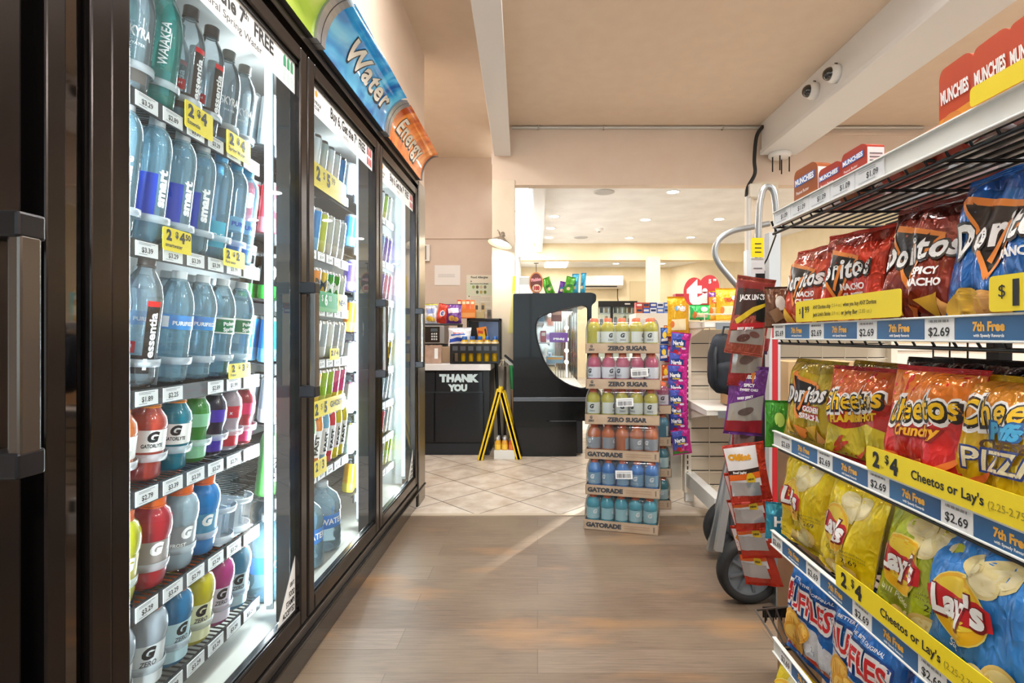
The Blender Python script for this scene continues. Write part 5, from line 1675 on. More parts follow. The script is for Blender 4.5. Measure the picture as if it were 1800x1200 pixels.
# ================================================================ SHRINK-WRAPPED DRINK CASES
KRAFT = noisy('kraft_cardboard', 'ab947c', 'bba58d', 14, 0.75)
KINK = mat('3c3e44', 0.7)
KRED = mat('b0806a', 0.7)
WRAP = glassy('eef4f8', 'f6fafc', 0.05, 0.75, 0.06, 1.45)
P_CASE = [(0, 0.008), (0.028, 0.0), (0.034, 0.008), (0.0355, 0.03), (0.0345, 0.05), (0.0345, 0.112), (0.0365, 0.118), (0.036, 0.13), (0.030, 0.148), (0.020, 0.16), (0.017, 0.164), (0.017, 0.172), (0, 0.172)]
def case(colour, labcol, zero, text, barcode, nx=5, ny=3, lab2=None):
    """root is the tray; bottles, film and sticker are its parts"""
    w, d, h = 0.385, 0.235, 0.184
    t = MB()
    th = 0.003
    t.box(-w / 2, -d / 2, 0, w / 2, d / 2, 0.003, KRAFT)
    t.box(-w / 2, -d / 2, 0, w / 2, -d / 2 + th, 0.052, KRAFT)
    t.box(-w / 2, d / 2 - th, 0, w / 2, d / 2, 0.052, KRAFT)
    t.box(-w / 2, -d / 2, 0, -w / 2 + th, d / 2, 0.050, KRAFT)
    t.box(w / 2 - th, -d / 2, 0, w / 2, d / 2, 0.050, KRAFT)
    fn = flat_xz(-d / 2 - 0.0012)
    if text == 'GATORADE':
        t.write('GATORADE', fn, 0.021, KINK, (-w / 2 + 0.012, 0.027), width=0.185, bold=0.07, align='l')
        for q in range(2):
            t.decal([(0.02, .032 - .012 * q), (0.15, .032 - .012 * q), (0.15, .036 - .012 * q), (0.02, .036 - .012 * q)], fn, mat('a58a72', .7))
        for q in range(5):
            t.decal([(0.168, .014 + q * .0055), (0.176, .014 + q * .0055), (0.176, .0165 + q * .0055), (0.168, .0165 + q * .0055)], fn, KINK)
    else:
        t.write('ZERO SUGAR', fn, 0.021, KINK, (0.025, 0.027), width=0.205, bold=0.06)
        t.write('G', fn, 0.013, KINK, (-w / 2 + 0.032, 0.037), bold=0.05)
        t.write('ZERO', fn, 0.010, KINK, (-w / 2 + 0.032, 0.019), width=0.032, bold=0.05, shear=0.2)
    root = t.build('drink_case', cat='case')
    lm = mat(labcol, 0.4)
    b0 = bottle('bottle', None, None, P_CASE, juice(colour, 0.7), (0.0195, 0.161, 0.181, mat('e4602a', 0.4)), [(0.052, 0.110, 0.0349, lm, -210, 30)],
                texts=[('G', 0.0354, 0.090, 0.020, INK if zero else TW, -90, 0, dict(bold=0.07, shear=0.2)), ('ZERO' if zero else 'COOL', 0.0354, 0.066, 0.009, mat('77777c', .5) if zero else mat('c8d4dc', .5), -90, 0, dict(bold=0.03, width=.034))])
    b0.parent = root
    sx = (w - 0.012) / nx; sy = (d - 0.012) / ny
    rr = random.Random(sum(map(ord, colour)))
    first = True
    for j in range(ny):
        for i in range(nx):
            o = b0 if first else copy_tree(b0, root)
            first = False
            o.location = (-w / 2 + 0.006 + sx * (i + .5), -d / 2 + 0.006 + sy * (j + .5), 0.004)
            o.rotation_euler = (0, 0, R(rr.choice((-40, -12, 5, 28, 70, 150))))
    f = MB()
    r = 0.03
    lp = round_loop([(-w / 2 - .001, -d / 2 - .001), (w / 2 + .001, -d / 2 - .001), (w / 2 + .001, d / 2 + .001), (-w / 2 - .001, d / 2 + .001)], r, 3)
    k = len(lp)
    rings = [(0.052, 1.0), (0.09, .998), (0.125, .995), (0.150, .97), (0.170, .93), (0.1825, .86)]
    vs = []
    for z, s_ in rings:
        for q, (a, b) in enumerate(lp):
            n_ = 0.002 * noise.noise(Vector((a * 30, b * 30 + z * 25, 3)))
            vs.append((a * (s_ + n_), b * (s_ + n_), z + n_))
    f.add(vs, [(j * k + i, j * k + (i + 1) % k, (j + 1) * k + (i + 1) % k, (j + 1) * k + i) for j in range(len(rings) - 1) for i in range(k)], WRAP, True)
    f.build('shrink_wrap', root)
    if barcode:
        s = MB()
        bx, bz = barcode
        s.T = Matrix.Translation((bx, -d / 2 - 0.0022, bz)) @ Matrix.Rotation(R(-3), 4, 'Y')
        s.box(-.044, -.0004, -.022, .044, .0004, .022, TAGW)
        f2 = flat_xz(-.0009)
        r2 = random.Random(5)
        x = -.036
        while x < .036:
            ww = r2.choice((.001, .002, .003))
            s.decal([(x, -.016), (x + ww, -.016), (x + ww, .006), (x, .006)], f2, mat('4a4c52', .6))
            x += ww + r2.choice((.001, .002))
        s.decal([(-.036, .012), (.036, .012), (.036, .014), (-.036, .014)], f2, mat('8a8d92', .6))
        s.build('barcode_sticker', root)
    return root
STACK = [('2fb4cc', 'a8d4dc', False, 'GATORADE', None, 'bottom case of the front stack, turquoise drinks'),
         ('2488e0', '86b0cc', False, 'GATORADE', (0.01, 0.115), 'blue drink case, second from the floor in the front stack'),
         ('e87830', 'a2a8b0', False, 'GATORADE', None, 'orange drink case, third from the floor in the front stack'),
         ('e0d028', 'eeefe8', True, 'ZERO SUGAR', (0.015, 0.118), 'yellow zero sugar drink case in the middle of the front stack'),
         ('e0507c', 'eeecf2', True, 'ZERO SUGAR', (0.085, 0.088), 'pink zero sugar drink case near the top of the front stack'),
         ('e4d632', 'eeefe8', True, 'ZERO SUGAR', None, 'yellow zero sugar drink case, topmost of the front stack')]
for k, (c, lc, z, t, bc, lab) in enumerate(STACK):
    o = case(c, lc, z, t, bc)
    ang = (-15, -14, -13, -9, -8, -8)[k]
    o.location = (0.462 + (0, .006, .004, -.004, -.002, -.004)[k], 2.79 + 0.113 + (0, -.004, .004, 0, -.004, .002)[k], 0.001 + 0.1865 * k)
    o.rotation_euler = (0, 0, R(ang))
    tag(o, 'shrink-wrapped ' + lab, None, 'stacked drink cases')
STACK2 = [('1f8a96', 'bcd6d8', False, 'GATORADE', 'bottom, teal'), ('1f8a9c', 'bcd6d8', False, 'GATORADE', 'second up, teal'), ('2a8aa8', 'c6dade', False, 'GATORADE', 'third up, teal'), ('b8386a', 'e2d6de', True, 'ZERO SUGAR', 'topmost, crimson')]
for k, (c, lc, z, t, lab) in enumerate(STACK2):
    o = case(c, lc, z, t, None)
    o.location = (0.60, 3.28, 0.001 + 0.1865 * k)
    o.rotation_euler = (0, 0, R(-2 + 2 * (k % 2)))
    tag(o, 'shrink-wrapped case in the rear drink stack beside the cream upright, ' + lab, None, 'stacked drink cases behind')

# ================================================================ HAND TRUCK
ALU = mat('b9bcbe', 0.3, 0.85)
ALU2 = mat('8f9498', 0.32, 0.8)
ht = empty('hand_truck', (0.9, 2.3, 0), label='aluminium hand truck with red-striped posts and black wheels behind the rack', cat='hand truck')
def hk(mb, name, bevel=0, parent=None):
    o = mb.build(name, parent or ht, bevel=bevel)
    o.location = (-0.9, -2.3, 0) if parent is None else (0, 0, 0)
    return o
def wheel(cx, cy, r, rotz):
    t = MB()
    Rm = Matrix.Translation((cx, cy, r + .001)) @ Matrix.Rotation(R(rotz), 4, 'Z') @ Matrix.Rotation(R(90), 4, 'X')
    t.T = Rm
    prof = [(r * .74, -.024), (r * .9, -.028), (r * .98, -.02), (r, 0), (r * .98, .02), (r * .9, .028), (r * .74, .024), (r * .72, 0), (r * .74, -.024)]
    t.lathe(prof, noisy('black_rubber', '131314', '1f1f20', 8, 0.75), 40)
    w_ = hk(t, 'wheel')
    h = MB(); h.T = Rm
    GREYH = mat('5b6167', .45)
    h.lathe([(r * .75, .016), (r * .70, .018), (r * .66, .008), (r * .24, .006), (r * .22, .022), (r * .10, .024), (r * .10, -.024), (r * .22, -.022), (r * .24, -.006), (r * .66, -.008), (r * .75, -.016)], GREYH, 32)
    for k in range(8):
        a = R(45 * k + 12)
        h.rbox((r * .45 * math.cos(a), r * .45 * math.sin(a), 0), (r * .44, .010, .030), (0, 0, a), GREYH)
    hk(h, 'hub', parent=w_)
    return w_
wheel(0.812, 2.06, 0.122, 4)
wheel(0.905, 2.50, 0.130, 4)
m = MB()
m.cyl((0.82, 2.03, .122), (0.905, 2.52, .13), .009, ALU2, 10)
hk(m, 'axle')
# posts: silver channel with red stripe
REDS = mat('c8202a', .35)
for x, y, lab in ((0.905, 2.06, 0), (0.985, 2.48, 1)):
    p = MB()
    p.box(x - .022, y - .02, .10, x + .022, y + .02, 1.42, mat('d6d8da', .35, .5))
    p.box(x - .010, y - .0215, .14, x + .012, y - .0195, 1.16, REDS)
    for z in (.35, .72, 1.08):
        p.cyl((x + .001, y - .024, z), (x + .001, y - .019, z), .005, ALU, 8)
    hk(p, 'post', .002)
    c = MB()
    c.box(x - .032, y - .03, 1.135, x + .032, y + .03, 1.175, mat('1b2a38', .4))
    hk(c, 'clamp', .004)
# tall loop on top and the bent grip that swings out over the aisle
lp = spline([(0.865, 2.10, 1.05), (0.868, 2.10, 1.45), (0.880, 2.10, 1.58), (0.905, 2.10, 1.61), (0.930, 2.10, 1.58), (0.940, 2.10, 1.45), (0.942, 2.10, 1.2)], 8)
hk(MB().tube(lp, .0125, ALU, 12), 'loop_handle')
Yh = 2.25
bp = spline([PX(1352, 393, Yh), PX(1322, 399, Yh), PX(1288, 406, Yh), PX(1265, 420, Yh), PX(1257, 440, Yh), PX(1263, 462, Yh), PX(1285, 490, Yh), PX(1312, 520, Yh), PX(1340, 552, Yh)], 6)
hk(MB().tube(bp, .0125, ALU, 12), 'grip')
m = MB()
for (a, b) in (((0.905, 2.06, .55), (0.985, 2.48, .55)), ((0.905, 2.06, .9), (0.985, 2.48, .9)), ((0.905, 2.06, 1.25), (0.985, 2.48, 1.25))):
    m.rbox(tuple((Vector(a) + Vector(b)) / 2), (.02, .43, .045), (0, 0, math.atan2(.42, .08) - R(90)), ALU)
hk(m, 'crossbar', .002)
# slanted struts down to the axle
for ya, px0, py0, px1, py1 in ((2.46, 1247, 968, 1291, 760), (2.02, 1262, 968, 1318, 620)):
    a = PX(px0, py0, ya); b = PX(px1, py1, ya + .03)
    q = MB()
    d = (b - a)
    zz = d.normalized(); xx = Vector((0, 1, 0)).cross(zz).normalized(); yy = zz.cross(xx)
    q.T = Matrix.Translation((a + b) / 2) @ Matrix((xx, yy, zz)).transposed().to_4x4()
    q.box(-.014, -.012, -d.length / 2, .014, .012, d.length / 2, ALU)
    hk(q, 'strut', .002)
q = MB().box(0.86, 2.0, .10, 0.90, 2.05, .23, ALU2)
hk(q, 'axle_bracket', .003)
q = MB().box(0.885, 2.44, .11, 0.945, 2.48, .25, ALU2)
hk(q, 'axle_bracket', .003)
q = MB()
q.prism([(0.90, .002), (1.06, .002), (1.06, .012), (0.94, .018), (0.92, .22), (0.90, .22)], 'xz', 2.02, 2.46, ALU2)
hk(q, 'toe_plate', .002)

# flattened cartons leaning between rack and truck
CARD = noisy('brown_carton', '8a6a4c', '9c7b5b', 9, 0.8)
for k, (x, y, z0, z1, w, yaw, lab) in enumerate(((0.692, 1.42, 0.003, 0.80, .19, 4, 'flattened brown carton leaning by the rack end, nearest the shopper'), (0.752, 1.545, 0.003, 0.76, .20, 4, 'flattened brown carton leaning by the hand truck wheel, rear one'))):
    c = MB()
    c.rbox((0, 0, (z1 - z0) / 2), (.014, w, z1 - z0), (0, 0, 0), CARD)
    o = c.build('carton', None, (x, y, z0), (0, 0, R(yaw)), label=lab, cat='carton', bevel=.002)
    f = MB()
    f.rbox((.012, 0, (z1 - z0) * .5), (.006, w * .96, (z1 - z0) * .97), (0, R(1.5), 0), noisy('carton_flap', '9a7856', 'aa8662', 9, 0.8))
    f.build('flap', o)

# ================================================================ BAGS HUNG AT THE END OF THE RACK
def pouch(seed, w, h, base, d=.014, nu=14, nv=18):
    return Bag(w, h, d, seed, film(base, .3), nu=nu, nv=nv, wr=1.6)
WINDOW = glassy('b4b0ac', 'd2cecb', 0.62, 1.0, 0.08)
def jerky(seed, base, kind, w=.098, h=.185):
    b = pouch(seed, w, h, base)
    if kind == 'links':
        b.poly([(-.95, .94), (.95, .94), (.95, .80), (-.95, .84)], mat('7a2a26', .35))
        b.poly([(-.9, .84), (.5, .86), (.9, .60), (.2, .52), (-.9, .50)], mat('4a3a36', .35, .3))
        b.poly([(.1, .82), (.98, .78), (.98, .44), (.3, .46)], mat('1d2220', .35))
        b.text("JACK LINK'S", -.12, .745, .0125, PURE, bold=.04, width=w * .66, rot=8)
        b.poly([(-.85, .44), (.0, .62), (.7, .70), (.72, .66), (.1, .56), (-.7, .38)], mat('d2b62a', .4))
        b.poly([(-.95, .38), (.95, .46), (.95, .40), (-.95, .30)], mat('b8282e', .35))
        b.poly([(-.9, .29), (.92, .38), (.92, .16), (-.9, .14)], mat('a8a29e', .15, .3))
        b.blob(-.2, .22, .018, .010, mat('5a3a34', .5), 20); b.blob(.35, .28, .014, .008, mat('6a453e', .5), -10)
        b.text('BEEF JERKY', -.2, .345, .006, PURE, bold=.04, rot=9)
    elif kind == 'clear':
        b.poly([(-.92, .62), (.92, .80), (.92, .22), (-.92, .20)], mat('b5b1ae', .12, .4))
        b.text('BEEF JERKY', -.2, .74, .007, PURE, bold=.04, rot=18)
        b.blob(-.1, .42, .022, .012, mat('6a5652', .4), 20); b.blob(.3, .5, .014, .010, mat('7a625c', .4), -30)
    elif kind == 'purple':
        b.text('Doritos', -.2, .86, .013, PURE, bold=.05, width=w * .55)
        b.poly([(.1, .90), (.34, .92), (.22, .74)], ORG)
        b.text('SPICY', .05, .73, .008, PURE, bold=.03); b.text('SWEET CHILI', .05, .665, .006, PURE, bold=.03)
        b.poly([(-.92, .44), (.92, .60), (.92, .24), (-.92, .20)], mat('b5b1ae', .12, .4))
        b.poly([(-.98, .20), (.98, .24), (.98, .05), (-.98, .05)], mat('8f1a2c', .35))
        b.text('BEEF JERKY', -.1, .555, .006, PURE, bold=.04, rot=12)
        b.blob(.0, .36, .022, .010, mat('5a4a48', .4), 20)
    else:
        b.poly([(-.96, .95), (.60, .95), (.60, .30), (-.96, .34)], mat('ece8ea', .35))
        b.poly([(-.96, .58), (.6, .60), (.6, .53), (-.96, .51)], mat('3a2622', .4))
        b.poly([(-.96, .51), (.6, .53), (.6, .43), (-.96, .41)], mat('ea6a1e', .4))
        b.text('Old', -.52, .80, .014, mat('e09a1e', .4), bold=.08); b.text('Hot', -.05, .79, .014, mat('e09a1e', .4), bold=.08)
        b.text('Beef Jerky', -.4, .55, .006, PURE, bold=.03)
        b.blob(.10, .42, .012, .018, mat('e8c42a', .4), 0)
        b.text('NEW', .10, .42, .005, INK, bold=.04)
        b.poly([(-.94, .40), (.5, .36), (.5, .14), (-.94, .16)], mat('bdbcc0', .12, .5))
    return b
clip = empty('clip_strip', (0.60, 1.44, 1.18), label='hanging clip strip with price tags at the end of the wire rack', cat='strip')
m = MB()
m.box(-.012, -.001, -.55, .012, .001, .02, mat('1a1c20', .4))
m.tube([(0, 0, .02), (.01, -.02, .05), (-.03, -.16, .085), (-.05, -.20, .10)], .002, WIRE, 6)
m.build('strip', clip)
t = MB()
a = PX(1320, 452, 1.40) - Vector((0.60, 1.44, 1.18)); b = PX(1342, 418, 1.40) - Vector((0.60, 1.44, 1.18))
t.box(a.x, a.y - .001, a.z, b.x, a.y, b.z, YEL)
for q in range(3):
    t.box(a.x + .01, a.y - .0015, a.z + .012 + q * .011, b.x - .006, a.y - .001, a.z + .0145 + q * .011, INK)
t.build('price_card', clip)
t = MB()
t.box(a.x + .002, a.y + .003, a.z - .042, b.x + .004, a.y + .004, a.z - .002, mat('d8dadc', .4))
t.box(a.x + .008, a.y + .0022, a.z - .030, b.x - .002, a.y + .003, a.z - .027, mat('7a7c80', .5))
t.build('price_tag', clip)
HANG = [('links', 'b05a4a', 1318, 556, 1.35, -8, 0, .098, .198, 'red and black beef jerky bag at the top of the hanging strip'),
        ('clear', 'a8303a', 1314, 622, 1.385, -4, 6, .094, .17, 'jerky bag with clear window, second on the hanging strip'),
        ('purple', '7a3f96', 1311, 704, 1.40, -4, -4, .100, .185, 'purple beef jerky bag, third on the hanging strip'),
        ('clear', 'b04050', 1314, 752, 1.44, 3, 8, .094, .17, 'jerky bag with clear window below the purple one'),
        ('orange', 'c8341e', 1314, 832, 1.41, 10, -12, .105, .165, 'white and orange jerky bag, fifth on the hanging strip'),
        ('orange', 'c8341e', 1319, 880, 1.43, 12, -22, .105, .165, 'white and orange jerky bag, sixth on the hanging strip'),
        ('orange', 'c8341e', 1325, 928, 1.45, 14, -34, .105, .165, 'white and orange jerky bag, seventh on the hanging strip'),
        ('orange', 'c8341e', 1329, 976, 1.47, 14, -44, .105, .165, 'white and orange jerky bag, lowest on the hanging strip'),
        ('purple', '4a2a6a', 1338, 560, 1.42, -10, 24, .094, .18, 'violet jerky bag turned sideways behind the topmost jerky bag')]
for k, (kd, base, px, py, Y, roll, yaw, w, h, lab) in enumerate(HANG):
    b = jerky(31.7 + k * 2.3, base, kd, w, h)
    o = b.done('jerky_bag', lab, 'bag', 'jerky bags on the hanging strip')
    p = PX(px, py, Y)
    M = Matrix.Rotation(R(yaw), 3, 'Z') @ Matrix.Rotation(R(-roll), 3, 'Y') @ Matrix.Rotation(R(6), 3, 'X')
    o.rotation_euler = M.to_euler()
    o.location = p - (M @ Vector((0, 0, h / 2)))
# pouches pegged on the rack's far end
for (px, py, Y, w, h, base, txt, lab) in ((1367, 540, 1.30, .06, .10, '6e4a34', '', 'brown snack pouch at the rack end beside the red tortilla chips'), (1366, 745, 1.30, .055, .115, '3f9a2a', '', 'green snack pouch at the rack end beside the golden chips'), (1374, 916, 1.30, .075, .09, '2f9ab8', 'HU', 'turquoise snack pouch at the rack end beside the yellow chips')):
    b = pouch(px * .01, w, h, base)
    if txt:
        b.poly([(-.9, .6), (-.4, .7), (-.1, .88), (.2, .68), (.8, .75), (.5, .5), (.8, .2), (.1, .32), (-.4, .12), (-.5, .4)], mat('1f6f94', .4))
        b.text(txt, .1, .5, .022, PURE, bold=.05)
    else:
        b.blob(.2, .6, .012, .018, mat('e2ddd2' if base == '6e4a34' else 'bde06a', .4), 10)
        b.poly([(-.7, .4), (.0, .5), (.6, .25), (-.2, .12)], mat('8a6a4a' if base == '6e4a34' else '256f1c', .4))
    o = b.done('snack_pouch', lab, 'pouch', 'pouches at the rack end')
    p = PX(px, py, Y)
    o.location = (p.x, p.y, p.z - h / 2)
    o.rotation_euler = (0, 0, R(-20))

# ================================================================ CREAM SLATTED SHELVING UNIT
CRM = mat('e9e1d2', 0.5)
CRM2 = mat('ddd3c1', 0.55)
UX, UY = 0.925, 3.32
un = empty('shelving_unit', (UX, UY, 0), label='cream slatted shelving unit with perforated upright and mostly empty shelves', cat='shelving')
m = MB()
m.box(-.02, -.03, .06, .02, .03, 1.12, CRM)
for k in range(30):
    m.box(-.006, -.0308, .10 + k * .034, .002, -.0298, .122 + k * .034, mat('3a3834', .6))
m.build('upright', un, bevel=.002)
m = MB()
m.box(1.25, -.03, .06, 1.29, .03, 1.12, CRM)
m.build('upright', un, bevel=.002)
m = MB()
for k in range(11):
    z = .10 + k * .088
    m.box(.02, .02, z, 1.25, .035, z + .080, CRM2)
m.box(.02, .032, .09, 1.25, .04, 1.06, mat('4a463f', .6))
m.build('slat_panel', un)
m = MB()
for k in range(12):
    z = .098 + k * .088
    m.cyl((.0, -.0, z - .006), (1.25, -.0, z - .006), .0028, CRM, 6)
for k in range(9):
    m.cyl((.14 + .14 * k, -.004, .06), (.14 + .14 * k, -.004, 1.08), .0028, CRM, 6)
m.build('wire_grid', un)
m = MB()
m.box(-.012, -.56, .10, .042, .0, .185, mat('dfe0dc', .45))
m.box(.004, -.565, .115, .036, -.555, .175, mat('3a3a38', .6))
m.box(-.012, -.565, .002, .042, -.52, .10, mat('dfe0dc', .45))
m.box(-.012, -.02, .002, .042, .02, .10, mat('dfe0dc', .45))
m.build('foot', un, bevel=.002)
def ushelf(z, depth, x0, thick=.028):
    m = MB()
    m.prism([(-depth, z - thick), (-depth, z), (0.0, z + .012), (0.0, z - thick)], 'yz', x0, 1.25, mat('efece6', .45))
    s = m.build('shelf', un, bevel=.002)
    r = MB()
    r.box(x0 + .06, -depth - .006, z - thick - .012, 1.24, -depth - .001, z - .002, mat('8d9296', .35, .4))
    r.build('price_rail', s)
    b = MB()
    b.prism([(-depth, z - thick), (0, z - thick), (0, z - .12), (-depth * .3, z - .08)], 'yz', x0 + .005, x0 + .011, CRM)
    b.build('bracket', s)
    return s
ushelf(.617, .40, .0)
ushelf(1.10, .36, .0)
m = MB()
for q in range(7):
    m.cyl((.0 + q * .2, -.355, 1.095), (.0 + q * .2, -.355, 1.145), .002, CRM, 6)
m.cyl((0, -.355, 1.145), (1.25, -.355, 1.145), .003, CRM, 6)
m.build('front_fence', un)
# side panel on the left with pegged goods
m = MB()
m.box(-.20, .05, .06, -.185, .62, 1.12, CRM)
for k in range(34):
    m.box(-.2005, .052, .10 + k * .03, -.1995, .058, .118 + k * .03, mat('55504a', .6))
m.box(-.20, .035, .06, -.02, .05, 1.06, CRM)
m.build('side_panel', un, bevel=.001)

def nerds(seed, w=.115, h=.155, d=.02):
    b = Bag(w, h, d, seed, film('d2309a', .25), nu=14, nv=18, wr=1.4)
    b.poly([(-.98, .95), (.25, .95), (-.05, .55), (.0, .2), (-.98, .22)], film('5566c8', .2))
    b.poly([(-.98, .20), (-.3, .14), (.3, .13), (.8, .06), (.4, .045), (-.98, .045)], mat('3f8a34', .4))
    b.poly([(-.75, .72), (.0, .76), (.55, .72), (.55, .48), (.0, .46), (-.7, .44)], mat('1c3f8c', .4))
    b.text('Nerds', -.18, .60, .024, PURE, bold=.05, width=w * .56, rot=2)
    b.text('GUMMY', -.05, .46, .009, mat('e8c82a', .4), bold=.05)
    b.blob(-.35, .25, .016, .013, mat('c8283a', .4)); b.blob(.45, .40, .014, .007, mat('e6d6f0', .4))
    b.blob(-.15, .16, .008, .008, mat('e04a3a', .4)); b.blob(.05, .22, .008, .008, mat('e66a9a', .4))
    return b
nb = nerds(41.2).done('candy_bag', 'magenta and blue gummy candy bag', 'bag')
NB = Stock(nb)
cs = empty('candy_strip', PX(1196, 560, 3.27), label='black peg strip of gummy candy bags at the upright of the cream shelving', cat='strip')
MB().box(-.012, 0, -.72, .012, .002, .06, BLACK).build('strip', cs)
q = MB()
q.box(-.02, -.004, -.005, .045, -.002, .045, YEL)
q.box(-.015, -.006, .03, .035, -.004, .06, mat('e6e8f0', .4))
q.write('2/$6', flat_xz(-.0045), .014, INK, (.012, .02), bold=.05)
q.build('price_card', cs)
for k, (px, py, Y, yaw, roll) in enumerate(((1193, 606, 3.20, 18, 6), (1191, 640, 3.215, 22, 4), (1190, 662, 3.21, 24, 2), (1190, 684, 3.22, 22, 5), (1193, 704, 3.215, 24, -2), (1193, 723, 3.225, 22, -3), (1194, 742, 3.23, 22, -2), (1200, 775, 3.17, 2, -8))):
    p = PX(px, py, Y)
    NB.put((p.x, p.y, p.z - .078), (R(10), R(roll), R(-yaw)), 'magenta gummy candy bag, ' + (['topmost on the candy peg strip', 'second from the top of the candy peg strip', 'third from the top of the candy peg strip', 'fourth from the top of the candy peg strip', 'fifth from the top of the candy peg strip', 'sixth from the top of the candy peg strip', 'seventh from the top of the candy peg strip', 'lowest on the candy peg strip, facing forward'][k]), 'gummy candy bags on the peg strip')
for k, (px, py, base, lab) in enumerate(((1168, 590, '2a5aa8', 'blue candy pouch at the top of the side panel'), (1174, 586, 'e88a2a', 'orange candy pouch at the top of the side panel'), (1167, 620, '2a56b0', 'blue candy pouch in the second row of the side panel'), (1175, 622, 'd8286a', 'rose candy pouch in the second row of the side panel'), (1170, 655, 'c8642a', 'orange brown candy pouch in the third row of the side panel'), (1171, 690, 'd89a2a', 'amber candy pouch in the fourth row of the side panel'), (1183, 752, '4a3a2a', 'dark brown candy pouch low on the side panel'), (1186, 765, '2a3a7a', 'navy candy pouch low on the side panel'))):
    b = pouch(51 + k, .05, .10, base, nu=8, nv=10)
    b.blob(0, .55, .014, .02, mat('f0e8d8' if k % 2 else 'e8c83a', .4)); b.poly([(-.8, .3), (.8, .38), (.8, .2), (-.8, .15)], mat('8a1a2a' if k % 2 else 'e8e6e0', .4))
    o = b.done('candy_pouch', lab + ' of the cream shelving', 'pouch', 'candy pouches on the side panel')
    p = PX(px, py, 3.31 + .012 * (k % 2))
    o.location = (p.x, p.y, p.z - .05); o.rotation_euler = (0, 0, R(-8))

# goods on top of the cream shelving
def pet_bag(seed, w, h, base, top, txt, d=.06):
    b = Bag(w, h, d, seed, film(base, .2), nu=14, nv=18, wr=.8)
    if top:
        b.poly([(-.98, .95), (.98, .95), (.98, .78), (-.98, .78)], film(top, .2))
    b.text(txt, 0, .62, .020, mat('c8402a', .4), bold=.06, width=w * .5)
    b.poly([(-.65, .42), (.7, .44), (.7, .16), (-.65, .15)], mat('f2e2b8', .45))
    b.blob(.35, .68, .02, .014, mat('f0e4d0', .4)); b.blob(-.6, .30, .012, .02, mat('e07a3a', .4))
    return b
TOPZ = 1.113
for k, (px0, px1, h, base, top, txt, Y, lab, yaw) in enumerate(((1246, 1264, .175, 'e8a81c', '7a3a9a', 'PET', 3.12, 'golden yellow treat bag with purple corner behind the green pack', 10), (1258, 1306, .185, 'f0b81e', 'f2c83a', 'TREATS', 3.06, 'large golden yellow treat bag on the cream shelving', 0), (1212, 1249, .085, '2fb85a', None, 'FRESH', 2.99, 'green wipes pack in front of the red heart sign', 0), (1300, 1330, .20, 'e8a81e', None, 'PET', 3.16, 'golden treat bag partly behind the jerky bag', -8))):
    w = (px1 - px0) * Y / F
    b = pet_bag(61 + k * 3.1, w, h, base, top, txt if txt != 'FRESH' else '', d=.045)
    o = b.done('treat_bag', lab, 'bag', 'goods on the cream shelving')
    o.location = ((px0 + px1) / 2 * Y / F - 945 * Y / F, Y, TOPZ + .001); o.rotation_euler = (R(-4), 0, R(-yaw))
b = pet_bag(75.2, .135, .24, 'e8b01c', 'f0c02a', '', d=.035)
b.blob(-.2, .70, .014, .014, mat('7fb4d8', .4)); b.text('FUN', .25, .72, .018, PURE, bold=.06)
o = b.done('treat_bag', 'tall golden pouch hanging left of the green wipes pack', 'bag', 'goods on the cream shelving')
p = PX(1192, 556, 3.24); o.location = (p.x, p.y, p.z - .12)
# heart sign with price
hs = empty('heart_sign', (0, 0, 0), label='red double-heart sign with a white letter and price', cat='sign')
p0 = PX(1232, 510, 3.14)
m = MB()
def heart(cx, cz, r):
    return [(cx + r * 1.0 * (16 * math.sin(t) ** 3) / 16, cz + r * (13 * math.cos(t) - 5 * math.cos(2 * t) - 2 * math.cos(3 * t) - math.cos(4 * t)) / 15) for t in (2 * math.pi * i / 40 for i in range(40))]
RH = mat('c4363c', .4)
m.prism(ell(-.04, -.01, .062, .085), 'xz', -.003, .003, RH)
m.prism(ell(.045, .01, .062, .080, -12), 'xz', -.0025, .0035, RH)
m.prism([(-.10, -.02), (.10, .0), (.03, -.135), (-.03, -.135)], 'xz', -.002, .004, RH)
m.write('t', flat_xz(-.0042), .125, mat('f2e8e6', .4), (-.038, -.008), bold=.09)
m.write('i', flat_xz(-.0042), .075, mat('f2e8e6', .4), (.022, -.03), bold=.09)
m.write('5', flat_xz(-.0042), .022, mat('f2e8e6', .4), (.052, .052), bold=.06)
m.write('99', flat_xz(-.0042), .013, mat('f2e8e6', .4), (.080, .060), bold=.05)
m.build('panel', hs)
m = MB().box(-.004, .0, -(p0.z - TOPZ) + .001, .004, .006, -.08, BLACK)
m.build('stem', hs)
hs.location = p0
# cyan box behind the handle
m = MB().box(-.07, -.04, 0, .07, .04, .17, mat('3fbccb', .45))
m.box(-.06, -.0405, .03, .06, -.04, .10, mat('8fdde2', .45))
m.build('box', None, (PX(1313, 500, 3.20).x, 3.22, TOPZ + .001), label='cyan box on the cream shelving behind the bent handle', cat='box', bevel=.003)
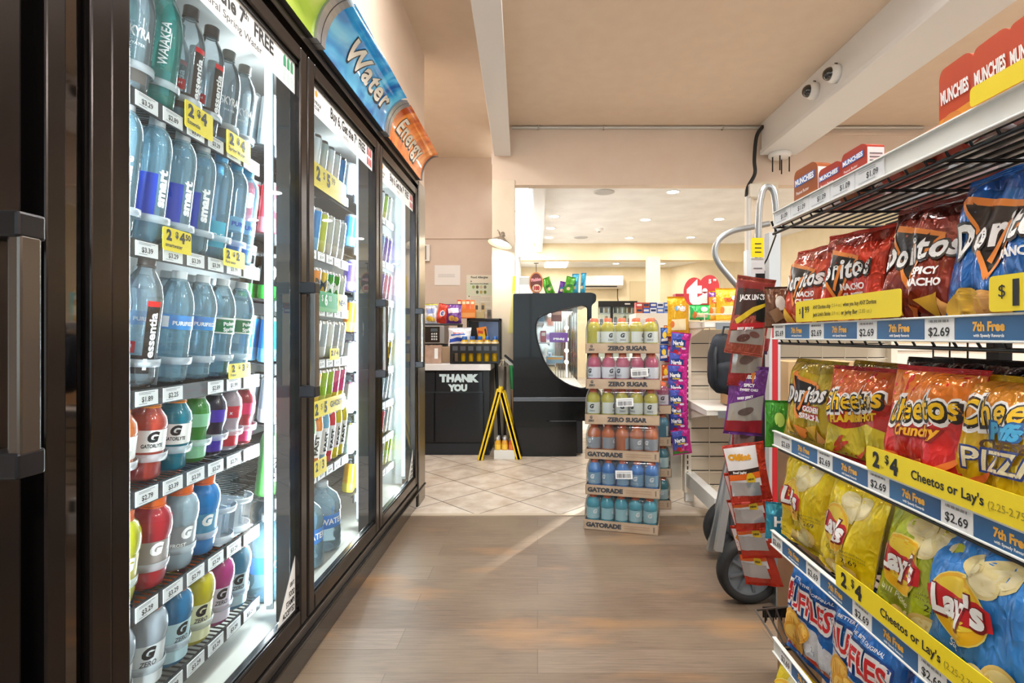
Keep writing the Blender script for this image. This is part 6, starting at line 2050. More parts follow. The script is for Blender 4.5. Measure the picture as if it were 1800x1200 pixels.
# backpack hanging at the unit
bp_ = empty('backpack', PX(1276, 640, 2.72), label='dark navy backpack hanging in front of the slatted panel', cat='backpack')
def ball(sx, sy, sz, m, amp, seed, n=18):
    q = MB()
    def f(u, v):
        a = 2 * math.pi * u; b = math.pi * v
        r = 1 + amp * noise.noise(Vector((math.cos(a) * math.sin(b) * 2 + seed, math.sin(a) * math.sin(b) * 2, math.cos(b) * 2)))
        k = 1 / (abs(math.sin(b) * math.cos(a)) ** 3.2 + abs(math.sin(b) * math.sin(a)) ** 3.2 + abs(math.cos(b)) ** 3.2) ** (1 / 3.2)
        return (sx * r * k * math.sin(b) * math.cos(a), sy * r * k * math.sin(b) * math.sin(a), sz * r * k * math.cos(b))
    q.sheet(f, n * 2, n, m)
    return q
NAVY = noisy('navy_fabric', '0f141c', '1d2733', 12, 0.7)
ball(.085, .06, .15, NAVY, .10, 2).build('body', bp_)
o = ball(.06, .035, .075, NAVY, .08, 5).build('pocket', bp_); o.location = (-.012, -.055, -.06)
MB().tube([(-.05, -.02, .12), (-.075, -.06, .05), (-.075, -.07, -.06), (-.05, -.04, -.13)], .008, mat('20262e', .6), 8).build('strap', bp_)
MB().tube([(-.02, 0, .14), (-.01, 0, .19), (.03, 0, .19), (.04, 0, .14)], .006, mat('20262e', .6), 8).build('top_loop', bp_)
# tan carton on the lower shelf
m = MB().box(-.09, -.06, 0, .09, .06, .12, mat('b08a62', .7))
m.box(-.065, -.0606, .03, -.035, -.06, .10, mat('e8e2d6', .5))
m.build('carton', None, (PX(1300, 700, 3.1).x, 3.10, .632), label='small tan carton on the lower cream shelf below the backpack', cat='carton', bevel=.002)

# ================================================================ COUNTER IN THE ALCOVE
CY = 4.59
ct = empty('counter', (-0.69, CY, 0), label='dark counter cabinet with white worktop in the alcove', cat='counter')
NAVYB = noisy('navy_black_laminate', '0c1219', '141c25', 3, 0.35)
m = MB()
m.box(-.98, .02, .0, .275, .78, .73, mat('0f1319', .35))
m.box(-.98, .012, .0, .275, .02, .10, mat('1a222b', .4))
m.build('carcass', ct)
m = MB()
m.box(-1.0, -.04, .73, .29, .82, .785, mat('e4e6e8', .35))
m.build('worktop', ct, bevel=.004)
m = MB().box(-.19, -.004, .115, .225, .016, .535, NAVYB)
m.build('door', ct, bevel=.003)
m = MB().box(-.64, -.004, .115, -.20, .016, .535, NAVYB); m.build('door', ct, bevel=.003)
dw = MB().box(-.18, -.006, .545, .215, .016, .715, NAVYB)
SER = mat('cfe6ee', .5)
fn = flat_xz(-.0068)
dw.write('THANK', fn, .058, SER, (.0175, .662), width=.34, bold=.08)
dw.write('YOU', fn, .050, SER, (.004, .580), width=.165, bold=.08)
for (x, z, w_, t) in ((-.153, .690, .05, 0), (-.153, .634, .05, 0)):
    pass
# slab serifs of the stencil letters
dw.build('drawer', ct, bevel=.003)
m = MB().box(-.64, -.006, .545, -.19, .016, .715, NAVYB); m.build('drawer', ct, bevel=.003)
m = MB().box(-.655, -.008, .535, .225, .0, .546, mat('3c434b', .3, .5)); m.build('trim', ct)
WT = .787
# black crate with yellow bottles
cr = empty('bottle_crate', (-.535, 4.66, WT), label='black plastic bottle crate holding yellow drinks on the counter', cat='crate')
m = MB()
BKP = mat('101114', .4)
w, d, h = .40, .22, .17
m.box(-w / 2, -d / 2, 0, w / 2, d / 2, .006, BKP)
for z0, z1 in ((.09, .17), (.0, .02)):
    m.box(-w / 2, -d / 2, z0, w / 2, -d / 2 + .006, z1, BKP); m.box(-w / 2, d / 2 - .006, z0, w / 2, d / 2, z1, BKP)
    m.box(-w / 2, -d / 2, z0, -w / 2 + .006, d / 2, z1, BKP); m.box(w / 2 - .006, -d / 2, z0, w / 2, d / 2, z1, BKP)
for k in range(7):
    x = -w / 2 + w * k / 6
    m.box(x - .010, -d / 2 - .002, .0, x + .010, -d / 2 + .006, .17, BKP)
    m.box(x - .002, -d / 2, .0, x + .002, d / 2, .09, BKP)
for k in range(6):
    x = -w / 2 + w * (k + .5) / 6
    m.box(x - .022, -d / 2 - .001, .112, x + .022, -d / 2, .15, mat('4a4f58', .4))
m.build('basket', cr)
P_OJ = [(0, .004), (.024, 0), (.029, .006), (.0295, .11), (.031, .13), (.030, .155), (.024, .18), (.014, .198), (.013, .22), (0, .22)]
oj = bottle('juice_bottle', '', 'bottle', P_OJ, juice('e8b81a', .85), (.0155, .20, .226, mat('2a5fa8', .4)), [(.165, .178, .0285, mat('f2ead0', .4), -200, 20)])
OJ = Stock(oj)
for k in range(5):
    for j in range(2):
        OJ.put((-.535 - w / 2 + w * (k + 1.5) / 6, 4.66 - .055 + j * .10, WT + .008), (0, 0, 0), f'yellow juice bottle with blue cap in the black crate, {ORD[k]} in the {["front", "rear"][j]} row', 'juice bottles in the black crate')
# paper bag, cartons, microwave, trays
pb = MB()
lp0 = [(-.07, -.05), (.07, -.05), (.07, .05), (-.07, .05)]
pb.sheet(lambda u, v: ((lambda t: (Vector(lp0[int(t) % 4]).lerp(Vector(lp0[(int(t) + 1) % 4]), t - int(t))))(u * 4)[0] * (1 + .05 * v) + .003 * math.sin(v * 13 + u * 40), (lambda t: (Vector(lp0[int(t) % 4]).lerp(Vector(lp0[(int(t) + 1) % 4]), t - int(t))))(u * 4)[1], v * .155 + .004 * math.sin(u * 50) * v), 32, 6, noisy('brown_paper', 'a88c7c', 'b89c8a', 20, .8), False)
pb.box(-.07, -.05, 0, .07, .05, .002, CARD)
po = pb.build('paper_bag', None, (-.91, 4.66, WT), (0, 0, R(6)), label='brown paper bag on the counter below the microwave', cat='bag')
MB().box(.015, -.0545, .04, .045, -.0530, .13, TAGW).build('receipt', po)
m = MB().box(-.09, -.10, 0, .09, .10, .14, mat('b09476', .75)); m.build('carton', None, (-.79, 4.84, WT), label='brown carton behind the crate on the counter', cat='carton', bevel=.002)
mw = empty('microwave', (-1.0, 4.95, WT + .17), label='silver microwave with black control panel on the counter', cat='microwave')
MB().box(-.24, -.14, 0, .16, .16, .16, mat('a8aaac', .35, .6)).build('casing', mw, bevel=.004)
p = MB().box(-.02, -.146, .01, .12, -.14, .15, BLKG)
p.box(.04, -.148, .105, .10, -.146, .135, mat('46525a', .4))
for r in range(3):
    for c in range(3):
        p.box(.045 + c * .02, -.148, .03 + r * .024, .058 + c * .02, -.146, .045 + r * .024, mat('c9ccd0', .5))
p.build('control_panel', mw)
m = MB().box(-1.24, 4.85, WT, -.83, 5.12, WT + .165, mat('23262b', .5)); 
m.build('stand', None, label='dark riser box under the microwave on the counter', cat='stand')
# white plastic bag of bread
wb = Bag(.21, .17, .07, 81.3, film('dfe2ea', .1), nu=14, nv=16)
wb.poly([(-.9, .36), (-.2, .46), (.7, .36), (.7, .22), (-.2, .26), (-.9, .18)], mat('2a4fb8', .4))
wb.text('BREAD', -.1, .68, .018, mat('c86a6a', .4), bold=.04, width=.10); wb.poly([(-.8, .62), (.5, .66), (.5, .58), (-.8, .54)], mat('3a6ac0', .4))
o = wb.done('bread_bag', 'white and blue plastic food bag behind the yellow bottles', 'bag'); o.location = (-.70, 4.80, WT + .145); o.rotation_euler = (R(-8), 0, 0)
# dark rack frame with screen on the right end
rf = empty('display_rack', (-.52, 5.0, WT), label='black rack with a blue-grey panel behind the yellow bottles', cat='rack')
m = MB()
for (x0, z0, x1, z1) in ((-.14, 0, -.115, .40), (.155, 0, .18, .40), (-.14, .375, .18, .40)):
    m.box(x0, -.02, z0, x1, .14, z1, BKP)
m.build('frame', rf, bevel=.006)
MB().box(-.03, .0, .02, .155, .01, .372, noisy('blue_grey_panel', '4a5f86', '62789c', 3, .4)).build('panel', rf)
MB().box(-.115, .02, .20, -.03, .03, .372, BLACK).build('side_panel', rf)
m = MB().box(-.045, -.004, 0, .045, .004, .13, mat('e88a2a', .4))
m.box(-.03, -.006, .02, .02, -.004, .09, mat('f0c81e', .4)); m.box(.025, -.006, .01, .04, -.004, .11, mat('2a2a14', .4))
m.rbox((-.015, -.005, .085), (.05, .003, .025), (0, R(20), 0), mat('c84a1e', .4))
m.build('snack_sachet', None, (-.50, 4.965, WT + .19), (0, R(-10), 0), label='orange and yellow sachet leaning on the blue-grey panel', cat='sachet')
# snacks on the top level
sh = MB().box(-1.26, 4.84, WT + .335, -.715, 5.12, WT + .35, mat('3a3c40', .5))
sh.box(-.735, 4.9, WT, -.715, 5.1, WT + .335, mat('3a3c40', .5))
sh.build('riser_shelf', None, label='grey riser shelf over the microwave carrying snack bags', cat='shelf')
for k, (px, py, w, h, base, acc, txt, lab) in enumerate(((757, 577, .12, .17, 'd8dce8', 'e0b83a', 'Pepperidge', 'pale snack bag with green and yellow picture at the left end of the riser'), (775, 576, .105, .185, 'd0402a', 'f0ece8', '', 'bright red snack bag leaning on the riser over the microwave'), (797, 577, .15, .18, '6a3a8c', 'e0a84a', '', 'purple snack bag with golden chips on the riser'))):
    b = Bag(w, h, .05, 90 + k * 1.7, film(base), nu=14, nv=18)
    if k == 1:
        b.blob(0, .5, .025, .03, mat('f0f0f0', .4)); b.blob(0, .5, .018, .022, mat('3a5aa8', .4))
    else:
        b.blob(-.2, .25, .03, .024, mat(acc, .4)); b.blob(.35, .2, .025, .02, mat(acc, .4)); b.poly([(-.7, .75), (.6, .80), (.7, .55), (-.6, .50)], mat('e8e2f2' if k == 2 else '8a9ad0', .4))
    o = b.done('snack_bag', lab, 'bag', 'snack bags on the riser')
    p = PX(px, 600, 4.93); o.location = (p.x, 4.93, WT + .352); o.rotation_euler = (R(-6), 0, R(0)); o.rotation_euler[1] = R((0, 10, 0)[k])
b = plain = Bag(.13, .10, .04, 99.1, film('c8c23a'), nu=10, nv=12)
o = b.done('snack_bag', 'yellow snack bag peeking out at the rear of the riser', 'bag', 'snack bags on the riser'); o.location = (PX(757, 0, 5.05).x, 5.05, WT + .44)
MB().box(-.06, -.03, 0, .06, .03, .088, mat('8a6a4a', .7)).build('carton', None, (PX(757, 0, 5.05).x, 5.05, WT + .352), label='small brown carton behind the pale snack bag on the riser', cat='carton')
orx = MB().box(-.10, -.05, 0, .10, .05, .085, mat('e07a2a', .45)); orx.box(-.095, -.0505, .01, .095, -.05, .05, mat('e8a05a', .45))
orx.build('snack_carton', None, (PX(818, 0, 5.0).x, 5.0, WT + .402), label='orange display carton of sachets on top of the black rack', cat='carton')
for k in range(4):
    m = MB().prism(round_loop([(-.018, 0), (.018, 0), (.02, .085), (-.02, .085)], .006, 2), 'xz', -.008, .008, mat(('c8502a', 'd88a3a', 'd2602e', 'd87a3a')[k], .4)); m.box(-.014, -.0086, .045, .014, -.008, .07, mat('f0e0c0', .4))
    m.build('sachet', None, (PX(808 + k * 7.5, 0, 5.0).x, 4.975 + .025 * (k % 2), WT + .488), (R(-5), 0, 0), label=f'small orange sachet, {ORD[k]} from the purple bag, on the orange carton', cat='sachet', group='orange sachets on the display carton')
for k in range(3):
    m = MB().prism(round_loop([(-.02, 0), (.02, 0), (.018, .08), (-.018, .08)], .006, 2), 'xz', -.012, .012, mat(('c9b48a', 'b8a070', '6a6058')[k], .5)); m.box(-.012, -.0126, .02, .012, -.012, .06, mat('4a4638', .5))
    m.build('sachet', None, (PX(838 + k * 11, 0, 4.99).x, 4.99, WT + (.462, .462, .402)[k]), label=f'small tan and grey sachet, {ORD[k]} from the orange carton, on the black rack', cat='sachet', group='tan sachets on the rack top')
MB().box(-.045, -.03, 0, .045, .03, .058, mat('b8a878', .6)).build('snack_carton', None, (PX(843, 0, 5.0).x, 5.0, WT + .402), label='low tan carton under the tan sachets on the rack', cat='carton')

# ---- on the alcove wall
def paper(name, x0, y0, x1, y1, Y, hexc, label, cat, th=.003):
    a = PX(x0, y1, Y); b = PX(x1, y0, Y)
    m = MB().box(a.x, Y - th, a.z, b.x, Y, b.z, mat(hexc, .6))
    return m, a, b
m, a, b = paper('notice', 764, 466, 809, 501, 5.998, 'ece9e6', '', '')
for q in range(3):
    m.box(a.x + .04, 5.994, a.z + .09 + q * .014, b.x - .06, 5.995, a.z + .094 + q * .014, mat('b9b5b2', .6))
m.build('notice', label='blank-looking white paper notice on the alcove wall', cat='notice')
m, a, b = paper('poster', 820, 483, 865.5, 552, 5.996, 'e6e2d2', '', '')
W_, H_ = b.x - a.x, b.z - a.z
f = lambda u, v: (a.x + u, 5.9925, a.z + v)
G6 = mat('6b6e66', .6)
m.write('Food Allergies', f, .022, G6, (W_ * .5, H_ * .94), width=W_ * .66, bold=.05)
m.box(a.x, 5.9926, a.z + H_ * .48, b.x, 5.993, a.z + H_ * .80, mat('d4dfc8', .6))
m.write('Most Common Food Allergies', f, .011, INK, (W_ * .5, H_ * .775), width=W_ * .7, bold=.05)
r5 = random.Random(8)
for r in range(2):
    for c in range(4):
        m.decal(ell(W_ * (.27 + .15 * c), H_ * (.69 - .13 * r), .016, .020, 0, 8), f, mat(('8fa85a', '6a5a48', 'c8b89a', '7a7a6a', 'e2dccb', '5a6a4a', 'b8a05a', '6f7f3a')[r * 4 + c], .6))
for r in range(13):
    z = H_ * (.45 - .034 * r)
    m.decal([(W_ * .16, z), (W_ * (.92 if r % 4 else .55), z), (W_ * (.92 if r % 4 else .55), z + .003), (W_ * .16, z + .003)], f, mat('a9a89c', .6))
for z in (.455, .25, .06):
    m.decal(ell(W_ * .10, H_ * z, .007, .007, 0, 10), f, INK)
m.decal([(W_ * .15, H_ * .82), (W_ * .21, H_ * .82), (W_ * .18, H_ * .86)], f, INK)
m.build('poster', label='Food Allergies poster on the alcove wall beside the pillar', cat='poster')
k = empty('wall_thermostat', PX(749, 445, 5.99), label='white wall box with grey slot beside the cooler end', cat='thermostat')
MB().box(-.03, -.025, -.09, .045, .0, .095, mat('ece9e4', .4)).build('casing', k, bevel=.004)
MB().box(-.022, -.0265, -.075, .008, -.0245, .08, mat('7c7a76', .5)).build('slot', k)
# gooseneck wall lamp on the pillar
wl = empty('wall_lamp', PX(880, 424, 4.98), label='metal cone wall lamp lit on the cream pillar', cat='lamp')
MET = mat('a89e92', .35, .7)
m = MB()
sh = Matrix.Rotation(R(14), 4, 'Y') @ Matrix.Rotation(R(-12), 4, 'X')
m.T = sh
m.lathe([(.022, .052), (.026, .040), (.06, .015), (.118, -.028), (.120, -.032)], MET, 32)
m.build('shade', wl)
m = MB(); m.T = sh
m.lathe([(.024, .036), (.058, .012), (.116, -.030)], mat('fbf6ea', .5), 32)
m.build('shade_lining', wl)
m = MB(); m.T = sh
m.lathe([(0, .095), (.012, .094), (.02, .085), (.022, .07), (.028, .066), (.028, .060), (.022, .056), (.022, .050)], MET, 20)
m.build('socket', wl)
m = MB(); m.T = sh
m.lathe([(0, -.02), (.018, -.016), (.024, 0), (.018, .016), (.01, .03)], mat('fff2d6', .4, emit=22), 16)
m.build('bulb', wl)
MB().tube(spline([(-.012, .0, .085), (-.03, .03, .11), (-.02, .08, .10), (0, .105, .04)], 6), .006, MET, 8).build('arm', wl)
lp_ = bpy.data.lights.new('wall_lamp_glow', 'SPOT'); lp_.energy = 14; lp_.color = (1, .9, .74); lp_.spot_size = R(130); lp_.spot_blend = .5; lp_.shadow_soft_size = .03
lo = bpy.data.objects.new('wall_lamp_glow', lp_); COL.objects.link(lo); lo.location = PX(880, 428, 4.975) + Vector((0, 0, -.03)); lo.rotation_euler = (R(10), 0, 0)
# yellow ribbon tag beside the pillar
m = MB().rbox((0, 0, 0), (.03, .012, .16), (0, R(2), 0), mat('d8c23a', .5)); m.build('hanging_tag', None, PX(903.5, 500, 5.07), label='narrow yellow tag hanging on the pillar edge', cat='tag')
m = MB().prism([(0, .2), (.02, .2), (.02, -.2), (-.045, -.2)], 'xz', -.004, .004, mat('e2dc8a', .5)); m.build('hanging_cloth', None, PX(901.5, 548, 5.06), label='pale yellow cloth strip hanging behind the black display case', cat='cloth')

# ---- cleaning corner: wet floor sign, brooms, drinks
ys = empty('wet_floor_sign', (-.36, 4.52, 0), label='yellow folding wet floor sign leaning beside the counter', cat='sign')
YS = mat('e6c41e', .4)
def leg(x0, x1, y0, y1, z1, w, name, marks):
    m = MB()
    d = Vector((x1 - x0, y1 - y0, z1))
    zz = d.normalized(); xx = Vector((0, 1, 0)).cross(zz).normalized(); yy = zz.cross(xx)
    m.T = Matrix.Translation((x0, y0, 0)) @ Matrix((xx, yy, zz)).transposed().to_4x4()
    L_ = d.length
    m.box(-.010, -w / 2, 0, .010, w / 2, L_, YS)
    m.box(-.022, -w / 2, 0, .022, -w / 2 + .018, L_, YS); m.box(-.022, w / 2 - .018, 0, .022, w / 2, L_, YS)
    if marks:
        m.decal(ell(0, L_ * .72, .0, .0, 0, 3), lambda a, b: (.0165, a, b), INK)
        m.box(.0121, -.03, L_ * .70, .0126, .03, L_ * .74, INK)
        for q in range(4):
            m.box(.0121, -.05, L_ * (.4 + .06 * q), .0126, .05, L_ * (.42 + .06 * q), mat('6a5a14', .5))
    return m.build(name, ys, bevel=.003)
leg(-.115, .045, .0, .0, .585, .25, 'front_panel', False)
leg(.205, .06, .02, .02, .55, .22, 'rear_panel', True)
m = MB().cyl((.047, -.14, .575), (.047, .12, .575), .014, YS, 10); m.build('hinge', ys)
pk = empty('juice_pack', (-.275, 4.50, 0), label='small white tray of yellow and orange drink bottles under the wet floor sign', cat='pack')
MB().box(-.088, -.06, 0, .088, .06, .075, mat('dfe0dc', .6)).build('tray', pk, bevel=.002)
for k in range(5):
    m = bottle('bottle', None, None, [(0, .0), (.024, .0), (.026, .01), (.026, .12), (.018, .145), (.016, .15)], juice(('e8b02a', 'e6a83a', 'd0562a', 'e0a02a', 'c84a2a')[k], .9), (.018, .15, .172, mat('c9ccd0', .3, .6)), [(.07, .11, .0264, mat(('f0c84a', 'f0c84a', 'e07a3a', 'f0d060', 'd8503a')[k], .4), -200, 20)])
    m.parent = pk; m.location = (-.058 + .058 * (k % 3), -.028 + .056 * (k // 3), .01)
def stick(name, p, q, r, m_, label, cat='broom'):
    e = empty(name, (0, 0, 0), label=label, cat=cat)
    MB().cyl(p, q, r, m_, 10).build('handle', e)
    return e
e = stick('broom', (-.335, 4.80, .02), (-.395, 5.0, .88), .014, mat('16181a', .4), 'black-handled broom leaning in the corner beside the counter')
MB().rbox((-.335, 4.80, .05), (.08, .05, .10), (0, R(-10), 0), mat('2a2622', .8)).build('head', e)
e = stick('squeegee', (-.20, 4.75, .05), (-.235, 4.80, .72), .011, mat('c9a27a', .5), 'green squeegee with wooden pole leaning upside down beside the display case', 'squeegee')
MB().cyl((-.222, 4.785, .55), (-.236, 4.80, .76), .020, mat('2f9a52', .4), 12).build('socket', e)
MB().rbox((-.235, 4.80, .80), (.16, .025, .02), (0, R(40), 0), mat('1b1c1e', .5)).build('blade', e)
MB().rbox((-.245, 4.795, .775), (.10, .02, .025), (0, R(40), 0), mat('d8d6ce', .5)).build('clamp', e)
e = stick('mop', (-.24, 4.95, .08), (-.225, 4.99, .72), .016, mat('8a6a55', .6), 'brown-handled mop beside the display case', 'mop')
MB().lathe([(0, .16), (.02, .15), (.03, .08), (.034, .0), (0, 0)], noisy('mop_yarn', 'b8aa98', 'd2c6b4', 30, .9), 14, o=(-.24, 4.95, .0)).build('head', e)
e = stick('dust_mop', (-.30, 4.88, .05), (-.30, 4.95, .74), .012, mat('4a3a2e', .6), 'dust mop standing upside down with a frayed grey head behind the squeegee', 'mop')
q = MB()
r6 = random.Random(3)
for k in range(46):
    a = r6.uniform(0, 6.28); t = r6.uniform(.03, .085)
    q.tube([(-.30, 4.95, .74), (-.30 + .5 * t * math.cos(a), 4.95 + .4 * t * math.sin(a), .78 + t * .3), (-.30 + t * math.cos(a), 4.95 + .6 * t * math.sin(a), .76 + .3 * t * r6.uniform(-1, 1))], .005, mat('b9ae9c', .9), 5)
o = q.build('head', e)

# ================================================================ BLACK OPEN DISPLAY CASE
FY = 4.52
dc = empty('display_case', (0.1, FY, 0), label='black open-front refrigerated display case seen from its end panel', cat='display case')
def Q(px, py):
    return ((px - 945) * FY / F - .1, CAMZ + (590 - py) * FY / F)
GB = mat('050608', .2, 0, .15, 0, .35)
outer = [Q(902, 741), Q(902, 516), Q(1040, 514), Q(1048, 517), Q(1048, 530), Q(1040, 536), Q(1040, 560), Q(1040, 690), Q(1034, 700), Q(1034, 718), Q(955, 741)]
hole = [Q(*p) for p in ((944, 560), (958, 552), (1000, 541), (1024, 536), (1033, 540), (1033, 560), (1033, 680), (1022, 683), (1000, 677), (975, 661), (957, 636), (946, 606), (941, 580))]
hole = round_loop(hole, .05, 4)
m = MB()
plate(round_loop(outer, .02, 3), [hole], 'xz', 0, .04, GB, m)
m.build('end_panel', dc)
m = MB().tube([(x, -.002, z) for x, z in hole], .006, mat('1a1b20', .25, .3), 6, True); m.build('window_trim', dc)
m = MB().quad(*[(x, .012, z) for x, z in ((hole[0][0] - .12, Q(0, 690)[1]), (Q(1036, 0)[0], Q(0, 690)[1]), (Q(1036, 0)[0], Q(0, 534)[1]), (hole[0][0] - .12, Q(0, 534)[1]))], glassy('ffffff', 'f4f7f8', .01, .9, 0.0, 1.5))
m.build('window', dc)
m = MB()
x0, z0 = Q(902, 803); x1, z1 = Q(1012, 741)
m.box(x0 + .005, .02, .003, Q(1014, 0)[0], 1.4, z1 + .005, GB)
m.box(Q(1014, 0)[0], .05, .02, Q(1025, 0)[0], 1.4, Q(0, 722)[1], mat('12151a', .4))
m.build('base', dc, bevel=.004)
m = MB()
m.box(x0 + .002, -.012, Q(0, 705)[1], Q(1034, 0)[0], .0, Q(0, 698)[1], mat('6c7178', .25, .7))
m.build('bumper', dc, bevel=.002)
m = MB()
CHR = mat('d9d6cd', .08, 1.0)
m.box(x0, .04, z1, x0 + .03, 1.4, Q(0, 516)[1], mat('1a1b1e', .4))                         # back wall
m.box(x0 + .03, .10, Q(0, 690)[1], Q(1030, 0)[0], 1.4, Q(0, 686)[1], mat('c9c7c0', .4))   # deck
m.box(x0, .04, Q(0, 530)[1], Q(1046, 0)[0], 1.4, Q(0, 516)[1], GB)                        # canopy
m.box(x0, .04, z1, Q(1034, 0)[0], 1.4, Q(0, 690)[1], GB)
m.build('body', dc)
m = MB().box(x0 + .03, 1.36, Q(0, 690)[1], Q(1036, 0)[0], 1.38, Q(0, 530)[1], CHR)
for k in range(9):
    m.box(Q(985 + k * 6, 0)[0], 1.352, Q(0, 688)[1], Q(986.5 + k * 6, 0)[0], 1.36, Q(0, 534)[1], mat('8f8a80', .2, .9))
m.build('mirror', dc)
m = MB().box(x0 + .03, .10, Q(0, 686)[1], x0 + .04, 1.35, Q(0, 530)[1], mat('dcdcd8', .3)); m.build('lining', dc)
for k in range(3):
    m = MB().box(x0 + .04, .12, Q(0, 640 - 38 * k)[1] - .012, x0 + .36 - .05 * k, 1.34, Q(0, 640 - 38 * k)[1], mat('b9bcc0', .3, .6))
    s_ = m.build('shelf', dc)
    MB().box(x0 + .36 - .05 * k, .12, Q(0, 640 - 38 * k)[1] - .03, x0 + .364 - .05 * k, 1.34, Q(0, 640 - 38 * k)[1] + .005, TAGW).build('price_rail', s_)
m = MB()
LW = mat('fff4dc', .4, emit=9)
for k in range(4):
    m.cyl((Q(1011, 0)[0], 1.30, Q(0, 572 + 26 * k)[1]), (Q(1011, 0)[0], 1.315, Q(0, 572 + 26 * k)[1]), .020, LW, 14)
m.cyl((Q(1011, 0)[0] + .0, 1.32, Q(0, 684)[1]), (Q(1011, 0)[0], 1.32, Q(0, 536)[1]), .008, mat('e8dfc8', .3, emit=1.5), 8)
m.build('lamp', dc)
area('case_lamp', (0.1 + Q(1000, 0)[0], FY + .7, Q(0, 534)[1]), (0, 0, 0), .25, 1.2, 7, (1, .96, .88))
dcx = 0.1
def inbox(px, py, w, h, base, lab, txt='', acc=None, Y=FY + .16, yaw=0, name='snack_box'):
    m = MB().box(-w / 2, -.03, 0, w / 2, .03, h, mat(base, .45))
    if acc: m.box(-w / 2 + .008, -.031, h * .55, w / 2 - .008, -.03, h * .85, mat(acc, .45))
    if txt: m.write(txt, flat_xz(-.0318), .016, PURE, (0, h * .35), bold=.05, width=w * .6)
    p = PX(px, py, Y)
    return m.build(name, None, (p.x, Y, p.z), (0, 0, R(yaw)), label=lab, cat='box', bevel=.002)
# shelf tops inside: rows 640, 602, 564 of the photograph at the panel depth
zs = [Q(0, 640 - 38 * k)[1] for k in range(3)]
def inshelf(px, k, w, h, base, lab, **kw):
    Y = kw.pop('Y', FY + .17)
    o = inbox(px, 600, w, h, base, lab, Y=Y, **kw)
    o.location.z = zs[k] + .0012 if k >= 0 else Q(0, 686)[1] + .0012
    return o
inshelf(982, 1, .16, .085, '7a4aa8', 'purple sandwich box seen through the case window', txt='PB&J')
inshelf(978, 2, .09, .10, '8a4a3a', 'brown snack box on the upper shelf inside the case', acc='c8a08a')
inshelf(952, 2, .05, .11, '8fc0e0', 'pale blue carton on the upper shelf inside the case', acc='e6eef4')
inshelf(955, 1, .05, .10, 'a03a4a', 'dark red jar box inside the case beside the purple box', acc='d8d0cc')
inshelf(975, 0, .15, .06, '8fb4c8', 'pale blue food tray on the lower shelf inside the case', acc='e0a85a')
inshelf(985, -1, .13, .05, 'd8cdb0', 'cream food tray on the deck inside the case', acc='e8e2d0')
inshelf(966, 0, .035, .09, 'dfe8ee', 'white carton on the lower shelf inside the case', acc='5a8ac0', Y=FY + .28)
# on the roof of the case
rz_ = Q(0, 516)[1]
# the sign on the roof is a plain oval with lettering only
os_ = empty('oval_sign', PX(942.5, 497, 4.60), label='oval orange-rimmed brown sign standing on the display case roof', cat='sign')
m = MB().prism(ell(0, 0, .062, .092), 'xz', -.006, .006, mat('d88a4a', .45)); m.build('rim', os_)
m = MB().prism(ell(0, 0, .052, .081), 'xz', -.0075, -.004, mat('6a2a20', .45))
m.decal(ell(.004, -.045, .036, .032), flat_xz(-.0082), mat('e8c8a8', .45))
m.write('Pickles', flat_xz(-.0085), .024, mat('e8a0a8', .4), (0, .028), bold=.07, width=.085, rot=8)
m.write('100', flat_xz(-.009), .030, mat('b8242a', .4), (.004, -.045), bold=.09, width=.05)
m.build('face', os_)
m = MB().cyl((0, .002, .09), (0, .002, .17), .003, mat('5a4a3a', .5), 6); m.box(-.02, 0, .165, .02, .004, .172, mat('5a4a3a', .5)); m.build('hook', os_)
m = MB().box(-.03, -.012, -(os_.location.z - rz_) + .001, .03, .012, -.085, mat('4a3a30', .5)); m.build('stand', os_)
for k, (px, w, h, base, tilt, lab) in enumerate(((968, .085, .15, '5ab02e', -20, 'green chip bag leaning left on the display case roof'), (986, .06, .115, '6a3aa0', 12, 'purple chip bag between green ones on the display case roof'), (997, .085, .155, '52a82a', 14, 'green chip bag leaning right on the display case roof'), (1011, .065, .18, '3aa8d0', 2, 'sky blue chip bag on the roof beside the green one'), (1024, .055, .185, '3fb0d6', 4, 'sky blue chip bag on the roof, nearest the case front'))):
    b = Bag(w, h, .03, 120 + k * 2.1, film(base, .3), nu=10, nv=12)
    b.blob(.0, .32, .016, .014, mat('e8d0a0', .4)); b.poly([(-.7, .5), (.7, .62), (.7, .46), (-.7, .40)], mat('2a6a1a' if base[0] == '5' else '2a7aa0', .4))
    o = b.done('chip_bag', lab, 'bag', 'chip bags on the display case roof')
    p = PX(px, 515, 4.64); o.location = (p.x, 4.64 + .02 * (k % 2), rz_ + .004); o.rotation_euler = (0, R(tilt), R(10 - 12 * k))
m = MB().box(-.006, -.004, 0, .006, .004, .13, BLACK); m.box(-.006, -.02, 0, .05, .02, .003, BLACK); m.build('bag_rack', None, (PX(962, 0, 4.63).x - .01, 4.63, rz_ + .001), label='black wire bag rack post on the display case roof', cat='rack')

# ================================================================ DEEP BACKGROUND
ff = empty('glass_fridge', (1.72, 11.9, 0), label='tall black-framed two-door glass fridge at the far wall', cat='fridge')
m = MB()
w2, h2 = .50, 1.80
m.box(-w2, 0, h2 - .13, w2, .7, h2, BLACK); m.box(-w2, 0, 0, w2, .7, .2, BLACK)
for x in (-w2, -.10, w2 - .06):
    m.box(x, 0, .2, x + .06, .05, h2 - .13, BLACK)
m.box(-w2, .66, .2, w2, .7, h2 - .13, mat('e8dcc4', .5, emit=.35))
m.box(w2, .0, 0, w2 + .03, .7, h2, mat('c8c8c6', .4))
for k in range(5):
    m.box(-w2 + .03, .08, .45 + .27 * k, w2 - .03, .64, .46 + .27 * k, mat('d9d9d6', .4))
m.build('cabinet', ff)
MB().box(-w2 + .06, .02, .2, w2 - .06, .024, h2 - .13, DOORGLASS).build('glass', ff)
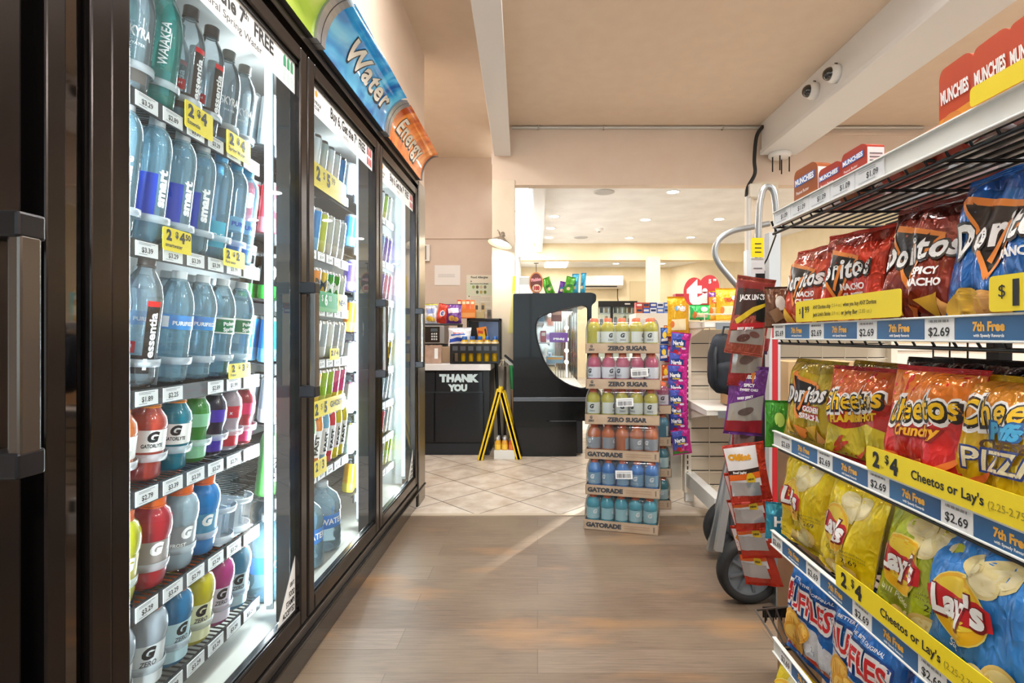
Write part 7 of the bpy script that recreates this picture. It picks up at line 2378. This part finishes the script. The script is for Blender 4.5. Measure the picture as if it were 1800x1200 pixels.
MB().box(.22, -.004, h2 - .08, .34, 0, h2 - .05, TAGW).build('badge', ff)
for k in range(16):
    r_, c_ = divmod(k, 8)
    x = 1.72 - .38 + .105 * c_
    if 3 == c_: x += .0
    z = (.46 + .27 * (4 - r_)) + .001
    hh = (.17, .13, .2, .15)[k % 4]
    MB().cyl((0, 0, 0), (0, 0, hh), .036, mat(('d8c060', 'c8b070', 'b8a860', '4a5a6a', '8a9aa4', 'b87a4a', 'd8a050', 'c8c0b0')[(k * 3) % 8], .4), 12).cyl((0, 0, hh), (0, 0, hh + .03), .015, WHITE, 10).build('bottle', None, (x, 12.1, z), label=f'small bottle in the far glass fridge, {ORD[c_]} from its inner side, {["top", "second"][r_]} shelf', cat='bottle', group='bottles in the far glass fridge')
# low black case just left of the drink stack, far behind
m = MB().box(.86, 9.0, 0, 1.02, 9.6, 1.62, mat('c9b590', .6)); m.box(.865, 8.99, 1.0, 1.015, 9.0, 1.6, mat('d8c8a8', .6))
m.build('wooden_cupboard', None, label='pale wooden cupboard end beyond the display case', cat='cupboard')
# shelf of small boxes beyond the drink stack
bs = MB().box(1.02, 5.55, 0, 1.40, 5.95, 1.26, CRM); bs.build('display_stand', None, label='cream stand behind the drink stack carrying small boxes', cat='stand')
cols = ['c8642a', '3a5ab8', 'e0e4f0', '5a7ac8', '8aa0d8', 'c83a3a', 'b0522a', '2a4aa0', 'd8dcea', '4a6ab8']
for k in range(10):
    r_, c_ = divmod(k, 5)
    MB().box(-.034, -.05, 0, .034, .05, .055, mat(cols[k], .45)).box(-.026, -.0506, .018, .026, -.05, .04, mat('e8e4da' if k % 2 else '1c2a5a', .5)).build('small_box', None, (1.06 + .073 * c_, 5.62, 1.2605 + .056 * r_), label=f'small coloured box on the cream stand, {ORD[c_]} in the {["lower", "upper"][r_]} row', cat='box', group='small boxes on the cream stand')
MB().box(-.05, -.06, 0, .05, .06, .20, mat('b8203a', .45)).box(-.03, -.0606, .05, .03, -.06, .15, mat('7a2a5a', .5)).build('tall_box', None, (1.48, 5.6, 1.2605), label='tall crimson box beside the small coloured boxes', cat='box')
MB().box(1.42, 5.5, 0, 1.56, 5.75, 1.26, mat('e0d6c2', .5)).build('display_stand', None, label='narrow cream stand under the tall crimson box', cat='stand')
# white counters glimpsed between the rack shelves
MB().box(1.9, 3.9, 0, 3.6, 4.6, .92, mat('efe6d8', .5)).box(1.88, 3.88, .92, 3.62, 4.62, .96, mat('f4efe6', .4)).build('white_counter', None, label='white counter glimpsed behind the wire rack', cat='counter')
MB().box(1.2, 2.56, 0, 1.55, 2.8, .90, mat('c8a67a', .7)).build('carton', None, label='tall tan carton glimpsed between the rack shelves', cat='carton')
